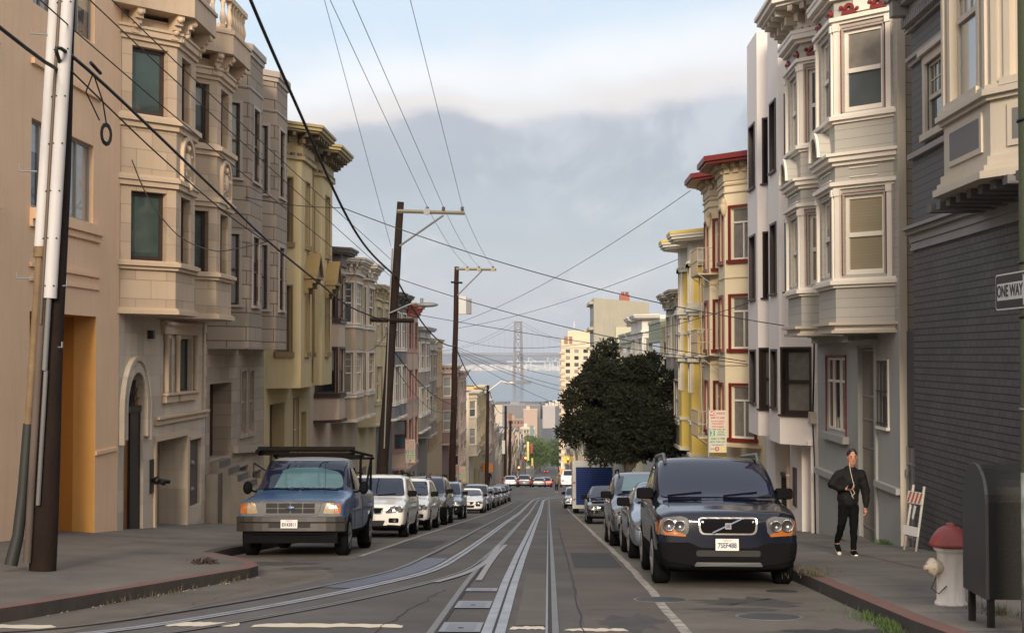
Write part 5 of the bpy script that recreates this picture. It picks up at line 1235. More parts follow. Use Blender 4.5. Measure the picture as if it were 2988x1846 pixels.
for i, x in enumerate((-60, -110, 60, 90, 25)):
    t = thing('harbour_crane', None, 'crane', (x-40, 6050, -70), 'harbour cranes on the far shore'); t['label'] = 'white harbour crane on the far shore of the bay'
    m = MB()
    for a in (0, 22):
        for b in (0, 18): m.tube([(x-40+a, 6050+b, -72), (x-40+a, 6050+b, -30)], 1.4, 4, sm=False)
    m.tube([(x-75, 6055, -30), (x+10, 6055, -30)], 2, 4, sm=False); m.tube([(x-28, 6055, -30), (x-28, 6055, -12)], 1.5, 4, sm=False); m.tube([(x-28, 6055, -12), (x+8, 6055, -30)], .8, 4, sm=False)
    m.build('frame', plain('crane_white', (.8, .8, .78)), t, weld=False)

# ================================================================= TREES
def foliage(name, label, base, height, blobs, leafm, trunkm, n, ls, trunk_r=.16, limbs=(), seed=1, group=None):
    rn = random.Random(seed); t = thing(name, label, 'tree', base, group); base = Vector(base)
    m = MB(); m.tube([base, base+Vector((.05, .02, height*.25)), base+Vector((-.05, .05, height*.55))], [trunk_r*1.3, trunk_r, trunk_r*.6], 10)
    for (c, r) in blobs[:12]:
        e = base+Vector(c); m.tube([base+Vector((0, 0, height*.22)), base+Vector((c[0]*.4, c[1]*.4, height*.3+(c[2]-height*.3)*.4)), e], [trunk_r*.6, trunk_r*.4, .02], 6)
    m.build('trunk', trunkm, t, weld=False)
    m = MB(); pts = []; fs = []
    tot = sum(r**2 for c, r in blobs)
    for c, r in blobs:
        k = int(n*r*r/tot)
        for i in range(k):
            d = Vector((rn.gauss(0, 1), rn.gauss(0, 1), rn.gauss(0, 1))).normalized(); rr = r*(1-abs(rn.gauss(0, .22))) ; rr *= 1+.16*math.sin(d.x*9+c[0]*5)+.13*math.sin(d.z*11+c[1]*3)
            p = base+Vector(c)+Vector((d.x, d.y, d.z*.92))*rr
            for q in range(2):
                ax = (d*.6+Vector((rn.uniform(-1, 1), rn.uniform(-1, 1), rn.uniform(-.8, 1)))).normalized(); sd_ = ax.cross(Vector((rn.uniform(-1, 1), rn.uniform(-1, 1), rn.uniform(-1, 1)))).normalized()
                L_ = ls*rn.uniform(.7, 1.4); w_ = L_*.36; j = len(pts)
                pts += [p, p+ax*L_*.5+sd_*w_*.5, p+ax*L_, p+ax*L_*.5-sd_*w_*.5]; fs.append((j, j+1, j+2, j+3))
    m.mesh(pts, fs, 0); m.m = [rn.choice((0, 0, 0, 1, 2)) for _ in m.f]
    m.build('crown', leafm, t, weld=False)
    return t
bark = mat('bark', (.06, .045, .035), .9, bump=1, bscale=15)
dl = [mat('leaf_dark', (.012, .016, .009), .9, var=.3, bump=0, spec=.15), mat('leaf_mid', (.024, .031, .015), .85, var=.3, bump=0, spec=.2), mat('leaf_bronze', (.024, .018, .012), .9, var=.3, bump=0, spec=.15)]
rn = random.Random(5); bl = []
for i in range(66):
    z = rn.uniform(3.0, 6.9); wx = 2.55 if z < 5.6 else 2.0 if z < 6.2 else 1.2
    a = rn.uniform(0, 6.28); s = math.sqrt(rn.uniform(0, 1)); bl.append(((s*wx*math.cos(a)-.10-(.3 if z > 6.5 else 0), s*1.9*math.sin(a)-.5, z), rn.uniform(.42, .8)))
bl += [((-1.1, -.3, 7.45), .6), ((-.85, 0, 7.95), .4), ((1.0, -.2, 6.9), .65), ((1.2, -.2, 7.3), .4), ((-2.1, -.3, 5.9), .65), ((-2.3, -.4, 4.9), .7), ((-2.7, -.3, 3.9), .65), ((-2.75, -.3, 5.5), .4), ((2.4, -.3, 6.1), .6), ((2.75, -.3, 5.2), .6), ((2.7, -.3, 4.0), .6), ((2.2, -.3, 3.2), .6), ((0, -1, 4.2), 1.1), ((0, -1, 5.6), 1.2), ((-.9, -.8, 3.9), 1.0), ((1.0, -.9, 4.0), 1.0), ((.1, -.3, 6.7), .8), ((-1.7, 0, 6.9), .4), ((1.9, -.2, 6.4), .5)]
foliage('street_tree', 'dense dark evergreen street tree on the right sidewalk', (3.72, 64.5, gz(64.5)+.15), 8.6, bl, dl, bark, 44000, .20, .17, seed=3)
gl_ = [mat('leaf_green', (.07, .12, .03), .6, var=.3, bump=0), mat('leaf_green2', (.10, .16, .04), .6, var=.3, bump=0), mat('leaf_green3', (.05, .08, .025), .6, var=.3, bump=0)]
for i, (x, y, s) in enumerate(((-5.5, 620, 1.0), (-4.2, 660, 1.15), (4.8, 640, .9), (5.5, 700, 1.1), (-7, 705, 1.25))):
    rn = random.Random(i+40); bb = [((rn.uniform(-3, 3.5)*s, rn.uniform(-3, 3)*s, rn.uniform(5, 13)*s), rn.uniform(1.6, 3.0)*s) for _ in range(18)]
    foliage('park_tree', ('fresh green tree leaning over the left of the far street', 'tall green tree behind it on the left of the far street', 'green tree on the right of the far street', 'farther green tree on the right of the far street', 'broad green tree farthest down the left of the street')[i], (x, y, gz(y)), 13*s, bb, gl_, bark, 2600, .9, .35, seed=i)
for i, (x, y) in enumerate(((-2, 1700), (3.5, 1720), (8, 1700), (13, 1740))):
    t = thing('palm_tree', 'palm tree in front of the cream waterfront hall', 'palm', (x, y, -70), 'palm trees by the waterfront hall'); m = MB(); m.tube([(x, y, -71), (x, y, -59)], [.5, .35], 6); m.build('trunk', bark, t)
    m = MB(); rn = random.Random(i)
    for j in range(26):
        a = rn.uniform(0, 6.28); e = rn.uniform(-.6, .9); p0 = Vector((x, y, -59)); p1 = p0+Vector((math.cos(a)*1.6, math.sin(a)*1.6, 1.2*e+.5)); p2 = p0+Vector((math.cos(a)*3, math.sin(a)*3, 1.2*e-1)); s = Vector((-math.sin(a), math.cos(a), 0))*.35
        m.mesh([p0-s*.3, p0+s*.3, p1+s, p1-s, p2], [(0, 1, 2, 3), (3, 2, 4)])
    m.build('crown', dl[1], t, weld=False)
m = MB(); rn = random.Random(77); pts = []; fs = []
for i in range(1500):
    x = rn.uniform(-60, 0); y = rn.uniform(1450, 1600); z = -69+abs(rn.gauss(0, 5)); j = len(pts); pts += [Vector((x+rn.uniform(-2, 2), y, z+rn.uniform(-2, 2))) for _ in range(3)]; fs.append((j, j+1, j+2))
m.mesh(pts, fs); tag(m.build('tree_belt', dl[0], weld=False), 'dark belt of trees before the waterfront', 'trees', kind='stuff')

# ================================================================= POLES AND WIRES
woodm = mat('tarred_wood', (.022, .014, .011), .9, spec=.2, var=.3, vscale=3, bump=1.2, bscale=18, dirt=.5)
woodr = mat('red_brown_wood', (.026, .012, .009), .9, spec=.2, var=.3, vscale=3, bump=1.0, bscale=18, dirt=.4)
woodg = mat('weathered_crossarm', (.19, .17, .13), .85, var=.2, bump=.6)
galv = plain('galvanised_steel', (.20, .205, .21), .55, metal=.3); guard = plain('white_cable_guard', (.50, .49, .49), .6, dirt=.4, spec=.3)
def pole(label, base, top, r0, r1, m=woodm):
    t = thing('utility_pole', label, 'pole', base); b = MB(); B0, T0 = Vector(base)-Vector((0, 0, .3)), Vector(top); n = 14
    b.tube([B0.lerp(T0, i/n)+Vector((math.sin(i*1.3)*.012, 0, 0)) for i in range(n+1)], [r0+(r1-r0)*i/n for i in range(n+1)], 14); b.build('shaft', m, t, weld=False); return t
# near pole with its pipes
b1 = Vector((-6.66, 17.7, swz(-6.62, 17.7))); t1 = Vector((-6.04, 17.7, 9.5))
PX = lambda z: b1.x+(t1.x-b1.x)*(z-b1.z)/(t1.z-b1.z)
p1 = pole('thick dark wooden utility pole with white cable guards in the left foreground', b1, t1-Vector((.24, 0, 0)), .175, .135)
m = MB(); m.tube([(PX(z)-.215, 17.56, z) for z in (1.38, 5, 9.4)], .082, 14); m.tube([(PX(z)-.025, 17.50, z) for z in (.74, 4, 9.4)], .084, 14)
g_ = m.build('cable_guard', guard, p1, weld=False)
m = MB(); m.tube([(PX(z)-.12, 17.47, z) for z in (.4, 5, 9.4)], .024, 6); m.build('guard_seam', plain('brown_batten', (.10, .07, .05)), p1, weld=False)
m = MB()
for i in range(14):
    z = .9+i*.62
    for dx, yy_ in ((-.16, 17.49), (-.075, 17.432), (.035, 17.435)): m.ball((PX(z)+dx, yy_, z), .012, 6)
m.build('bolt_row', blackm, p1, weld=False)
m = MB(); m.tube([(PX(1.45)-.215, 17.55, 1.42), (PX(.5)-.22, 17.55, .5), (PX(-.9)-.235, 17.55, -1.0)], .055, 12); m.tube([(PX(1.38)-.215, 17.56, 1.28), (PX(1.38)-.215, 17.56, 1.42)], .092, 12); m.build('rusty_pipe', mat('rusty_pipe', (.20, .135, .07), .8, var=.4, vscale=4, bump=.5, dirt=.6), p1, weld=False)
m = MB(); m.tube([(PX(-.9)-.235, 17.55, -.9), (PX(-1.8)-.25, 17.55, -1.8), (PX(-2.4)-.26, 17.5, -2.35), (PX(-2.6)-.32, 17.45, -2.72)], [.065, .072, .075, .085], 12); m.build('black_duct', mat('black_duct', (.022, .024, .022), .6), p1, weld=False)
m = MB(); m.tube([(PX(z)-.13, 17.52, z) for z in (1.2, 0, -1.5, -2.7)], .05, 10); m.build('wooden_batten', mat('grey_batten', (.11, .085, .07), .85, var=.3, bump=.6, dirt=.4), p1, weld=False)
m = MB(); m.tube([(PX(z)-.03, 17.47, z) for z in (.78, -.2)], .036, 8); m.tube([(PX(z)-.02, 17.49, z) for z in (-.2, -1.95)], .030, 8); m.build('grey_pipe', plain('dull_grey_pipe', (.15, .15, .15), .6, dirt=.5), p1, weld=False)
m = MB()
for z, dx in ((4.2, -.45), (2.4, -.5), (1.0, -.45), (.1, .2), (5, .22), (.9, .22)): m.tube([(PX(z)+dx*.6, 17.5, z), (PX(z)+dx, 17.42, z), (PX(z)+dx, 17.42, z+.07)], .012, 5)
m.build('climbing_peg', galv, p1, weld=False)
# second pole with crossarm, streetlight
b2, t2 = Vector((-6.40, 51, gz(51)+.15)), Vector((-5.58, 51, 5.78))
p2 = pole('leaning brown wooden utility pole with a crossarm and streetlight, second along the left kerb', b2, t2, .235, .13)
def arm(p, a, b, r, m, name='crossarm'): k = MB(); k.tube([a, b], r, 4, sm=False); return k.build(name, m, p, weld=False)
def insul(p, x, y, z, dn=False): k = MB(); k.lathe([(.03, 0), (.07, .04), (.05, .08), (.075, .12), (.03, .17)], (x, y, z), n=8); return k.build('insulator', plain('porcelain_brown', (.07, .05, .05), .3), p, weld=False)
arm(p2, (-5.7, 50.86, 5.42), (-3.15, 50.86, 5.34), .075, woodg); arm(p2, (-5.6, 50.8, 4.1), (-3.95, 50.8, 5.25), .04, galv, 'brace'); arm(p2, (-6.7, 50.75, 1.32), (-5.05, 50.75, 1.28), .085, woodm)
for x in (-4.56, -3.95, -3.24): insul(p2, x, 50.86, 5.42)
k = MB(); k.lathe([(.13, 0), (.13, .1)], (-4.56, 50.72, 5.38), (0, -1, 0), n=10); k.build('clamp', galv, p2)
k = MB(); k.tube([(-6.0, 50.7, 1.55), (-5.2, 50.7, 1.9), (-4.95, 50.7, 1.95)], .035, 8); k.build('lamp_arm', galv, p2, weld=False)
k = MB(); k.ball((-4.55, 50.7, 1.88), .12, 12, 0, (3.6, 1.4, .8)); k.lathe([(.06, 0), (.06, .18)], (-4.75, 50.7, 1.95), n=8); k.build('lamp_head', galv, p2, weld=False)
k = MB(); k.tube([(-5.86, 50.74, 4.0), (-5.98, 50.74, 1.6), (-6.15, 50.7, -3.5)], .03, 6); k.build('conduit', galv, p2, weld=False)
b3, t3 = Vector((-5.87, 82, gz(82)+.15)), Vector((-5.55, 82, 5.35))
p3 = pole('tall red brown utility pole with transformers, third along the left kerb', b3, t3, .22, .14, woodr)
arm(p3, (-5.6, 81.85, 5.2), (-3.15, 81.85, 5.16), .08, woodg); arm(p3, (-5.5, 81.8, 3.6), (-4.0, 81.8, 5.1), .04, galv, 'brace'); arm(p3, (-5.9, 81.8, 4.4), (-5.2, 81.8, 4.36), .06, woodm)
for x in (-4.9, -4.2, -3.35): insul(p3, x, 81.85, 5.2); k = MB(); k.lathe([(.12, 0), (.12, .1)], (x, 81.75, 5.15), (0, -1, 0), n=10); k.build('clamp', plain('cream_clamp', (.28, .23, .15)), p3)
k = MB(); k.box(-5.42, -4.95, 81.6, 82.0, 2.45, 3.55); k.build('transformer', plain('transformer_grey', (.42, .42, .41)), p3, bevel=.03); k = MB(); k.box(-4.9, -4.66, 81.6, 82.0, 2.45, 3.4); k.build('transformer', plain('transformer_dark', (.16, .16, .16)), p3, bevel=.03)
b4, t4 = Vector((-5.9, 129, gz(129)+.15)), Vector((-5.75, 129, -2.9))
p4 = pole('plain brown utility pole near the far left corner, fourth along the kerb', b4, t4, .2, .14, woodr)
k = MB(); k.tube([(-5.7, 128.8, -3.4), (-4.5, 128.8, -2.5), (-3.9, 128.8, -2.6)], .05, 6); k.ball((-3.6, 128.8, -2.65), .14, 8, 0, (2.5, 1, .7)); k.build('lamp_arm', whitep, p4, weld=False)
p5 = pole('dark utility pole beyond the intersection on the left', (-5.95, 186, gz(186)), (-5.85, 186, -7.0), .24, .16, woodm)
k = MB(); k.box(-6.35, -5.95, 185.5, 186, -13.5, -11.7); k.build('signal_box', plain('pale_box', (.5, .5, .48)), p5)
p6 = pole('pole with an orange box at its top well beyond the intersection', (-6.2, 215, gz(215)), (-6.0, 215, -9.3), .22, .2, woodr)
k = MB(); k.box(-6.3, -5.8, 214.5, 215, -10.4, -9.2); k.build('orange_box', plain('orange_rust', (.22, .09, .05)), p6)
wire_m = plain('wire_black', (.015, .015, .016), .6); wire_g = plain('wire_grey', (.16, .16, .17), .6)
def wire(label, pts, r=.012, sag=0, m=None, name='overhead_wire', n=22, group=None):
    P = [Vector(p) for p in pts]
    if len(P) == 2: P = [P[0].lerp(P[1], i/n)-Vector((0, 0, sag*4*(i/n)*(1-i/n))) for i in range(n+1)]
    else:
        Q = []; k_ = len(P)
        for i in range(k_-1):
            q0, q1, q2, q3 = P[max(0, i-1)], P[i], P[i+1], P[min(k_-1, i+2)]
            for j in range(8):
                t = j/8; Q.append(.5*((2*q1)+(q2-q0)*t+(2*q0-5*q1+4*q2-q3)*t*t+(3*q1-q0-3*q2+q3)*t**3))
        P = Q+[P[-1]]
    b = MB(); b.tube(P, r, 5); c = (P[0]); 
    return tag(b.build(name, m or wire_m, None, loc=tuple(c), weld=False), label, 'wire', group)
wire('heavy black cable from the near pole down to the second pole', [(-6.9, 2, 5.6), (-6.6, 10, 4.5), (-6.45, 17.1, 3.75), (-6.30, 17.6, 3.95), (-6.22, 24.6, 3.12), (-6.2, 29.7, 2.52), (-6.18, 36.4, 1.93), (-6.15, 41.7, 1.5), (-6.12, 51, 1.25)], .026)
wire('thickest black cable sweeping down from the top of the photo to the second pole', [(-5.6, 14, 10.2), (-5.6, 19, 8.4), (-5.6, 25.3, 6.64), (-5.6, 30.4, 5.42), (-5.6, 36.6, 4.0), (-5.62, 42.1, 3.28), (-5.75, 50.9, 2.95)], .036)
wire('thin black line sagging beside the heavy cable over the cream house', [(-6.3, 17.6, 3.75), (-6.3, 21.5, 3.25), (-6.25, 26, 2.75), (-6.2, 29.6, 2.48)], .013)
wire('upper thin line from the near pole to the second pole', [(-6.1, 12, 5.6), (-6.15, 18, 4.75), (-6, 51, 3.0)], .010); wire('second thin line from the near pole to the second pole', [(-6.0, 12, 5.9), (-6.1, 18.8, 4.95), (-5.95, 51, 3.6)], .010)
wire('third thin line starting at the clamp on the near pole', [(-6.5, 8, 5.6), (-6.28, 17.6, 4.3), (-6.0, 51, 2.3)], .010)
for (xa, xb, zb, lb) in ((-4.56, 28.2, 7.4, 'thin grey line to the inner insulator of the second pole'), (-3.95, 27.3, 7.15, 'thin grey line to the middle insulator of the second pole'), (-3.24, 31.8, 8.3, 'thin grey line to the outer insulator of the second pole'), (-5.95, 36, 9.3, 'thin grey line to the shaft of the second pole')):
    z0 = 5.55 if xa > -5 else 4.1; s = (zb-z0)/(51-xb); wire(lb, [(xa, 51, z0), (xa, 14, z0+s*37)], .0085, 0, wire_g)
for a, b, lb in ((-4.56, -4.9, 'inner thin line from second to third pole'), (-3.95, -4.2, 'middle thin line from second to third pole'), (-3.24, -3.35, 'outer thin line from second to third pole')): wire(lb, [(a, 51, 5.55), (b, 82, 5.35)], .009, .25, wire_g)
wire('twisted black cable from second to third pole', [(-5.75, 51, 2.9), (-5.62, 82, .55)], .035, .75); wire('twisted black cable from third to fourth pole', [(-5.62, 82, .5), (-5.7, 129, -3.2)], .035, 1.0); wire('black cable from fourth pole across the intersection', [(-5.7, 129, -3.2), (-5.9, 186, -7.6)], .03, 1.2)
wire('low black cable from second to third pole', [(-6.0, 51, .4), (-5.7, 82, -3.0)], .022, .5); wire('lowest black cable from second to third pole', [(-6.0, 51, -.1), (-5.7, 82, -3.3)], .012, .9)
wire('long wire crossing the street from the thick cable to the white stucco house', [(-5.6, 36.6, 4.0), (6.05, 34.9, .75)], .013, .35)
wire('wire from the taupe shingle house to the thick cable', [(-9.0, 38.5, 4.6), (-5.6, 36.6, 4.0)], .012, .1)
wire('wire crossing from the second pole to the cream house with red windows', [(-5.85, 51, 2.95), (6.0, 41.3, -.2)], .014, .3)
wire('lower wire crossing from the second pole to the white house', [(-5.9, 51, 1.7), (6.0, 40.9, -.28)], .011, .1)
wire('guy wire rising from the third pole to the red cornice', [(-5.6, 82, 1.9), (5.2, 49.5, 6.0)], .012, .5)
wire('guy wire rising from the third pole to the ivory cornice', [(-5.6, 82, 1.6), (5.3, 55.4, 3.9)], .012, .35)
wire('flat wire from the third pole to the white stucco house', [(-5.6, 82, .95), (6.0, 40.6, 1.55)], .011, .9)
for i, (z1, sg) in enumerate(((-2.2, .5), (-3.0, .6), (-3.5, .6), (-5.3, .6))): wire(('topmost', 'second', 'third', 'lowest')[i]+' of the service wires fanning from the third pole to houses behind the tree', [(-5.55, 82, .45-i*.12), (5.85, 99+i*2, z1)], .014, sg)
wire('service loop hanging from the cream stone house to the heavy cable', [(-9.3, 29.9, 4.35), (-8.9, 29.8, 3.5), (-8.2, 29.7, 2.65), (-7.4, 29.6, 2.3), (-6.8, 29.6, 2.35), (-6.2, 29.7, 2.5)], .013)
for i, (y, z, x2, y2, z2) in enumerate(((41, 2.3, -8.6, 52.5, 1.6), (44, 3.7, -8.7, 56, 3.0), (51, .8, -8.6, 61, .3), (51, 1.0, -8.6, 70, 1.2))): wire(('short drop to the mustard house', 'short drop to the pinkish cream house', 'drop from second pole to the tan house', 'drop from second pole to the butter yellow house')[i], [(-6.1, y, z if y > 50 else {41: 1.58, 44: 3.15}[y]), (x2, y2, z2)], .009, .35)
cl = MB()
for j in range(5):
    r = .10+.010*j; cl.tube([(-6.28+.3*r*math.cos(a*.5236), 21.0+r*math.cos(a*.5236)*.8, 2.55+r*1.15*math.sin(a*.5236)) for a in range(13)], .010, 5, cap=False)
cl.tube([(-6.27, 20.4, 3.3), (-6.3, 20.2, 3.0), (-6.28, 20.7, 2.7)], .011, 5); cl.tube([(-6.27, 20.4, 3.3), (-6.3, 20.9, 3.0), (-6.28, 21.0, 2.7)], .011, 5); cl.tube([(-6.27, 20.3, 3.42), (-6.27, 20.7, 3.36)], .025, 8)
cl.v = [(x, y-2.0, z+.58) for x, y, z in cl.v]
tag(cl.build('cable_coil', wire_m, None, loc=(-6.28, 19, 3.13), weld=False), 'coil of spare black cable hanging under the heavy cable', 'cable coil')
# ================================================================= VEHICLES
def paint(n, c, r=.28, met=.3): return mat('car_paint_'+n, c, r, var=.02, bump=0, metal=met, coat=1, spec=.5)
tyrem = mat('tyre_rubber', (.008, .008, .008), .9, bump=.3, spec=.05); rimm = plain('alloy_rim', (.32, .32, .33), .35, metal=.6)
blackpl = plain('black_plastic', (.006, .006, .007), .7, spec=.04); chrome = plain('chrome', (.42, .42, .43), .18, metal=1.0, var=0)
reflm = plain('lamp_reflector', (.15, .15, .155), .25, metal=.8, var=.2, vscale=30)
cglass = mat('car_glass', (.010, .014, .030), .03, var=0, bump=0, spec=.55); lens = mat('lamp_lens', (.11, .11, .112), .12, var=.3, vscale=18, bump=0, coat=.6, metal=.3)
amber = mat('amber_lens', (.34, .10, .015), .2, var=.2, vscale=20, bump=0, coat=1); shade = mat('sun_shade_teal', (.050, .115, .130), .3, var=.3, vscale=3, bump=0, coat=1)
dullplate = plain('plate_white', (.62, .60, .56), .5); plateink = plain('plate_ink', (.03, .04, .10), .6); platered = plain('plate_red', (.35, .05, .05), .6)
def car_shell(st, arches, paintm, lowm, zlow, wheel_r):
    n = 11; pts = []; fs = []
    for (y, zb, zs, zt, wb, ws, wt) in st:
        half = [(0, zb), (wb*.8, zb), (wb, zb+.03), (ws, zb+(zs-zb)*.35), (ws*1.004, zb+(zs-zb)*.72), (ws*.985, zs-.02), (ws-.05, zs+(.02 if zt-zs > .3 else .012)), (wt+(ws-.05-wt)*.06, zt-(.10 if zt-zs > .3 else .008)), (wt-.03, zt-(.015 if zt-zs > .3 else .002)), (wt*.62, zt+.004), (0, zt+.018)]
        ring = [(x, z) for x, z in half]+[(-x, z) for x, z in half[-2:0:-1]]
        pts += [Vector((x, y, z)) for x, z in ring]
    m = 2*n-2
    for i in range(len(st)-1):
        for j in range(m): fs.append((i*m+j, i*m+(j+1) % m, (i+1)*m+(j+1) % m, (i+1)*m+j))
    for i, rev in ((0, False), (len(st)-1, True)):
        b = i*m
        for k in range(n-1):
            a_, b_, c_, d_ = b+k, b+k+1, b+(m-k-1) % m, b+(m-k) % m
            q = [a_, b_, c_, d_]; q = [q[0]] + [x for x in q[1:] if x != q[0]]; q2 = []
            for x in q:
                if x not in q2: q2.append(x)
            if len(q2) >= 3: fs.append(tuple(q2))
    me = bpy.data.meshes.new('tmp'); me.from_pydata(pts, [], fs); bm = bmesh.new(); bm.from_mesh(me); bmesh.ops.recalc_face_normals(bm, faces=bm.faces); bm.to_mesh(me); bm.free()
    o = bpy.data.objects.new('tmp', me); COL.objects.link(o); s = o.modifiers.new('s', 'SUBSURF'); s.levels = s.render_levels = 2
    bpy.context.view_layer.update(); m1 = bpy.data.meshes.new_from_object(o.evaluated_get(bpy.context.evaluated_depsgraph_get()))
    bm = bmesh.new(); bm.from_mesh(m1); tree = BVHTree.FromBMesh(bm); bm.free(); o.modifiers.clear(); o.data = m1
    cut = MB()
    for (ay, hw) in arches:
        for sx in (-1, 1):
            x0, x1 = sorted((sx*(hw-.27), sx*(hw+.4))); cut.lathe([(wheel_r+.06, 0), (wheel_r+.06, x1-x0)], (x0, ay, wheel_r), (1, 0, 0), n=24, sm=False)
    co_ = cut.build('cut', blackpl); b = o.modifiers.new('b', 'BOOLEAN'); b.operation = 'DIFFERENCE'; b.object = co_; b.solver = 'EXACT'
    bpy.context.view_layer.update(); m2 = bpy.data.meshes.new_from_object(o.evaluated_get(bpy.context.evaluated_depsgraph_get()))
    bpy.data.objects.remove(o); bpy.data.objects.remove(co_)
    m2.materials.clear(); m2.materials.append(paintm); m2.materials.append(lowm)
    for p in m2.polygons: p.material_index = 1 if (p.center.z < zlow) else 0; p.use_smooth = True
    m2.update(); return m2, tree
def rr(x0, x1, z0, z1, r=.03, n=4):
    out = []
    for cx, cz, a0 in ((x1-r, z1-r, 0), (x0+r, z1-r, 90), (x0+r, z0+r, 180), (x1-r, z0+r, 270)):
        for i in range(n+1): a = R(a0+90*i/n); out.append((cx+r*math.cos(a), cz+r*math.sin(a)))
    return out
def poly_r(pts, r=.04, n=4):        # rounded polygon
    out = []; k = len(pts)
    for i in range(k):
        p0, p1, p2 = [Vector((*pts[(i+d) % k], 0)) for d in (-1, 0, 1)]
        a = p1+(p0-p1).normalized()*min(r, (p0-p1).length*.45); b = p1+(p2-p1).normalized()*min(r, (p2-p1).length*.45)
        for j in range(n+1): t = j/n; q = a*(1-t)**2+p1*2*t*(1-t)+b*t*t; out.append((q.x, q.y))
    return out
def project(par, name, tree, outline, axis, m, off=.006, side=1, cuts=3, skirt=.03):
    bm = bmesh.new()
    def P(u, v):
        if axis == 'front': return Vector((u, -1.5, v))
        if axis == 'side': return Vector((side*2.2, u, v))
        if axis == 'back': return Vector((u, 9, v))
        return Vector((u, v, 3.5))
    d = {'front': Vector((0, 1, 0)), 'side': Vector((-side, 0, 0)), 'back': Vector((0, -1, 0)), 'top': Vector((0, 0, -1))}[axis]
    vs_ = [bm.verts.new(P(u, v)) for u, v in outline]; bm.faces.new(vs_)
    bmesh.ops.triangulate(bm, faces=bm.faces)
    for _ in range(cuts): bmesh.ops.subdivide_edges(bm, edges=[e for e in bm.edges if e.calc_length() > .09], cuts=1, use_grid_fill=True)
    bad = []
    for v in bm.verts:
        h = tree.ray_cast(v.co, d)
        if h[0] is None: bad.append(v)
        else:
            nn = h[1] if h[1].dot(d) < 0 else -h[1]; v.co = h[0]+nn*off*.8-d*off*.4 if m.name in ('car_glass', 'sun_shade_teal') else h[0]-d*off
    if bad: bmesh.ops.delete(bm, geom=bad, context='VERTS')
    glassy = m.name in ('car_glass', 'sun_shade_teal')
    for f in bm.faces:
        f.smooth = glassy
        if f.normal.dot(d) > 0: f.normal_flip()
    be = [e for e in bm.edges if e.is_boundary]
    for e in be: e.smooth = False
    ex = bmesh.ops.extrude_edge_only(bm, edges=be)
    for g in ex['geom']:
        if isinstance(g, bmesh.types.BMVert): g.co += d*(off+skirt)
        if isinstance(g, bmesh.types.BMFace): g.smooth = False
    me = bpy.data.meshes.new(name); bm.to_mesh(me); bm.free(); me.materials.append(m)
    o = bpy.data.objects.new(name, me); COL.objects.link(o); o.parent = par; return o
def hit(tree, x, z): h = tree.ray_cast(Vector((x, -1.5, z)), Vector((0, 1, 0))); return h[0] if h[0] else Vector((x, 0, z))
def wheel(par, x, y, r, w=.22, rim=rimm):
    s = 1 if x > 0 else -1; o = x
    wh = MB(); wh.lathe([(r*.66, -w/2), (r*.9, -w/2), (r, -w/2+.04), (r, w/2-.04), (r*.9, w/2), (r*.66, w/2)], (x, y, r), (1, 0, 0), n=28)
    ty = wh.build('wheel', tyrem, par)
    m = MB(); xx = x+s*(w/2-.015)
    m.lathe([(r*.66, 0), (r*.66, .02), (r*.60, .022), (r*.58, .005)] if s > 0 else [(r*.58, -.005), (r*.60, -.022), (r*.66, -.02), (r*.66, 0)], (xx, y, r), (1, 0, 0), n=24)
    for i in range(5):
        a = i*1.2566; m.tube([(xx, y, r), (xx, y+math.cos(a)*r*.6, r+math.sin(a)*r*.6)], [.05, .03], 5, sm=False)
    m.build('rim', rim, ty, weld=False); return ty
def mirror(par, x, y, z, m, sc=1, gm=None):
    s = 1 if x > 0 else -1; b = MB(); o_ = [(x+u, z+v) for u, v in rr(-.125, .115, -.075, .085, .04)]; n = len(o_); A_ = [Vector((u, y-.05, v)) for u, v in o_]; B_ = [Vector((x+(u-x)*.93, y-.10, z+(v-z)*.9)) for u, v in o_]; C_ = [Vector((u, y+.05, v)) for u, v in o_]
    b.mesh(A_+B_+C_, [tuple(range(n, 2*n)), tuple(range(2*n, 3*n))]+[(i, (i+1) % n, n+(i+1) % n, n+i) for i in range(n)]+[(i, (i+1) % n, 2*n+(i+1) % n, 2*n+i) for i in range(n)]); b.tube([(x-s*.05, y+.02, z-.05), (x-s*.20, y+.05, z-.08)], [.03, .035], 6); return b.build('mirror', m, par, bevel=.012)
def place(t, x, y, rot=0):
    s = math.atan((gz(y+2.4)-gz(y+.4))/2.0); t.location = (x, y, gz(y)); t.rotation_euler = (s, 0, rot)
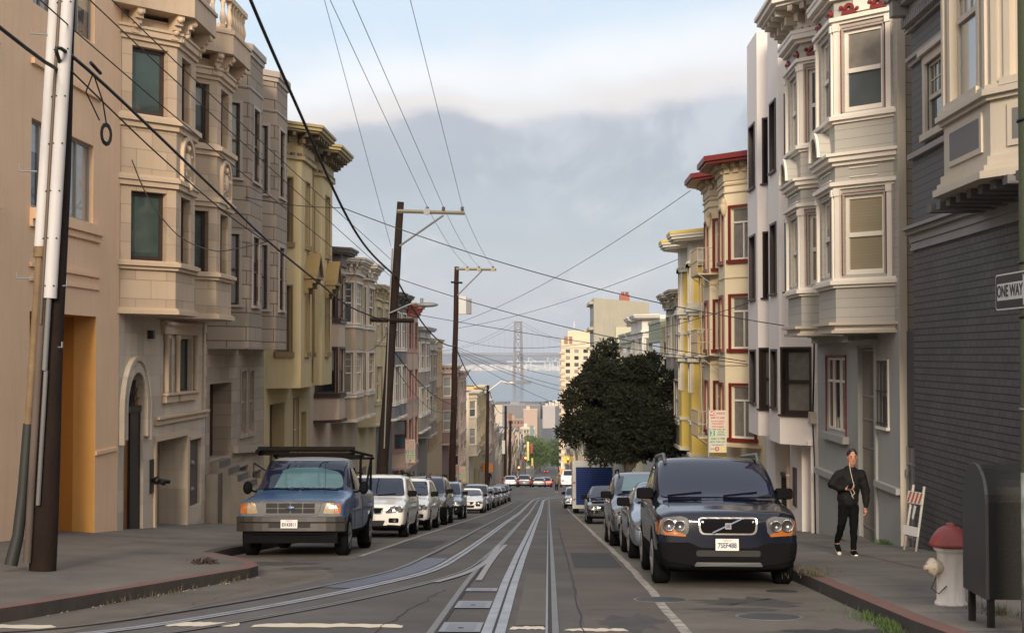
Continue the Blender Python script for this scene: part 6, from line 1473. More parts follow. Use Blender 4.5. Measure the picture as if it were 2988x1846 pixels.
def base_car(name, label, cat, W, L, H, hood, cowl, roofy, rear, pm, zlow=.0, lowm=None, wheel_r=.34, wy=None, belt=None, nose=.0, tail=None, wt=.78, ws_=None, noseH=None, group=None, hoodr=.06, wslope=.75, rim=rimm, glass=None, wb=None):
    """a hatch, saloon or SUV shell plus windows, wheels and mirrors; front at y = 0"""
    hw = W/2; belt = belt or H*.62; noseH = noseH or hood-.12; t = thing(name, label, cat, (0, 0, 0), group); wtr = hw*wt
    st = [(.0+nose, .30, noseH-.22, noseH-.12, hw*.72, hw*.80, hw*.60), (.03+nose*.6, .25, noseH-.08, noseH-.01, hw*.86, hw*.93, hw*.72), (.10, .23, noseH-.02, noseH+.035, hw*.91, hw*.965, hw*.76), (.28, .22, noseH, noseH+.06, hw*.93, hw*.995, hw*.78), (.6, .22, (noseH+hood)/2, (noseH+hood)/2+hoodr, hw*.95, hw, hw*.84),
          (cowl-.15, .22, hood-.05, hood+.03, hw*.95, hw, hw*.80), (cowl, .22, hood-.02, hood+.06, hw*.95, hw, hw*.82), (cowl+wslope*.5, .22, belt, hood+.06+(H-.05-hood-.06)*.55, hw*.95, hw, hw*(wt+.10)), (cowl+wslope, .22, belt+.01, H-.06, hw*.95, hw, wtr+.03), (roofy, .22, belt+.02, H-.005, hw*.95, hw, wtr),
          ((roofy+rear)/2, .22, belt+.03, H, hw*.95, hw, wtr), (rear, .22, belt+.04, H-.05, hw*.95, hw*.99, wtr-.02)]
    st += tail or [(L-.25, .26, belt+.03, H-.30, hw*.93, hw*.97, wtr-.03), (L-.04, .30, belt-.02, belt+.06, hw*.88, hw*.92, hw*.7), (L, .4, belt-.2, belt-.1, hw*.8, hw*.84, hw*.6)]
    wy = wy or (.92, L-.95)
    me, tree = car_shell(st, [(a, hw) for a in wy], pm, lowm or blackpl, zlow, wheel_r)
    b = bpy.data.objects.new('body', me); COL.objects.link(b); b.parent = t
    z0, z1 = hood+.075, H-.11; g = glass or cglass
    ws0, ws1 = hw*.865, wtr-.045
    project(t, 'windshield', tree, poly_r([(-ws0, z0), (ws0, z0), (ws1, z1), (-ws1, z1)], .09), 'front', g, .010, cuts=5)
    for s in (-1, 1):
        a = cowl+.42; top = z1-.01; bl = belt+.06; mid = a+(rear-a)*.47
        project(t, 'side_window', tree, poly_r([(a, bl), (mid-.04, bl+.01), (mid-.04, top), (a+wslope*.62, top-.02)], .05), 'side', g, .008, s, cuts=4)
        project(t, 'side_window', tree, poly_r([(mid+.04, bl+.01), (rear-.25, bl+.03), (rear-.28, top-.03), (mid+.04, top)], .05), 'side', g, .008, s, cuts=4)
        for y in wy: wheel(t, s*(hw-.12), y, wheel_r, .23, rim)
        mirror(t, s*(hw+.045), cowl+.42, belt+.10, pm if not lowm else lowm)
    u_ = MB(); u_.box(-hw*.82, hw*.82, .35, L-.3, .20, .42); u_.build('underbody', blackpl, t)
    w_ = MB()
    for s in (-1, 1):
        p = [hit(tree, s*.08+.0+i*.12+(-.62 if s < 0 else 0), hood+.09+i*.012)-Vector((0, .022, -.01)) for i in range(5)]; w_.tube(p, .010, 5)
    w_.build('wiper', blackpl, t, weld=False)
    return t, tree
def lamp(par, tree, x, z, r, n=16, dy=.0):
    h = hit(tree, x, z); m = MB(); m.lathe([(r, .02), (r*.98, -.015), (r*.82, -.012), (r*.5, .01), (.0, .02)], (h.x, h.y-.008+dy, h.z), (0, 1, 0), n=n); return m.build('lamp_reflector', reflm, par)
def plate_on(t, tree, x, z, txt, w=.305, h=.155, y=None):
    hy = min(hit(tree, x+dx, z+dz).y for dx in (-.14, 0, .14) for dz in (-.07, .07)) if y is None else y
    m = MB(); m.box(x-w/2, x+w/2, hy-.030, hy-.018, z-h/2, z+h/2); p = m.build('licence_plate', dullplate, t, bevel=.006)
    M = Matrix.Translation((x, hy-.033, z-.012)) @ Matrix.Rotation(math.pi/2, 4, 'X')
    text_mesh(p, 'plate_number', txt, .092, M, plateink, w=.78, bold=.002)
    text_mesh(p, 'plate_state', 'California', .030, Matrix.Translation((x, hy-.033, z+.055)) @ Matrix.Rotation(math.pi/2, 4, 'X'), platered)
    return p
# ---- navy SUV on the right
navy = mat('car_paint_navy', (.006, .008, .018), .12, var=0, bump=0, metal=.1, coat=.3, spec=.5)
t, tr_ = base_car('suv', 'dark navy SUV with a diagonal bar across its chrome edged grille', 'car', 1.90, 4.80, 1.76, 1.10, 1.22, 2.25, 4.25, navy, .52, blackpl, .365, (.90, 3.78), belt=1.12, noseH=.97, wt=.80, wslope=.85)
gr = project(t, 'grille', tr_, poly_r([(-.40, .93), (.40, .93), (.37, .70), (-.37, .70)], .07), 'front', chrome, .028, cuts=3)
project(gr, 'grille_mesh', tr_, poly_r([(-.375, .91), (.375, .91), (.345, .72), (-.345, .72)], .06), 'front', blackpl, .031, cuts=3)
m = MB(); a, b = hit(tr_, -.20, .72), hit(tr_, .20, .91); q = [a+Vector((-.0, -.040, 0)), b+Vector((.0, -.040, 0))]; m.tube(q, .017, 4, sm=False); h = hit(tr_, 0, .815); m.box(-.04, .04, h.y-.058, h.y-.03, .775, .855); m.build('diagonal_bar', chrome, gr, weld=False)
m = MB(); m.box(-.025, .025, h.y-.061, h.y-.0585, .79, .84); m.build('square_badge', plain('badge_blue', (.05, .07, .14), .3), gr)
for s in (-1, 1):
    hl = project(t, 'headlight', tr_, poly_r([(s*.50, .90), (s*.60, .945), (s*.86, .92), (s*.935, .78), (s*.90, .70), (s*.52, .70)][::s], .05), 'front', lens, .012, cuts=3)
    lamp(hl, tr_, s*.63, .815, .075, dy=-.03); lamp(hl, tr_, s*.775, .825, .085, dy=-.04)
    project(hl, 'turn_lamp', tr_, poly_r([(s*.862, .90), (s*.935, .86), (s*.93, .70), (s*.55, .675), (s*.55, .71), (s*.85, .72)][::s], .02), 'front', amber, .016, cuts=2)
    project(t, 'fog_light', tr_, rr(min(s*.60, s*.74), max(s*.60, s*.74), .36, .43, .03), 'front', lens, .01, cuts=2)
    m = MB(); m.tube([(s*.68, 2.0, 1.68), (s*.69, 2.2, 1.79), (s*.69, 3.9, 1.79), (s*.67, 4.15, 1.70)], .03, 8); m.build('roof_rail', plain('grey_rail', (.12, .13, .14), .35, metal=.5), t)
project(t, 'bumper', tr_, poly_r([(-.93, .60), (-.5, .60), (-.36, .53), (.36, .53), (.5, .60), (.93, .60), (.90, .36), (.45, .30), (-.45, .30), (-.90, .36)], .05), 'front', blackpl, .035, cuts=4)
project(t, 'lower_air_intake', tr_, rr(-.42, .42, .42, .50, .03), 'front', plain('intake_black', (.006, .006, .006), .7), .039, cuts=3)
project(t, 'skid_plate', tr_, poly_r([(-.42, .345), (.42, .345), (.45, .29), (-.45, .29)], .02), 'front', plain('grey_plastic', (.05, .052, .055), .5), .042, cuts=3)
plate_on(t, tr_, -.02, .575, '7SEF488', y=-.055)
place(t, 2.36, 17.9, R(-1))
# ---- blue pickup on the left
blue = mat('car_paint_faded_blue', (.045, .105, .235), .38, var=.10, vscale=2.5, bump=0, metal=.1, coat=.5, dirt=.3)
hw = .985; P_ = thing('pickup_truck', 'faded blue pickup truck with black ladder rack and grey grille', 'pickup truck', (0, 0, 0))
st = [(.05, .42, .86, .96, .86, .94, .72), (.08, .38, .96, 1.045, .88, .965, .78), (.35, .36, 1.02, 1.09, .92, .98, .80), (1.15, .36, 1.10, 1.18, .93, .985, .80), (1.32, .36, 1.11, 1.20, .93, .985, .82), (1.62, .36, 1.16, 1.50, .93, .985, .83), (1.95, .36, 1.17, 1.82, .93, .985, .80), (2.4, .36, 1.18, 1.88, .93, .985, .78), (2.95, .36, 1.18, 1.87, .93, .985, .78), (3.02, .36, 1.18, 1.84, .93, .985, .78), (3.08, .36, 1.17, 1.27, .93, .985, .88), (3.2, .36, 1.17, 1.25, .93, .985, .90), (5.3, .40, 1.20, 1.27, .93, .985, .90), (5.36, .45, 1.1, 1.2, .9, .95, .86)]
me, tree = car_shell(st, [(.92, hw), (4.35, hw)], blue, blackpl, .49, .375)
b = bpy.data.objects.new('body', me); COL.objects.link(b); b.parent = P_
for p in me.polygons:
    if p.center.z > 1.27 and p.center.y < 3.12: p.material_index = 2
me.materials.append(plain('chalky_roof_paint', (.36, .37, .38), .5))
project(P_, 'windshield', tree, poly_r([(-.90, 1.225), (.90, 1.225), (.76, 1.80), (-.76, 1.80)], .07), 'front', cglass, .012, cuts=5)
project(P_, 'sun_shade', tree, poly_r([(-.72, 1.26), (.80, 1.26), (.70, 1.56), (.25, 1.66), (-.3, 1.65), (-.62, 1.55)], .12), 'front', shade, .0145, cuts=5)
project(P_, 'roof_panel', tree, [(-.64, 2.05), (.64, 2.05), (.64, 2.9), (-.64, 2.9)], 'top', plain('chalky_roof_paint', (.42, .43, .45), .5), .004, cuts=4)
for s in (-1, 1):
    project(P_, 'side_window', tree, poly_r([(1.62, 1.24), (2.85, 1.25), (2.85, 1.68), (2.02, 1.68)], .06), 'side', cglass, .008, s, cuts=4)
    m = MB(); 
    for y in (.92, 4.35): wheel(P_, s*.86, y, .375, .25, plain('steel_rim', (.2, .2, .2), .5, metal=.5))
    mm_ = MB(); mm_.ball((s*1.14, 1.72, 1.27), .12, 12, 0, (.8, .45, 1.1)); mm_.tube([(s*1.1, 1.74, 1.22), (s*.93, 1.76, 1.18)], .025, 6); mm_.build('mirror', blackpl, P_)
gr = project(P_, 'grille', tree, poly_r([(-.58, 1.01), (.58, 1.01), (.50, .775), (-.50, .775)], .05), 'front', plain('pewter_plastic', (.075, .075, .077), .5), .035, cuts=4)
for i in range(4):
    for j in range(2):
        x0 = -.45+i*.228; z0 = .80+j*.098; project(gr, 'grille_opening', tree, rr(x0, x0+.212, z0, z0+.084, .012, 2), 'front', plain('intake_black', (.006, .006, .006), .7), .039, cuts=2)
h = hit(tree, 0, .893); m = MB(); m.ball((0, h.y-.045, .893), .04, 16, 0, (2.1, .35, 1.0)); m.build('oval_badge', chrome, gr); m = MB(); m.ball((0, h.y-.051, .893), .031, 16, 0, (2.1, .3, 1.0)); m.build('badge_center', plain('badge_navy', (.02, .05, .16), .3), gr)
project(P_, 'grille_surround', tree, poly_r([(-.90, 1.03), (.90, 1.03), (.93, .755), (-.93, .755)], .05), 'front', plain('pewter_plastic', (.075, .075, .077), .5), .015, cuts=4)
for s in (-1, 1):
    hl = project(P_, 'headlight', tree, poly_r([(s*.60, .80), (s*.80, .79), (s*.80, .99), (s*.66, .99)][::-s], .02), 'front', mat('yellowed_lens', (.27, .20, .10), .3, var=.3, vscale=14, bump=0, coat=1), .030, cuts=3)
    project(hl, 'turn_lamp', tree, poly_r([(s*.805, .79), (s*.925, .80), (s*.925, .97), (s*.805, .99)][::-s], .02), 'front', amber, .030, cuts=3)
m = MB(); A8 = []
bump = plain('dull_bumper_steel', (.038, .034, .031), .45, metal=.3, dirt=.4); z0, z1 = .47, .70
for k, (za, zb, y) in enumerate(((.47, .63, -.06), (.635, .745, -.09))):
    N_ = 12; pts = []
    for i in range(N_+1):
        x = -1.0+2*i/N_; yy_ = y+.16*abs(x)**4
        pts += [Vector((x, yy_, za)), Vector((x, yy_, zb)), Vector((x, .3, zb)), Vector((x, .3, za))]
    m.mesh(pts, [(4*i+j, 4*i+(j+1) % 4, 4*i+4+(j+1) % 4, 4*i+4+j) for i in range(N_) for j in range(4)]+[(0, 1, 2, 3), (4*N_, 4*N_+1, 4*N_+2, 4*N_+3)])
bu = m.build('bumper', bump, P_, bevel=.012); m = MB(); m.box(-.38, -.16, -.075, -.05, .545, .625); m.box(.16, .38, -.075, -.05, .545, .625); m.build('bumper_slot', plain('intake_black', (.006, .006, .006), .7), bu)
m = MB(); m.box(-.86, .86, .08, .3, .26, .465); m.build('lower_valance', blackpl, P_); m = MB(); m.box(-.8, .8, .5, 5.2, .28, .5); m.build('underbody', blackpl, P_)
m = MB(); m.box(-.155, .155, -.105, -.093, .53, .685); p = m.build('licence_plate', dullplate, P_, bevel=.006)
text_mesh(p, 'plate_number', '8X43811', .092, Matrix.Translation((0, -.107, .595)) @ Matrix.Rotation(math.pi/2, 4, 'X'), plateink, w=.78, bold=.002)
text_mesh(p, 'plate_state', 'California', .03, Matrix.Translation((0, -.107, .666)) @ Matrix.Rotation(math.pi/2, 4, 'X'), platered)
project(P_, 'rear_view_mirror', tree, rr(-.10, .18, 1.60, 1.68, .03), 'front', plain('mirror_dark', (.012, .02, .04), .3), .018, cuts=3)
project(P_, 'shade_gap', tree, poly_r([(-.74, 1.25), (-.56, 1.25), (-.44, 1.60), (-.60, 1.55)], .04), 'front', cglass, .018, cuts=3)
w_ = MB()
for x0 in (-.75, .0): w_.tube([hit(tree, x0+i*.14, 1.215+.02*math.sin(i*.7))-Vector((0, .02, -.012)) for i in range(6)], .011, 5)
w_.build('wiper', blackpl, P_, weld=False)
m = MB(); z = 1.93
for y in (1.75, 3.3, 5.2): m.tube([(-.95, y, z), (.95, y, z)], .03, 6)
for x in (-.88, .88):
    m.tube([(x, 1.3, z+.06), (x, 5.4, z+.06)], .03, 6)
    for y in (3.3, 5.2): m.tube([(x, y, 1.2), (x, y, z)], .03, 6)
    m.tube([(x, 4.3, 1.25), (x, 5.15, z-.05)], .025, 6)
m.tube([(-.95, 1.72, z+.09), (.95, 1.72, z+.09)], .06, 6); m.tube([(-.95, 1.6, z+.04), (-1.0, 5.4, z+.12)], .045, 6)
m.build('ladder_rack', plain('rack_rust_black', (.008, .006, .005), .8, spec=.1), P_, weld=False)
m = MB(); m.tube([(.5, .9, 1.1), (.5, .92, 1.75)], .004, 4); m.build('radio_antenna', blackpl, P_)
for s in (-1, 1): m = MB(); m.box(s*.986 if s > 0 else -.992, s*.992 if s > 0 else -.986, 1.62, 1.635, .5, 1.15); m.box(s*.986 if s > 0 else -.992, s*.992 if s > 0 else -.986, 2.88, 2.895, .5, 1.15); m.build('door_gap', steel_dark, P_)
place(P_, -4.73, 24.7, R(1))

def suv(label, x, y, pm, W=1.85, L=4.5, H=1.7, low=.42, lowm=blackpl, rot=0, hl=.0, big=True, group=None, plate=None, fogb=False, **k):
    t, tr = base_car('suv' if H > 1.6 else 'parked_car', label, 'car', W, L, H, k.pop('hood', H*.60), k.pop('cowl', 1.1), k.pop('roofy', 2.1), k.pop('rear', L-.5), pm, low, lowm, k.pop('wr', .345), belt=k.pop('belt', H*.625), noseH=k.pop('noseH', H*.50), group=group, **k)
    nh = H*.50; hw = W/2; gw = .38
    g = project(t, 'grille', tr, poly_r([(-gw, nh-.04), (gw, nh-.04), (gw*.85, nh-.22), (-gw*.85, nh-.22)], .04), 'front', chrome if hl else blackpl, .014, cuts=3)
    if hl: project(g, 'grille_mesh', tr, poly_r([(-gw+.03, nh-.06), (gw-.03, nh-.06), (gw*.85-.03, nh-.20), (-gw*.85+.03, nh-.20)], .03), 'front', blackpl, .018, cuts=3)
    for s in (-1, 1):
        h = project(t, 'headlight', tr, poly_r([(s*(gw+.05), nh-.07), (s*(hw-.16), nh+.03), (s*(hw-.03), nh-.0), (s*(hw-.06), nh-.17), (s*(gw+.05), nh-.20)][::s], .04), 'front', lens, .010, cuts=3)
        lamp(h, tr, s*(gw+.17), nh-.125, .06, 12, -.02); lamp(h, tr, s*(hw-.2), nh-.10, .055, 12, -.03)
        project(t, 'fog_light', tr, rr(min(s*(hw-.42), s*(hw-.16)), max(s*(hw-.42), s*(hw-.16)), .40, .52, .03), 'front', blackpl, .008, cuts=2)
        lamp(t, tr, s*(hw-.27), .46, .045, 12, -.02)
    project(t, 'lower_air_intake', tr, poly_r([(-.42, .46), (.42, .46), (.36, .32), (-.36, .32)], .03), 'front', plain('intake_black', (.006, .006, .006), .7), .008, cuts=3)
    m = MB(); hy = hit(tr, 0, .55).y; m.box(-.155, .155, hy-.03, hy-.015, .49, .63); m.build('licence_plate', dullplate, t)
    if H > 1.6:
        for s in (-1, 1): m = MB(); zz = H+.045; xx = hw*.70; m.tube([(s*xx, 1.9, zz-.05), (s*xx, 2.1, zz), (s*xx, L-1.2, zz), (s*xx, L-1.0, zz-.05)], .02, 6); m.build('roof_rail', blackpl, t)
    place(t, x, y, rot); return t
silver = paint('silver', (.33, .35, .38), .3, .6); white = paint('white', (.72, .71, .68), .35, 0); brown = mat('car_paint_bronze', (.085, .075, .062), .35, var=0, bump=0, metal=.5, coat=1)
# right side, behind the navy SUV
t = suv('silver blue saloon squeezed between the navy SUV and the dark people carrier', 2.36, 24.0, paint('silver_blue', (.17, .21, .26), .3, .5), W=1.8, L=4.4, H=1.42, low=.2, wt=.70, wslope=1.1, cowl=1.15, hood=.92, belt=.92)
gs = mat('car_paint_gunmetal', (.055, .06, .068), .25, var=0, bump=0, metal=.5, coat=1)
t = suv('dark gunmetal people carrier with a teal sun shade behind its windscreen', 2.28, 29.8, gs, W=1.82, L=4.4, H=1.68, low=.36, cowl=.95, hood=1.06, belt=1.04, wslope=1.0)
m2_, tr2 = None, None
sh = MB(); sh.mesh([Vector((-.62, 1.10, 1.16)), Vector((.62, 1.10, 1.16)), Vector((.52, 1.72, 1.50)), Vector((-.52, 1.72, 1.50))], [(0, 1, 2, 3)])
o = sh.build('sun_shade', shade, None); o.parent = t; o.location = (0, -.06, .075)
suv('black compact hatchback with silver bonnet trim ahead of the blue shuttered truck', 2.32, 51.0, mat('car_paint_black', (.012, .013, .015), .12, var=0, bump=0, coat=1, spec=.7), W=1.76, L=4.3, H=1.45, low=.3, cowl=1.2, wslope=1.0, wt=.72)
suv('pale car almost hidden behind the blue shuttered truck', 1.98, 94, silver, W=1.8, H=1.5, low=.3); suv('grey car farther down behind the blue shuttered truck', 2.2, 103, gs, H=1.5, low=.3)
# left row
suv('white boxy SUV with chrome grille right behind the blue pickup', -4.68, 35.3, white, W=1.86, L=4.5, H=1.68, low=.34, hl=1, belt=1.05)
suv('white crossover with swept lamps, second car behind the pickup', -4.62, 41.8, white, W=1.84, L=4.6, H=1.64, low=.34, wslope=.95, rot=R(-.5))
suv('bronze off road wagon with roof rack and dark lower body', -4.62, 48.6, brown, W=1.88, L=4.8, H=1.78, low=.66, hl=1)
suv('small light blue grey SUV in the left row', -4.62, 58.5, paint('pale_blue', (.22, .29, .36), .3, .4), W=1.78, L=4.2, H=1.66, low=.60)
suv('white saloon with chrome grille in the left row', -4.58, 76.5, white, W=1.8, L=4.7, H=1.42, low=.2, hl=1, wt=.70, wslope=1.1, cowl=1.3, hood=.92, belt=.92)
suv('silver SUV behind the white saloon', -4.65, 85, silver, H=1.66, low=.45); 
for i, (y, c, h_) in enumerate(((94, gs, 1.45), (102, brown, 1.5), (110, silver, 1.45), (119, gs, 1.5), (131, brown, 1.66))):
    suv(('dark grey car', 'bronze car', 'silver car', 'dark gunmetal car', 'dark brown SUV')[i]+' parked %s from the far end of the left row' % ('fifth', 'fourth', 'third', 'second', 'last')[i], -4.62, y, c, W=1.8, H=h_, low=.4)
# truck box with roller shutter
tk = thing('box_truck', 'white box truck seen from behind with a closed blue roller shutter', 'truck', (0, 0, 0)); wt_ = plain('truck_white', (.52, .51, .48), .5, dirt=.2)
m = MB(); m.box(-1.22, 1.22, .1, 5.5, .45, 2.95); m.build('cargo_box', wt_, tk, bevel=.03)
m = MB(); m.box(-1.25, -1.05, 0, .12, .28, 3.0); m.box(1.05, 1.25, 0, .12, .28, 3.0); m.box(-1.049, 1.049, .0, .12, 2.62, 3.0); m.box(-1.049, 1.049, 0, .12, .28, .48); m.build('door_frame', wt_, tk, bevel=.01)
bl_ = plain('shutter_blue', (.012, .035, .15), .6, spec=.2); m = MB()
for i in range(18): z = .5+i*.118; m.box(-1.04, 1.04, .05+(.012 if i % 2 else 0), .1, z, z+.112)
m.build('roller_shutter', bl_, tk)
for s in (-1, 1):
    wheel(tk, s*1.0, 4.6, .42, .26); wheel(tk, s*1.0, 1.0, .42, .26)
    for z in (.75, 1.7): m = MB(); m.box(s*1.15-.07, s*1.15+.07, -.02, .0, z, z+.09); m.build('marker_lamp', plain('red_lens', (.4, .02, .02), .3), tk)
m = MB(); m.box(-1.1, 1.1, 5.5, 7.2, .5, 2.3); m.build('cab', wt_, tk, bevel=.1)
place(tk, 2.62, 77.4)
# traffic beyond the intersection, seen from behind
def rear_car(label, x, y, pm, H=1.45, lit=False, cat='car', W=1.8):
    t, tr = base_car('moving_car' if lit else 'parked_car', label, cat, W, 4.4, H, H*.6, 1.2, 2.1, 3.8, pm, .3, blackpl, .33, belt=H*.62, wt=.74, wslope=.9)
    for s in (-1, 1):
        h_ = project(t, 'tail_lamp', tr, rr(min(s*.5, s*.82), max(s*.5, s*.82), .70, .88, .03), 'back', mat('tail_lit', (1, .04, .03), .4, emit=5, bump=0, var=0) if lit else plain('red_lens', (.4, .02, .02), .3), .01, cuts=2)
    project(t, 'rear_window', tr, poly_r([(-.6, H*.66), (.6, H*.66), (.52, H-.14), (-.52, H-.14)], .06), 'back', cglass, .006, cuts=3)
    m = MB(); m.box(-.16, .16, 4.43, 4.45, .55, .68); m.build('licence_plate', dullplate, t)
    s_ = math.atan((gz(y+4)-gz(y))/4); t.location = (x, y, gz(y)); t.rotation_euler = (-s_, 0, math.pi); t.location.y = y+4.4; t.location.z = gz(y+4.4); return t
rear_car('silver saloon parked first past the intersection on the left', -4.7, 166, silver); rear_car('dark car parked beside the silver saloon past the intersection', -3.0, 168, gs, 1.6); rear_car('grey sports car standing in the lane past the intersection', -1.2, 171, paint('mid_grey', (.12, .12, .13)), 1.3)
rear_car('car with glowing red tail lamps past the intersection', -.4, 178, redtrim and paint('dark_red', (.10, .02, .02)), 1.45, True); rear_car('farther car with red tail lamps down the street', -1.3, 420, gs, 1.5, True); rear_car('distant car with red tail lamps at the foot of the street', -1.2, 640, gs, 1.6, True)
rear_car('white van parked first past the intersection on the right', 2.4, 164, white, 2.15, cat='van', W=1.95)
# ================================================================= PEOPLE
def etube(mb, path, n=12):      # path of (point, (rx, ry)) ; rx sideways, ry front to back
    P = [Vector(p) for p, r in path]; k = len(P); pts = []
    for i, p in enumerate(P):
        t = (P[min(i+1, k-1)]-P[max(i-1, 0)]).normalized(); r = path[i][1]; r = r if isinstance(r, tuple) else (r, r)
        ax = Vector((1, 0, 0)) if abs(t.x) < .8 else Vector((0, 0, 1)); a = (ax-t*ax.dot(t)).normalized(); c = t.cross(a)
        for j in range(n): q = 2*math.pi*j/n; pts.append(p+a*math.cos(q)*r[0]+c*math.sin(q)*r[1])
    mb.mesh(pts, [(i*n+j, i*n+(j+1) % n, (i+1)*n+(j+1) % n, (i+1)*n+j) for i in range(k-1) for j in range(n)]+[tuple(range(n))[::-1], tuple(range((k-1)*n, k*n))])
    for i in (0, k-1):
        r = path[i][1]; r = r if isinstance(r, tuple) else (r, r); mb.ball(P[i], min(r)*.98, 10)
def skin(name, nodes, edges, m, par, voxel=.011, folds=0):
    """one continuous surface grown round a skeleton of joints"""
    mb = MB()
    for a, b in edges: etube(mb, [(nodes[a][0], nodes[a][1]), (nodes[b][0], nodes[b][1])])
    for p, r in nodes:
        r = r if isinstance(r, tuple) else (r, r); mb.ball(p, 1, 12, 0, (r[0], r[1], max(r[0]*.6, min(r))))
    me = bpy.data.meshes.new(name); me.from_pydata(mb.v, [], mb.f)
    bm = bmesh.new(); bm.from_mesh(me); bmesh.ops.remove_doubles(bm, verts=bm.verts, dist=1e-5); bmesh.ops.recalc_face_normals(bm, faces=bm.faces); bm.to_mesh(me); bm.free()
    o = bpy.data.objects.new('tmp', me); COL.objects.link(o); r_ = o.modifiers.new('r', 'REMESH'); r_.mode = 'VOXEL'; r_.voxel_size = voxel; r_.use_smooth_shade = True
    if folds:
        tx = bpy.data.textures.new('cloth_folds', 'CLOUDS'); tx.noise_scale = .09; tx.noise_depth = 2
        dm = o.modifiers.new('d', 'DISPLACE'); dm.texture = tx; dm.strength = folds; dm.mid_level = .5; dm.texture_coords = 'LOCAL'
    u = o.modifiers.new('u', 'SMOOTH'); u.factor = .5; u.iterations = 3 if voxel < .008 else 5; bpy.context.view_layer.update()
    m2 = bpy.data.meshes.new_from_object(o.evaluated_get(bpy.context.evaluated_depsgraph_get())); bpy.data.objects.remove(o)
    m2.materials.clear(); m2.materials.append(m); q = bpy.data.objects.new(name, m2); COL.objects.link(q)
    for p in m2.polygons: p.use_smooth = True
    if par is not None: q.parent = par
    return q
skinm = mat('skin', (.42, .20, .13), .55, var=.05, bump=.05); hairm = plain('black_hair', (.012, .010, .009), .6); jackm = mat('black_jacket_cloth', (.009, .009, .010), .75, spec=.2, var=.3, vscale=8, bump=.6, bscale=12); trm = mat('black_trouser_cloth', (.005, .005, .006), .9, spec=.1, bump=.3)
def person(label, x, y, z, jack=jackm, scale=1, detail=True):
    V_ = lambda *a: Vector(a)
    N_ = []; E_ = []
    def chain(pts, start=None):
        prev = start
        for p, r in pts: N_.append((Vector(p), r)); i = len(N_)-1; (E_.append((prev, i)) if prev is not None else None); prev = i
        return prev
    pel = chain([((-.02, 0, .95), (.15, .11))]); ch = chain([((-.01, 0, 1.12), (.13, .095)), ((.01, -.01, 1.31), (.145, .105))], pel)
    nb = chain([((.02, -.01, 1.45), (.062, .06)), ((.035, -.03, 1.545), .055)], ch)
    chain([((.045, -.05, 1.605), (.070, .080)), ((.048, -.05, 1.69), (.078, .095)), ((.05, -.035, 1.765), (.062, .075))], nb)
    def hand(w, d, f, palm):       # w wrist index, d direction of the fingers, palm direction to curl to
        w0 = N_[w][0]; d = Vector(d).normalized(); f = Vector(f).normalized(); pm = Vector(palm).normalized()
        p = chain([(w0+d*.045, (.030, .018)), (w0+d*.085, (.034, .016))], w)
        for k, (o_, ln) in enumerate(((-.030, .065), (-.010, .075), (.010, .070), (.028, .055))):
            chain([(w0+d*.10+f*o_, .0088), (w0+d*(.10+ln*.45)+f*o_*1.1+pm*.012, .008), (w0+d*(.10+ln*.75)+f*o_*1.1+pm*.035, .0068)], p)
        chain([(w0+d*.04-f*.035+pm*.01, .010), (w0+d*.075-f*.05+pm*.03, .0085)], w+1)
    sl = chain([((-.155, 0, 1.385), .052), ((-.27, -.02, 1.22), .042), ((-.20, -.16, 1.16), .034), ((-.12, -.25, 1.165), .024)], ch); hand(sl, (.75, -.35, .05), (0, -.5, -.3), (0, -.1, 1))
    sr = chain([((.20, 0, 1.385), .052), ((.275, .03, 1.14), .042), ((.28, .0, .96), .033), ((.27, -.03, .83), .024)], ch); hand(sr, (-.02, -.1, -1), (0, 1, 0), (-1, 0, 0))
    ll = chain([((-.10, .01, .86), .085), ((-.125, -.02, .56), .060), ((-.15, .20, .27), .045), ((-.155, .27, .16), .036), ((-.16, .20, .09), .034), ((-.165, .10, .055), .030)], pel)
    rl = chain([((.075, -.01, .86), .085), ((.055, -.10, .54), .060), ((.045, -.13, .25), .044), ((.04, -.13, .10), .036), ((.045, -.21, .05), .034), ((.05, -.29, .035), .030)], pel)
    b = skin('person', N_, E_, skinm, None, .0055 if detail else .02); b.location = (x, y, z); b.scale = (scale,)*3; tag(b, label, 'person')
    j = [((-.02, 0, .95), (.185, .145)), ((-.01, 0, 1.12), (.19, .145)), ((.01, -.01, 1.33), (.205, .145)), ((.02, -.01, 1.455), (.12, .10)), ((-.155, 0, 1.385), .095), ((-.295, -.02, 1.22), .080), ((-.20, -.16, 1.165), .060), ((-.13, -.235, 1.168), .043), ((.20, 0, 1.385), .095), ((.285, .03, 1.14), .080), ((.292, .0, .96), .066), ((.280, -.03, .85), .046)]
    skin('jacket', [(Vector(p), r) for p, r in j], [(0, 1), (1, 2), (2, 3), (2, 4), (4, 5), (5, 6), (6, 7), (2, 8), (8, 9), (9, 10), (10, 11)], jack, b, folds=.045)
    q = [((-.02, 0, .95), (.165, .125)), ((-.095, .01, .82), .098), ((-.125, -.02, .56), .074), ((-.148, .19, .28), .056), ((-.155, .255, .20), .050), ((.075, -.01, .82), .098), ((.055, -.10, .54), .074), ((.045, -.13, .25), .056), ((.042, -.13, .13), .050)]
    skin('trousers', [(Vector(p), r) for p, r in q], [(0, 1), (1, 2), (2, 3), (3, 4), (0, 5), (5, 6), (6, 7), (7, 8)], trm, b, folds=.03)
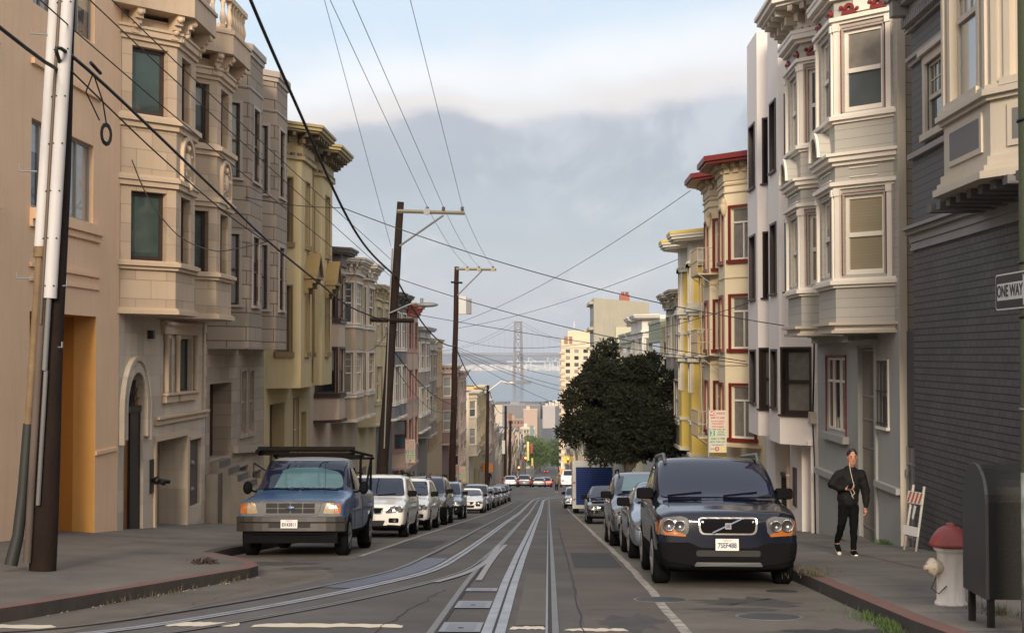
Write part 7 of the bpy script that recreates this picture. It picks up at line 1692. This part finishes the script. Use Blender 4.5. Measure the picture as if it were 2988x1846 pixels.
    for (px, py, pz, dx, dy, dz) in ((-.157, .25, .12, -.004, -.5, -.2), (.042, -.12, .06, .02, -1, -.03)):
        d = Vector((dx, dy, dz)).normalized(); p0 = Vector((px, py, pz)); s = MB(); s.tube([p0-d*.05, p0+d*.05, p0+d*.14, p0+d*.20], [.042, .050, .046, .03], 10); o = s.build('shoe', blackpl, None, weld=False); o.parent = b
        s = MB(); s.tube([p0-d*.055+Vector((0, 0, -.035)), p0+d*.05+Vector((0, 0, -.038)), p0+d*.205+Vector((0, 0, -.03))], [.035, .045, .034], 8, sm=False); k = s.build('sole', whitep, None, weld=False); k.parent = o
    hr = MB(); hr.ball((.05, -.015, 1.745), .098, 16, 0, (.92, 1.02, .80)); hr.ball((.045, -.070, 1.805), .048, 12, 0, (1.25, .7, .7)); hr.ball((.05, -.03, 1.80), .07, 12, 0, (.95, 1.0, .6)); o = hr.build('hair', hairm, None, weld=False); o.parent = b
    if detail:
        for s_ in (-1, 1):
            e = MB(); e.ball((.048+s_*.032, -.132, 1.685), .011, 8); o = e.build('eye', blackm, None); o.parent = b
            e = MB(); e.tube([(.048+s_*.016, -.137, 1.71), (.048+s_*.048, -.128, 1.712)], .006, 6); o = e.build('eyebrow', hairm, None, weld=False); o.parent = b
            e = MB(); e.ball((.048+s_*.080, -.05, 1.675), .022, 8, 0, (.35, .7, 1.2)); o = e.build('ear', skinm, None); o.parent = b
        e = MB(); e.tube([(.048, -.135, 1.695), (.048, -.160, 1.655), (.048, -.14, 1.645)], [.008, .014, .010], 8); o = e.build('nose', skinm, None, weld=False); o.parent = b
        e = MB(); e.tube([(.026, -.132, 1.622), (.048, -.140, 1.620), (.070, -.132, 1.622)], .007, 6); o = e.build('mouth', plain('lips', (.26, .09, .07)), None, weld=False); o.parent = b
        e = MB(); e.tube([(-.02, -.12, 1.60), (.0, -.135, 1.45), (.03, -.15, 1.30), (.05, -.17, 1.22), (.02, -.18, 1.16), (.06, -.18, 1.08), (-.0, -.2, 1.03), (.04, -.18, .99), (-.02, -.26, 1.1), (-.06, -.29, 1.17)], .0045, 5); o = e.build('earphone_cable', whitep, None, weld=False); o.parent = b
    return b
pz = swz(5.1, 23.2)
person('man in black jacket and trousers walking up the right sidewalk looking at his phone', 5.10, 23.2, pz, scale=.98)
m = MB(); m.box(-.035, .035, -.065, .065, -.005, .005); ph = m.build('mobile_phone', blackpl, None, loc=(0, 0, 0)); ph.location = (5.10-.045, 23.2-.31, pz+1.19); ph.rotation_euler = (R(25), 0, R(-25)); tag(ph, 'dark phone held in the walking man\'s right hand', 'phone')
person('small distant person in brown crossing the far intersection', .95, 153.5, gz(153.5), plain('brown_coat', (.10, .07, .05)), 1.0, False)
person('dark clothed person standing on the left far sidewalk by the grey saloon', -7.2, 164, swz(-7.2, 164), jackm, 1.0, False)

# ================================================================= STREET FURNITURE
hx, hy = 4.22, 14.4; hz = swz(hx, hy)
H_ = thing('fire_hydrant', 'white fire hydrant with a weathered red domed top', 'hydrant', (hx, hy, hz))
hw_ = mat('hydrant_white', (.70, .66, .60), .55, var=.05, vscale=3, bump=.6, bscale=14, dirt=.75); hr_ = mat('hydrant_red', (.24, .045, .038), .5, var=.15, vscale=6, bump=.3, dirt=.3)
m = MB(); m.lathe([(.17, 0), (.165, .03), (.145, .05), (.140, .30), (.138, .54), (.15, .56), (.172, .575), (.172, .60), (.16, .62)], (hx, hy, hz), n=28); m.build('barrel', hw_, H_)
m = MB(); m.lathe([(.178, .605), (.215, .615), (.218, .645), (.205, .66), (.200, .685), (.165, .74), (.13, .785), (.085, .815), (.045, .825), (.045, .85), (.02, .86)], (hx, hy, hz), n=28)
for i in range(8): a = i*.785; m.ball((hx+.185*math.cos(a), hy+.185*math.sin(a), hz+.665), .02, 6)
m.build('bonnet', hr_, H_)
m = MB(); m.lathe([(.075, .10), (.075, .19), (.095, .195), (.095, .225), (.07, .235), (.065, .26), (.025, .265), (.025, .30)], (hx, hy, hz+.40), (-1, -.25, 0), n=18)
for i in range(8): a = i*.785; m.ball((hx-.20+.0*math.cos(a), hy-.05+.085*math.cos(a), hz+.40+.085*math.sin(a)), .014, 6)
m.build('nozzle', mat('hydrant_cap_cream', (.50, .43, .33), .6, dirt=.5, bump=.4), H_)
m = MB(); m.lathe([(.085, .11), (.085, .2), (.1, .205), (.1, .235), (.03, .24)], (hx, hy, hz+.38), (.25, -1, 0), n=18) if False else m.tube([(hx-.16, hy-.04, hz+.30), (hx-.22, hy-.06, hz+.18), (hx-.15, hy-.09, hz+.13), (hx-.08, hy-.13, hz+.22)], .006, 5); m.build('chain', blackm, H_)
# mail box
mz = gz(12.5)+.15; mbm = mat('mailbox_olive_black', (.013, .0125, .011), .5, var=.2, bump=.3, bscale=30, dirt=.3, spec=.25)
B_ = thing('mail_box', 'dark olive round topped mail box on legs beside the hydrant', 'mailbox', (4.2, 12.7, mz))
prof = [(12.36, -2.20), (13.00, -2.20), (13.00, -1.33)]+[(12.68+.32*math.cos(math.pi*i/14), -1.33+.32*math.sin(math.pi*i/14)) for i in range(1, 14)]+[(12.36, -1.33)]
def arch(mb_, x0, x1, pr): n = len(pr); a = [Vector((x0, y, z)) for y, z in pr]; b = [Vector((x1, y, z)) for y, z in pr]; mb_.mesh(a+b, [tuple(range(n))[::-1], tuple(range(n, 2*n))]+[(i, (i+1) % n, n+(i+1) % n, n+i) for i in range(n)])
m = MB(); arch(m, 3.95, 4.53, prof); m.build('box', mbm, B_, bevel=.006)
big = [(12.68+(y-12.68)*1.05, -1.33+(z+1.33)*(1.05 if z > -1.4 else 1.0)) for y, z in prof]
m = MB(); arch(m, 3.93, 3.962, big); arch(m, 4.518, 4.55, big); m.build('rim', mat('mailbox_rim', (.05, .05, .052), .35, bump=.1), B_, bevel=.005)
for x in (3.965, 4.46):
    for y in (12.38, 12.92): m = MB(); m.box(x, x+.055, y, y+.055, gz(y)+.1, -2.19); m.build('leg', mbm, B_)
# green lamp post with ONE WAY sign
lp = thing('street_lamp', 'green painted steel lamp post with peeling paint at the right edge', 'lamp post', (3.955, 11.1, gz(11.1)+.15))
grn = mat('peeling_green_paint', (.055, .075, .035), .6, var=.12, vscale=1.5, bump=.5, bscale=20)
pg = mat('bare_patch_metal', (.25, .27, .25), .6, col2=(.09, .12, .055), var=.2, vscale=6, bump=.5)
m = MB(); m.tube([(3.955, 11.1, gz(11.1)+.1), (3.955, 11.1, -.95)], [.128, .125], 24); m.build('lower_shaft', pg, lp); m = MB(); m.tube([(3.955, 11.1, -.95), (3.955, 11.1, 7.5)], [.125, .10], 24, cap=False); m.tube([(3.955, 11.1, 7.4), (3.3, 11.1, 8.0), (2.2, 11.1, 8.2)], .04, 8); m.build('shaft', grn, lp)
for z in (1.9, .30, .74, -.45): m = MB(); m.tube([(3.955, 11.1, z), (3.955, 11.1, z+.02)], .131, 24); m.build('steel_strap', galv if z == -.45 else blackm, lp)
sg = thing('one_way_sign', 'black and white ONE WAY arrow sign strapped to the green lamp post', 'sign', (3.80, 11.16, .52))
signb = plain('sign_black', (.018, .018, .018), .4); signw = plain('sign_white', (.60, .60, .58), .4)
m = MB(); yy0, yy1, zz0, zz1 = 10.72, 11.60, .375, .675
o_ = rr(yy0, yy1, zz0, zz1, .035); n = len(o_); m.mesh([Vector((3.80, y, z)) for y, z in o_]+[Vector((3.806, y, z)) for y, z in o_], [tuple(range(n)), tuple(range(n, 2*n))[::-1]]+[(i, (i+1) % n, n+(i+1) % n, n+i) for i in range(n)]); pl_ = m.build('panel', signw, sg)
o_ = rr(yy0+.012, yy1-.012, zz0+.012, zz1-.012, .028); m = MB(); m.mesh([Vector((3.7985, y, z)) for y, z in o_], [tuple(range(len(o_)))]); m.build('black_field', signb, sg)
ar = [(11.55, .455), (11.55, .595), (10.93, .595), (10.93, .655), (10.75, .525), (10.93, .395), (10.93, .455)]
m = MB(); m.mesh([Vector((3.797, y, z)) for y, z in ar], [tuple(range(len(ar)))]); m.build('arrow', signw, sg)
Mx = Matrix(((0, 0, -1, 3.795), (-1, 0, 0, 11.24), (0, 1, 0, .525), (0, 0, 0, 1)))
o = text_mesh(None, 'lettering', 'ONE WAY', .135, Mx, signb, w=.98, bold=.003, ext=.0008); o.data.transform(Matrix.Translation(-Vector(sg.location))); o.parent = sg
# parking signs
def parking_sign(label, x, y, ztop, full=True):
    t = thing('parking_sign', label, 'sign', (x, y, swz(x, y))); W_ = .46
    m = MB(); m.tube([(x-.24, y+.03, swz(x, y)-.05), (x-.24, y+.03, ztop+.06)], .028, 8); m.build('post', galv, t)
    def panel(z1, h_, cream):
        m = MB(); m.box(x-W_/2, x+W_/2, y-.004, y, z1-h_, z1); return m.build('panel', cream, t)
    cream = plain('sign_cream', (.44, .41, .34), .5); red = plain('sign_red', (.42, .04, .03), .5); green = plain('sign_green', (.03, .22, .10), .5)
    def tx(s, x_, z_, sz, m_, par, w_=1, al='CENTER', bold=.002):
        o = text_mesh(None, 'lettering', s, sz, Matrix.Translation((x_, y-.0065, z_)) @ Matrix.Rotation(math.pi/2, 4, 'X'), m_, al, .0008, w_, bold); o.data.transform(Matrix.Translation(-Vector(t.location))); o.parent = par
    a = panel(ztop, .50, cream); m = MB(); m.box(x-.21, x-.06, y-.006, y-.0042, ztop-.145, ztop-.02); m.build('red_square', red, a)
    tx('NO', x-.135, ztop-.085, .12, signw, a, .8); tx('PARKING', x+.08, ztop-.085, .088, red, a, .62)
    tx('8AM TO 10AM', x, ztop-.20, .075, red, a, .75); tx('1ST & 3RD THURSDAY', x, ztop-.295, .055, red, a, .68); tx('OF EACH MONTH', x, ztop-.36, .055, red, a, .7); tx('STREET CLEANING', x, ztop-.44, .055, red, a, .7)
    z2 = ztop-.52; b = panel(z2, .60, cream); m = MB(); m.box(x-.21, x-.075, y-.006, y-.0042, z2-.16, z2-.02); m.build('green_square', green, b)
    tx('2', x-.143, z2-.09, .16, signw, b); tx('HOUR', x+.085, z2-.06, .075, green, b, .8); tx('PARKING', x+.085, z2-.13, .068, green, b, .7)
    tx('8AM TO 9PM', x, z2-.235, .08, green, b, .8); tx('MON THRU SAT', x, z2-.32, .072, green, b, .75); tx('EXCEPT VEHICLES WITH', x, z2-.40, .036, green, b, .8)
    for dx, mm_, ch in ((-.02, red, 'A'), (.15, plain('sign_yellow', (.62, .40, .03), .5), 'C')):
        m = MB(); m.lathe([(.06, 0), (.06, .0015)], (x+dx, y-.0042, z2-.505), (0, -1, 0), n=20); m.build('permit_dot', mm_, b); tx(ch, x+dx, z2-.505, .07, signw, b)
    tx('PERMITS', x-.145, z2-.505, .038, green, b, .8)
    return t
parking_sign('pair of street cleaning and two hour parking signs above the navy SUV on the right', 4.50, 36.2, -1.47)
parking_sign('pair of parking signs on the left sidewalk between the second pole and the pink house', -6.62, 65, -4.05); parking_sign('small pair of parking signs farther down on the left beyond the third pole', -6.35, 100, -8.2)
# folded barricade against the wall
bx, by = 6.42, 24.35; bz = swz(bx, by); t = thing('folding_barricade', 'folded white barricade with orange striped board leaning against the dark brick wall', 'barricade', (bx, by, bz))
al = plain('dull_aluminium', (.48, .47, .44), .5, dirt=.3); orn = plain('orange_stripe', (.45, .10, .03), .5)
def bb(u, h): return Vector((bx+.17*h/1.15+u*.30, by-u*.95, bz+h))
m = MB(); 
for u in (-.17, .17): m.tube([bb(u*1.1, 0), bb(u, 1.16)], .024, 6)
m.build('frame', al, t)
def slab(h0, h1, ww, m_, nm, off=.03):
    k = MB(); p = [bb(-ww, h0), bb(ww, h0), bb(ww, h1), bb(-ww, h1)]; d = Vector((-off, -.0, 0)); k.hexa([p[0]+d, p[1]+d, p[1]+d*1.5, p[0]+d*1.5, p[3]+d, p[2]+d, p[2]+d*1.5, p[3]+d*1.5]); return k.build(nm, m_, t)
sb = slab(.84, 1.05, .24, signw, 'striped_board'); slab(.28, .44, .25, signw, 'lower_board')
k = MB()
for i in range(4):
    u = -.2+i*.115; k.mesh([bb(u-.03, .85)-Vector((.047, 0, 0)), bb(u+.03, .85)-Vector((.047, 0, 0)), bb(u+.09, 1.04)-Vector((.047, 0, 0)), bb(u+.03, 1.04)-Vector((.047, 0, 0))], [(0, 1, 2, 3)])
o = k.build('stripes', orn, None); o.data.transform(Matrix.Translation(-Vector(t.location))); o.parent = sb
k = MB(); k.mesh([bb(.02, .82)-Vector((.05, 0, 0)), bb(.10, .80)-Vector((.05, 0, 0)), bb(.08, .56)-Vector((.06, 0, 0)), bb(.02, .6)-Vector((.06, 0, 0))], [(0, 1, 2, 3)]); o = k.build('torn_notice', signw, None); o.data.transform(Matrix.Translation(-Vector(t.location))); o.parent = t
# neon and shop signs down the street
def board(label, x, y, z0, z1, w_, c, emit=0, cat='shop sign'):
    t = thing('shop_sign', label, cat, (x, y, z0)); m = MB(); m.box(x-w_/2, x+w_/2, y, y+.4, z0, z1); m.build('board', mat('sign_'+'%d%d%d' % tuple(int(v*10) for v in c)+('e' if emit else ''), c, .5, emit=emit, var=.2, vscale=1.5, bump=0), t)
    m = MB(); m.tube([(x, y+.2, (z0+z1)/2), (x-2.5 if x < 0 else x+2.5, y+.2, (z0+z1)/2)], .08, 5); m.build('bracket_arm', blackm, t)
board('tall glowing yellow vertical shop sign down the street', -7.1, 470, -36.5, -30, .8, (.62, .52, .16), .12); board('red vertical shop sign beside the yellow one', -6.2, 500, -36.2, -32.5, .8, (.30, .02, .02), .05); board('second yellow sign lower and farther than the tall one', -6.2, 520, -42.5, -39.5, .7, (.65, .55, .12), .15)
board('small red square sign above the traffic light', -7.6, 430, -33.6, -32.3, 1.2, (.32, .04, .03)); board('teal and white sign block hanging high over the far street', -6.4, 520, -31, -27, 1.4, (.12, .2, .19)); board('yellow sunflower coloured sign on the right of the far street', 5.8, 440, -35, -32.8, 1.8, (.75, .42, .02), .3); board('orange banner on the right of the far street', 4.2, 430, -39, -36, 1.1, (.8, .25, .03), .3); board('orange awning sign low past the intersection on the left', -8.5, 188, -16.2, -15.0, 1.6, (.45, .17, .03)); board('white sign board on the right of the far street', 4.8, 445, -37.3, -35, 1.4, (.7, .68, .62))
def traffic_light(label, x, y, zt):
    t = thing('traffic_light', label, 'traffic light', (x, y, gz(y))); m = MB(); m.tube([(x, y, gz(y)), (x, y, zt-.9)], .1, 6); m.build('post', blackm, t); m = MB(); m.box(x-.28, x+.28, y, y+.3, zt-1.1, zt); h = m.build('housing', blackm, t)
    m = MB(); m.ball((x, y-.05, zt-.25), .2, 10); m.build('red_light', mat('lamp_red_lit', (1, .16, .03), .4, emit=9, bump=0, var=0), h)
traffic_light('traffic light showing red on the left of the next crossing', -5.4, 320, -24.0); traffic_light('traffic light showing red on the right of the next crossing', 4.6, 320, -24.2); traffic_light('low red signal beside the left traffic light', -7.0, 322, -26.4)
# plants and litter at the kerbs
def tuft(label, x, y, z, n, s, m_, seed):
    rn = random.Random(seed); k = MB(); pts = []; fs = []
    for i in range(n):
        a = rn.uniform(0, 6.28); r_ = abs(rn.gauss(0, s)); p = Vector((x+r_*math.cos(a)*.6, y+r_*math.sin(a)*1.6, z)); h_ = rn.uniform(.03, .10); d = Vector((rn.uniform(-.04, .04), rn.uniform(-.04, .04), h_)); q = Vector((rn.uniform(-1, 1), rn.uniform(-1, 1), 0)).normalized()*.006; j = len(pts); pts += [p-q, p+q, p+d]; fs.append((j, j+1, j+2))
    k.mesh(pts, fs); tag(k.build('grass', m_, None, loc=(x, y, z), weld=False), label, 'grass', kind='stuff')
grs = mat('kerb_grass', (.055, .10, .02), .7, bump=0); dry = mat('dry_weeds', (.11, .095, .05), .9, bump=0)
tuft('bright green weeds growing in the right gutter', 3.38, 13.5, gz(13.5), 700, .14, grs, 1); tuft('weeds along the right kerb farther up', 3.38, 14.4, gz(14.4), 250, .22, grs, 2); tuft('moss at the foot of the grey victorian wall', 6.7, 27.2, swz(6.7, 27.2), 500, .25, grs, 3); tuft('green weeds on the sidewalk edge beside the mail box', 4.4, 13.4, swz(4.4, 13.4), 200, .2, dry, 5); tuft('grass by the kerb beside the navy SUV wheel', 3.6, 18.5, swz(3.6, 18.5), 200, .3, dry, 6)
rn = random.Random(12)
for i, (x, y) in enumerate(((-5.2, 15.7), (-4.85, 17.0), (-4.5, 18.5), (-5.05, 16.3))): tuft(('dry weeds low on the left kerb face', 'dry weeds in the middle of the left kerb', 'dry weeds near the left kerb point', 'second dry weed patch on the left kerb')[i], x+.03, y, gz(y), 260, .25, dry, 20+i)
k = MB(); pts = []; fs = []
for i in range(90):
    a = rn.uniform(0, 6.28); p = Vector((-5.1+.22*math.cos(a)*rn.random(), 19.9+.35*math.sin(a)*rn.random(), swz(-5, 20)+rn.uniform(0, .06))); j = len(pts); pts += [p, p+Vector((rn.uniform(-.06, .06), rn.uniform(-.08, .08), .02)), p+Vector((rn.uniform(-.05, .05), rn.uniform(-.05, .05), .05))]; fs.append((j, j+1, j+2))
k.mesh(pts, fs); tag(k.build('leaf_pile', mat('dead_leaves', (.045, .025, .018), .9, bump=0), None, loc=(-5.1, 19.9, swz(-5, 20)), weld=False), 'small pile of dead leaves on the left sidewalk corner', 'leaves', kind='stuff')
k = MB(); pts = []; fs = []
for i in range(60):
    y = rn.uniform(14.2, 19.4); xs_ = {14: -5.42, 15: -5.15, 16: -4.93, 17: -4.7, 18: -4.48, 19: -4.28}[int(y)]; p = Vector((xs_+rn.uniform(.02, .18), y, gz(y)+.008)); j = len(pts); s_ = rn.uniform(.008, .03); pts += [p, p+Vector((s_, .01, .004)), p+Vector((s_*.4, s_*1.5, .01))]; fs.append((j, j+1, j+2))
k.mesh(pts, fs); tag(k.build('litter', plain('pale_litter', (.35, .31, .24)), None, loc=(-5, 16, gz(16)), weld=False), 'scraps of pale litter along the left gutter', 'litter', kind='stuff')
# air over the bay
k = MB(); k.box(-6500, 6500, -95, 15500, -76, 340)
hzm = bpy.data.materials.new('haze'); hzm.use_nodes = True; t_ = hzm.node_tree; t_.nodes.clear(); v_ = t_.nodes.new('ShaderNodeVolumePrincipled'); v_.inputs['Color'].default_value = (.86, .90, 1, 1); v_.inputs['Density'].default_value = .000085; v_.inputs['Anisotropy'].default_value = .2
o_ = t_.nodes.new('ShaderNodeOutputMaterial'); t_.links.new(v_.outputs[0], o_.inputs['Volume'])
tag(k.build('haze', hzm), 'pale haze filling the air over the street and bay', 'haze', kind='stuff')
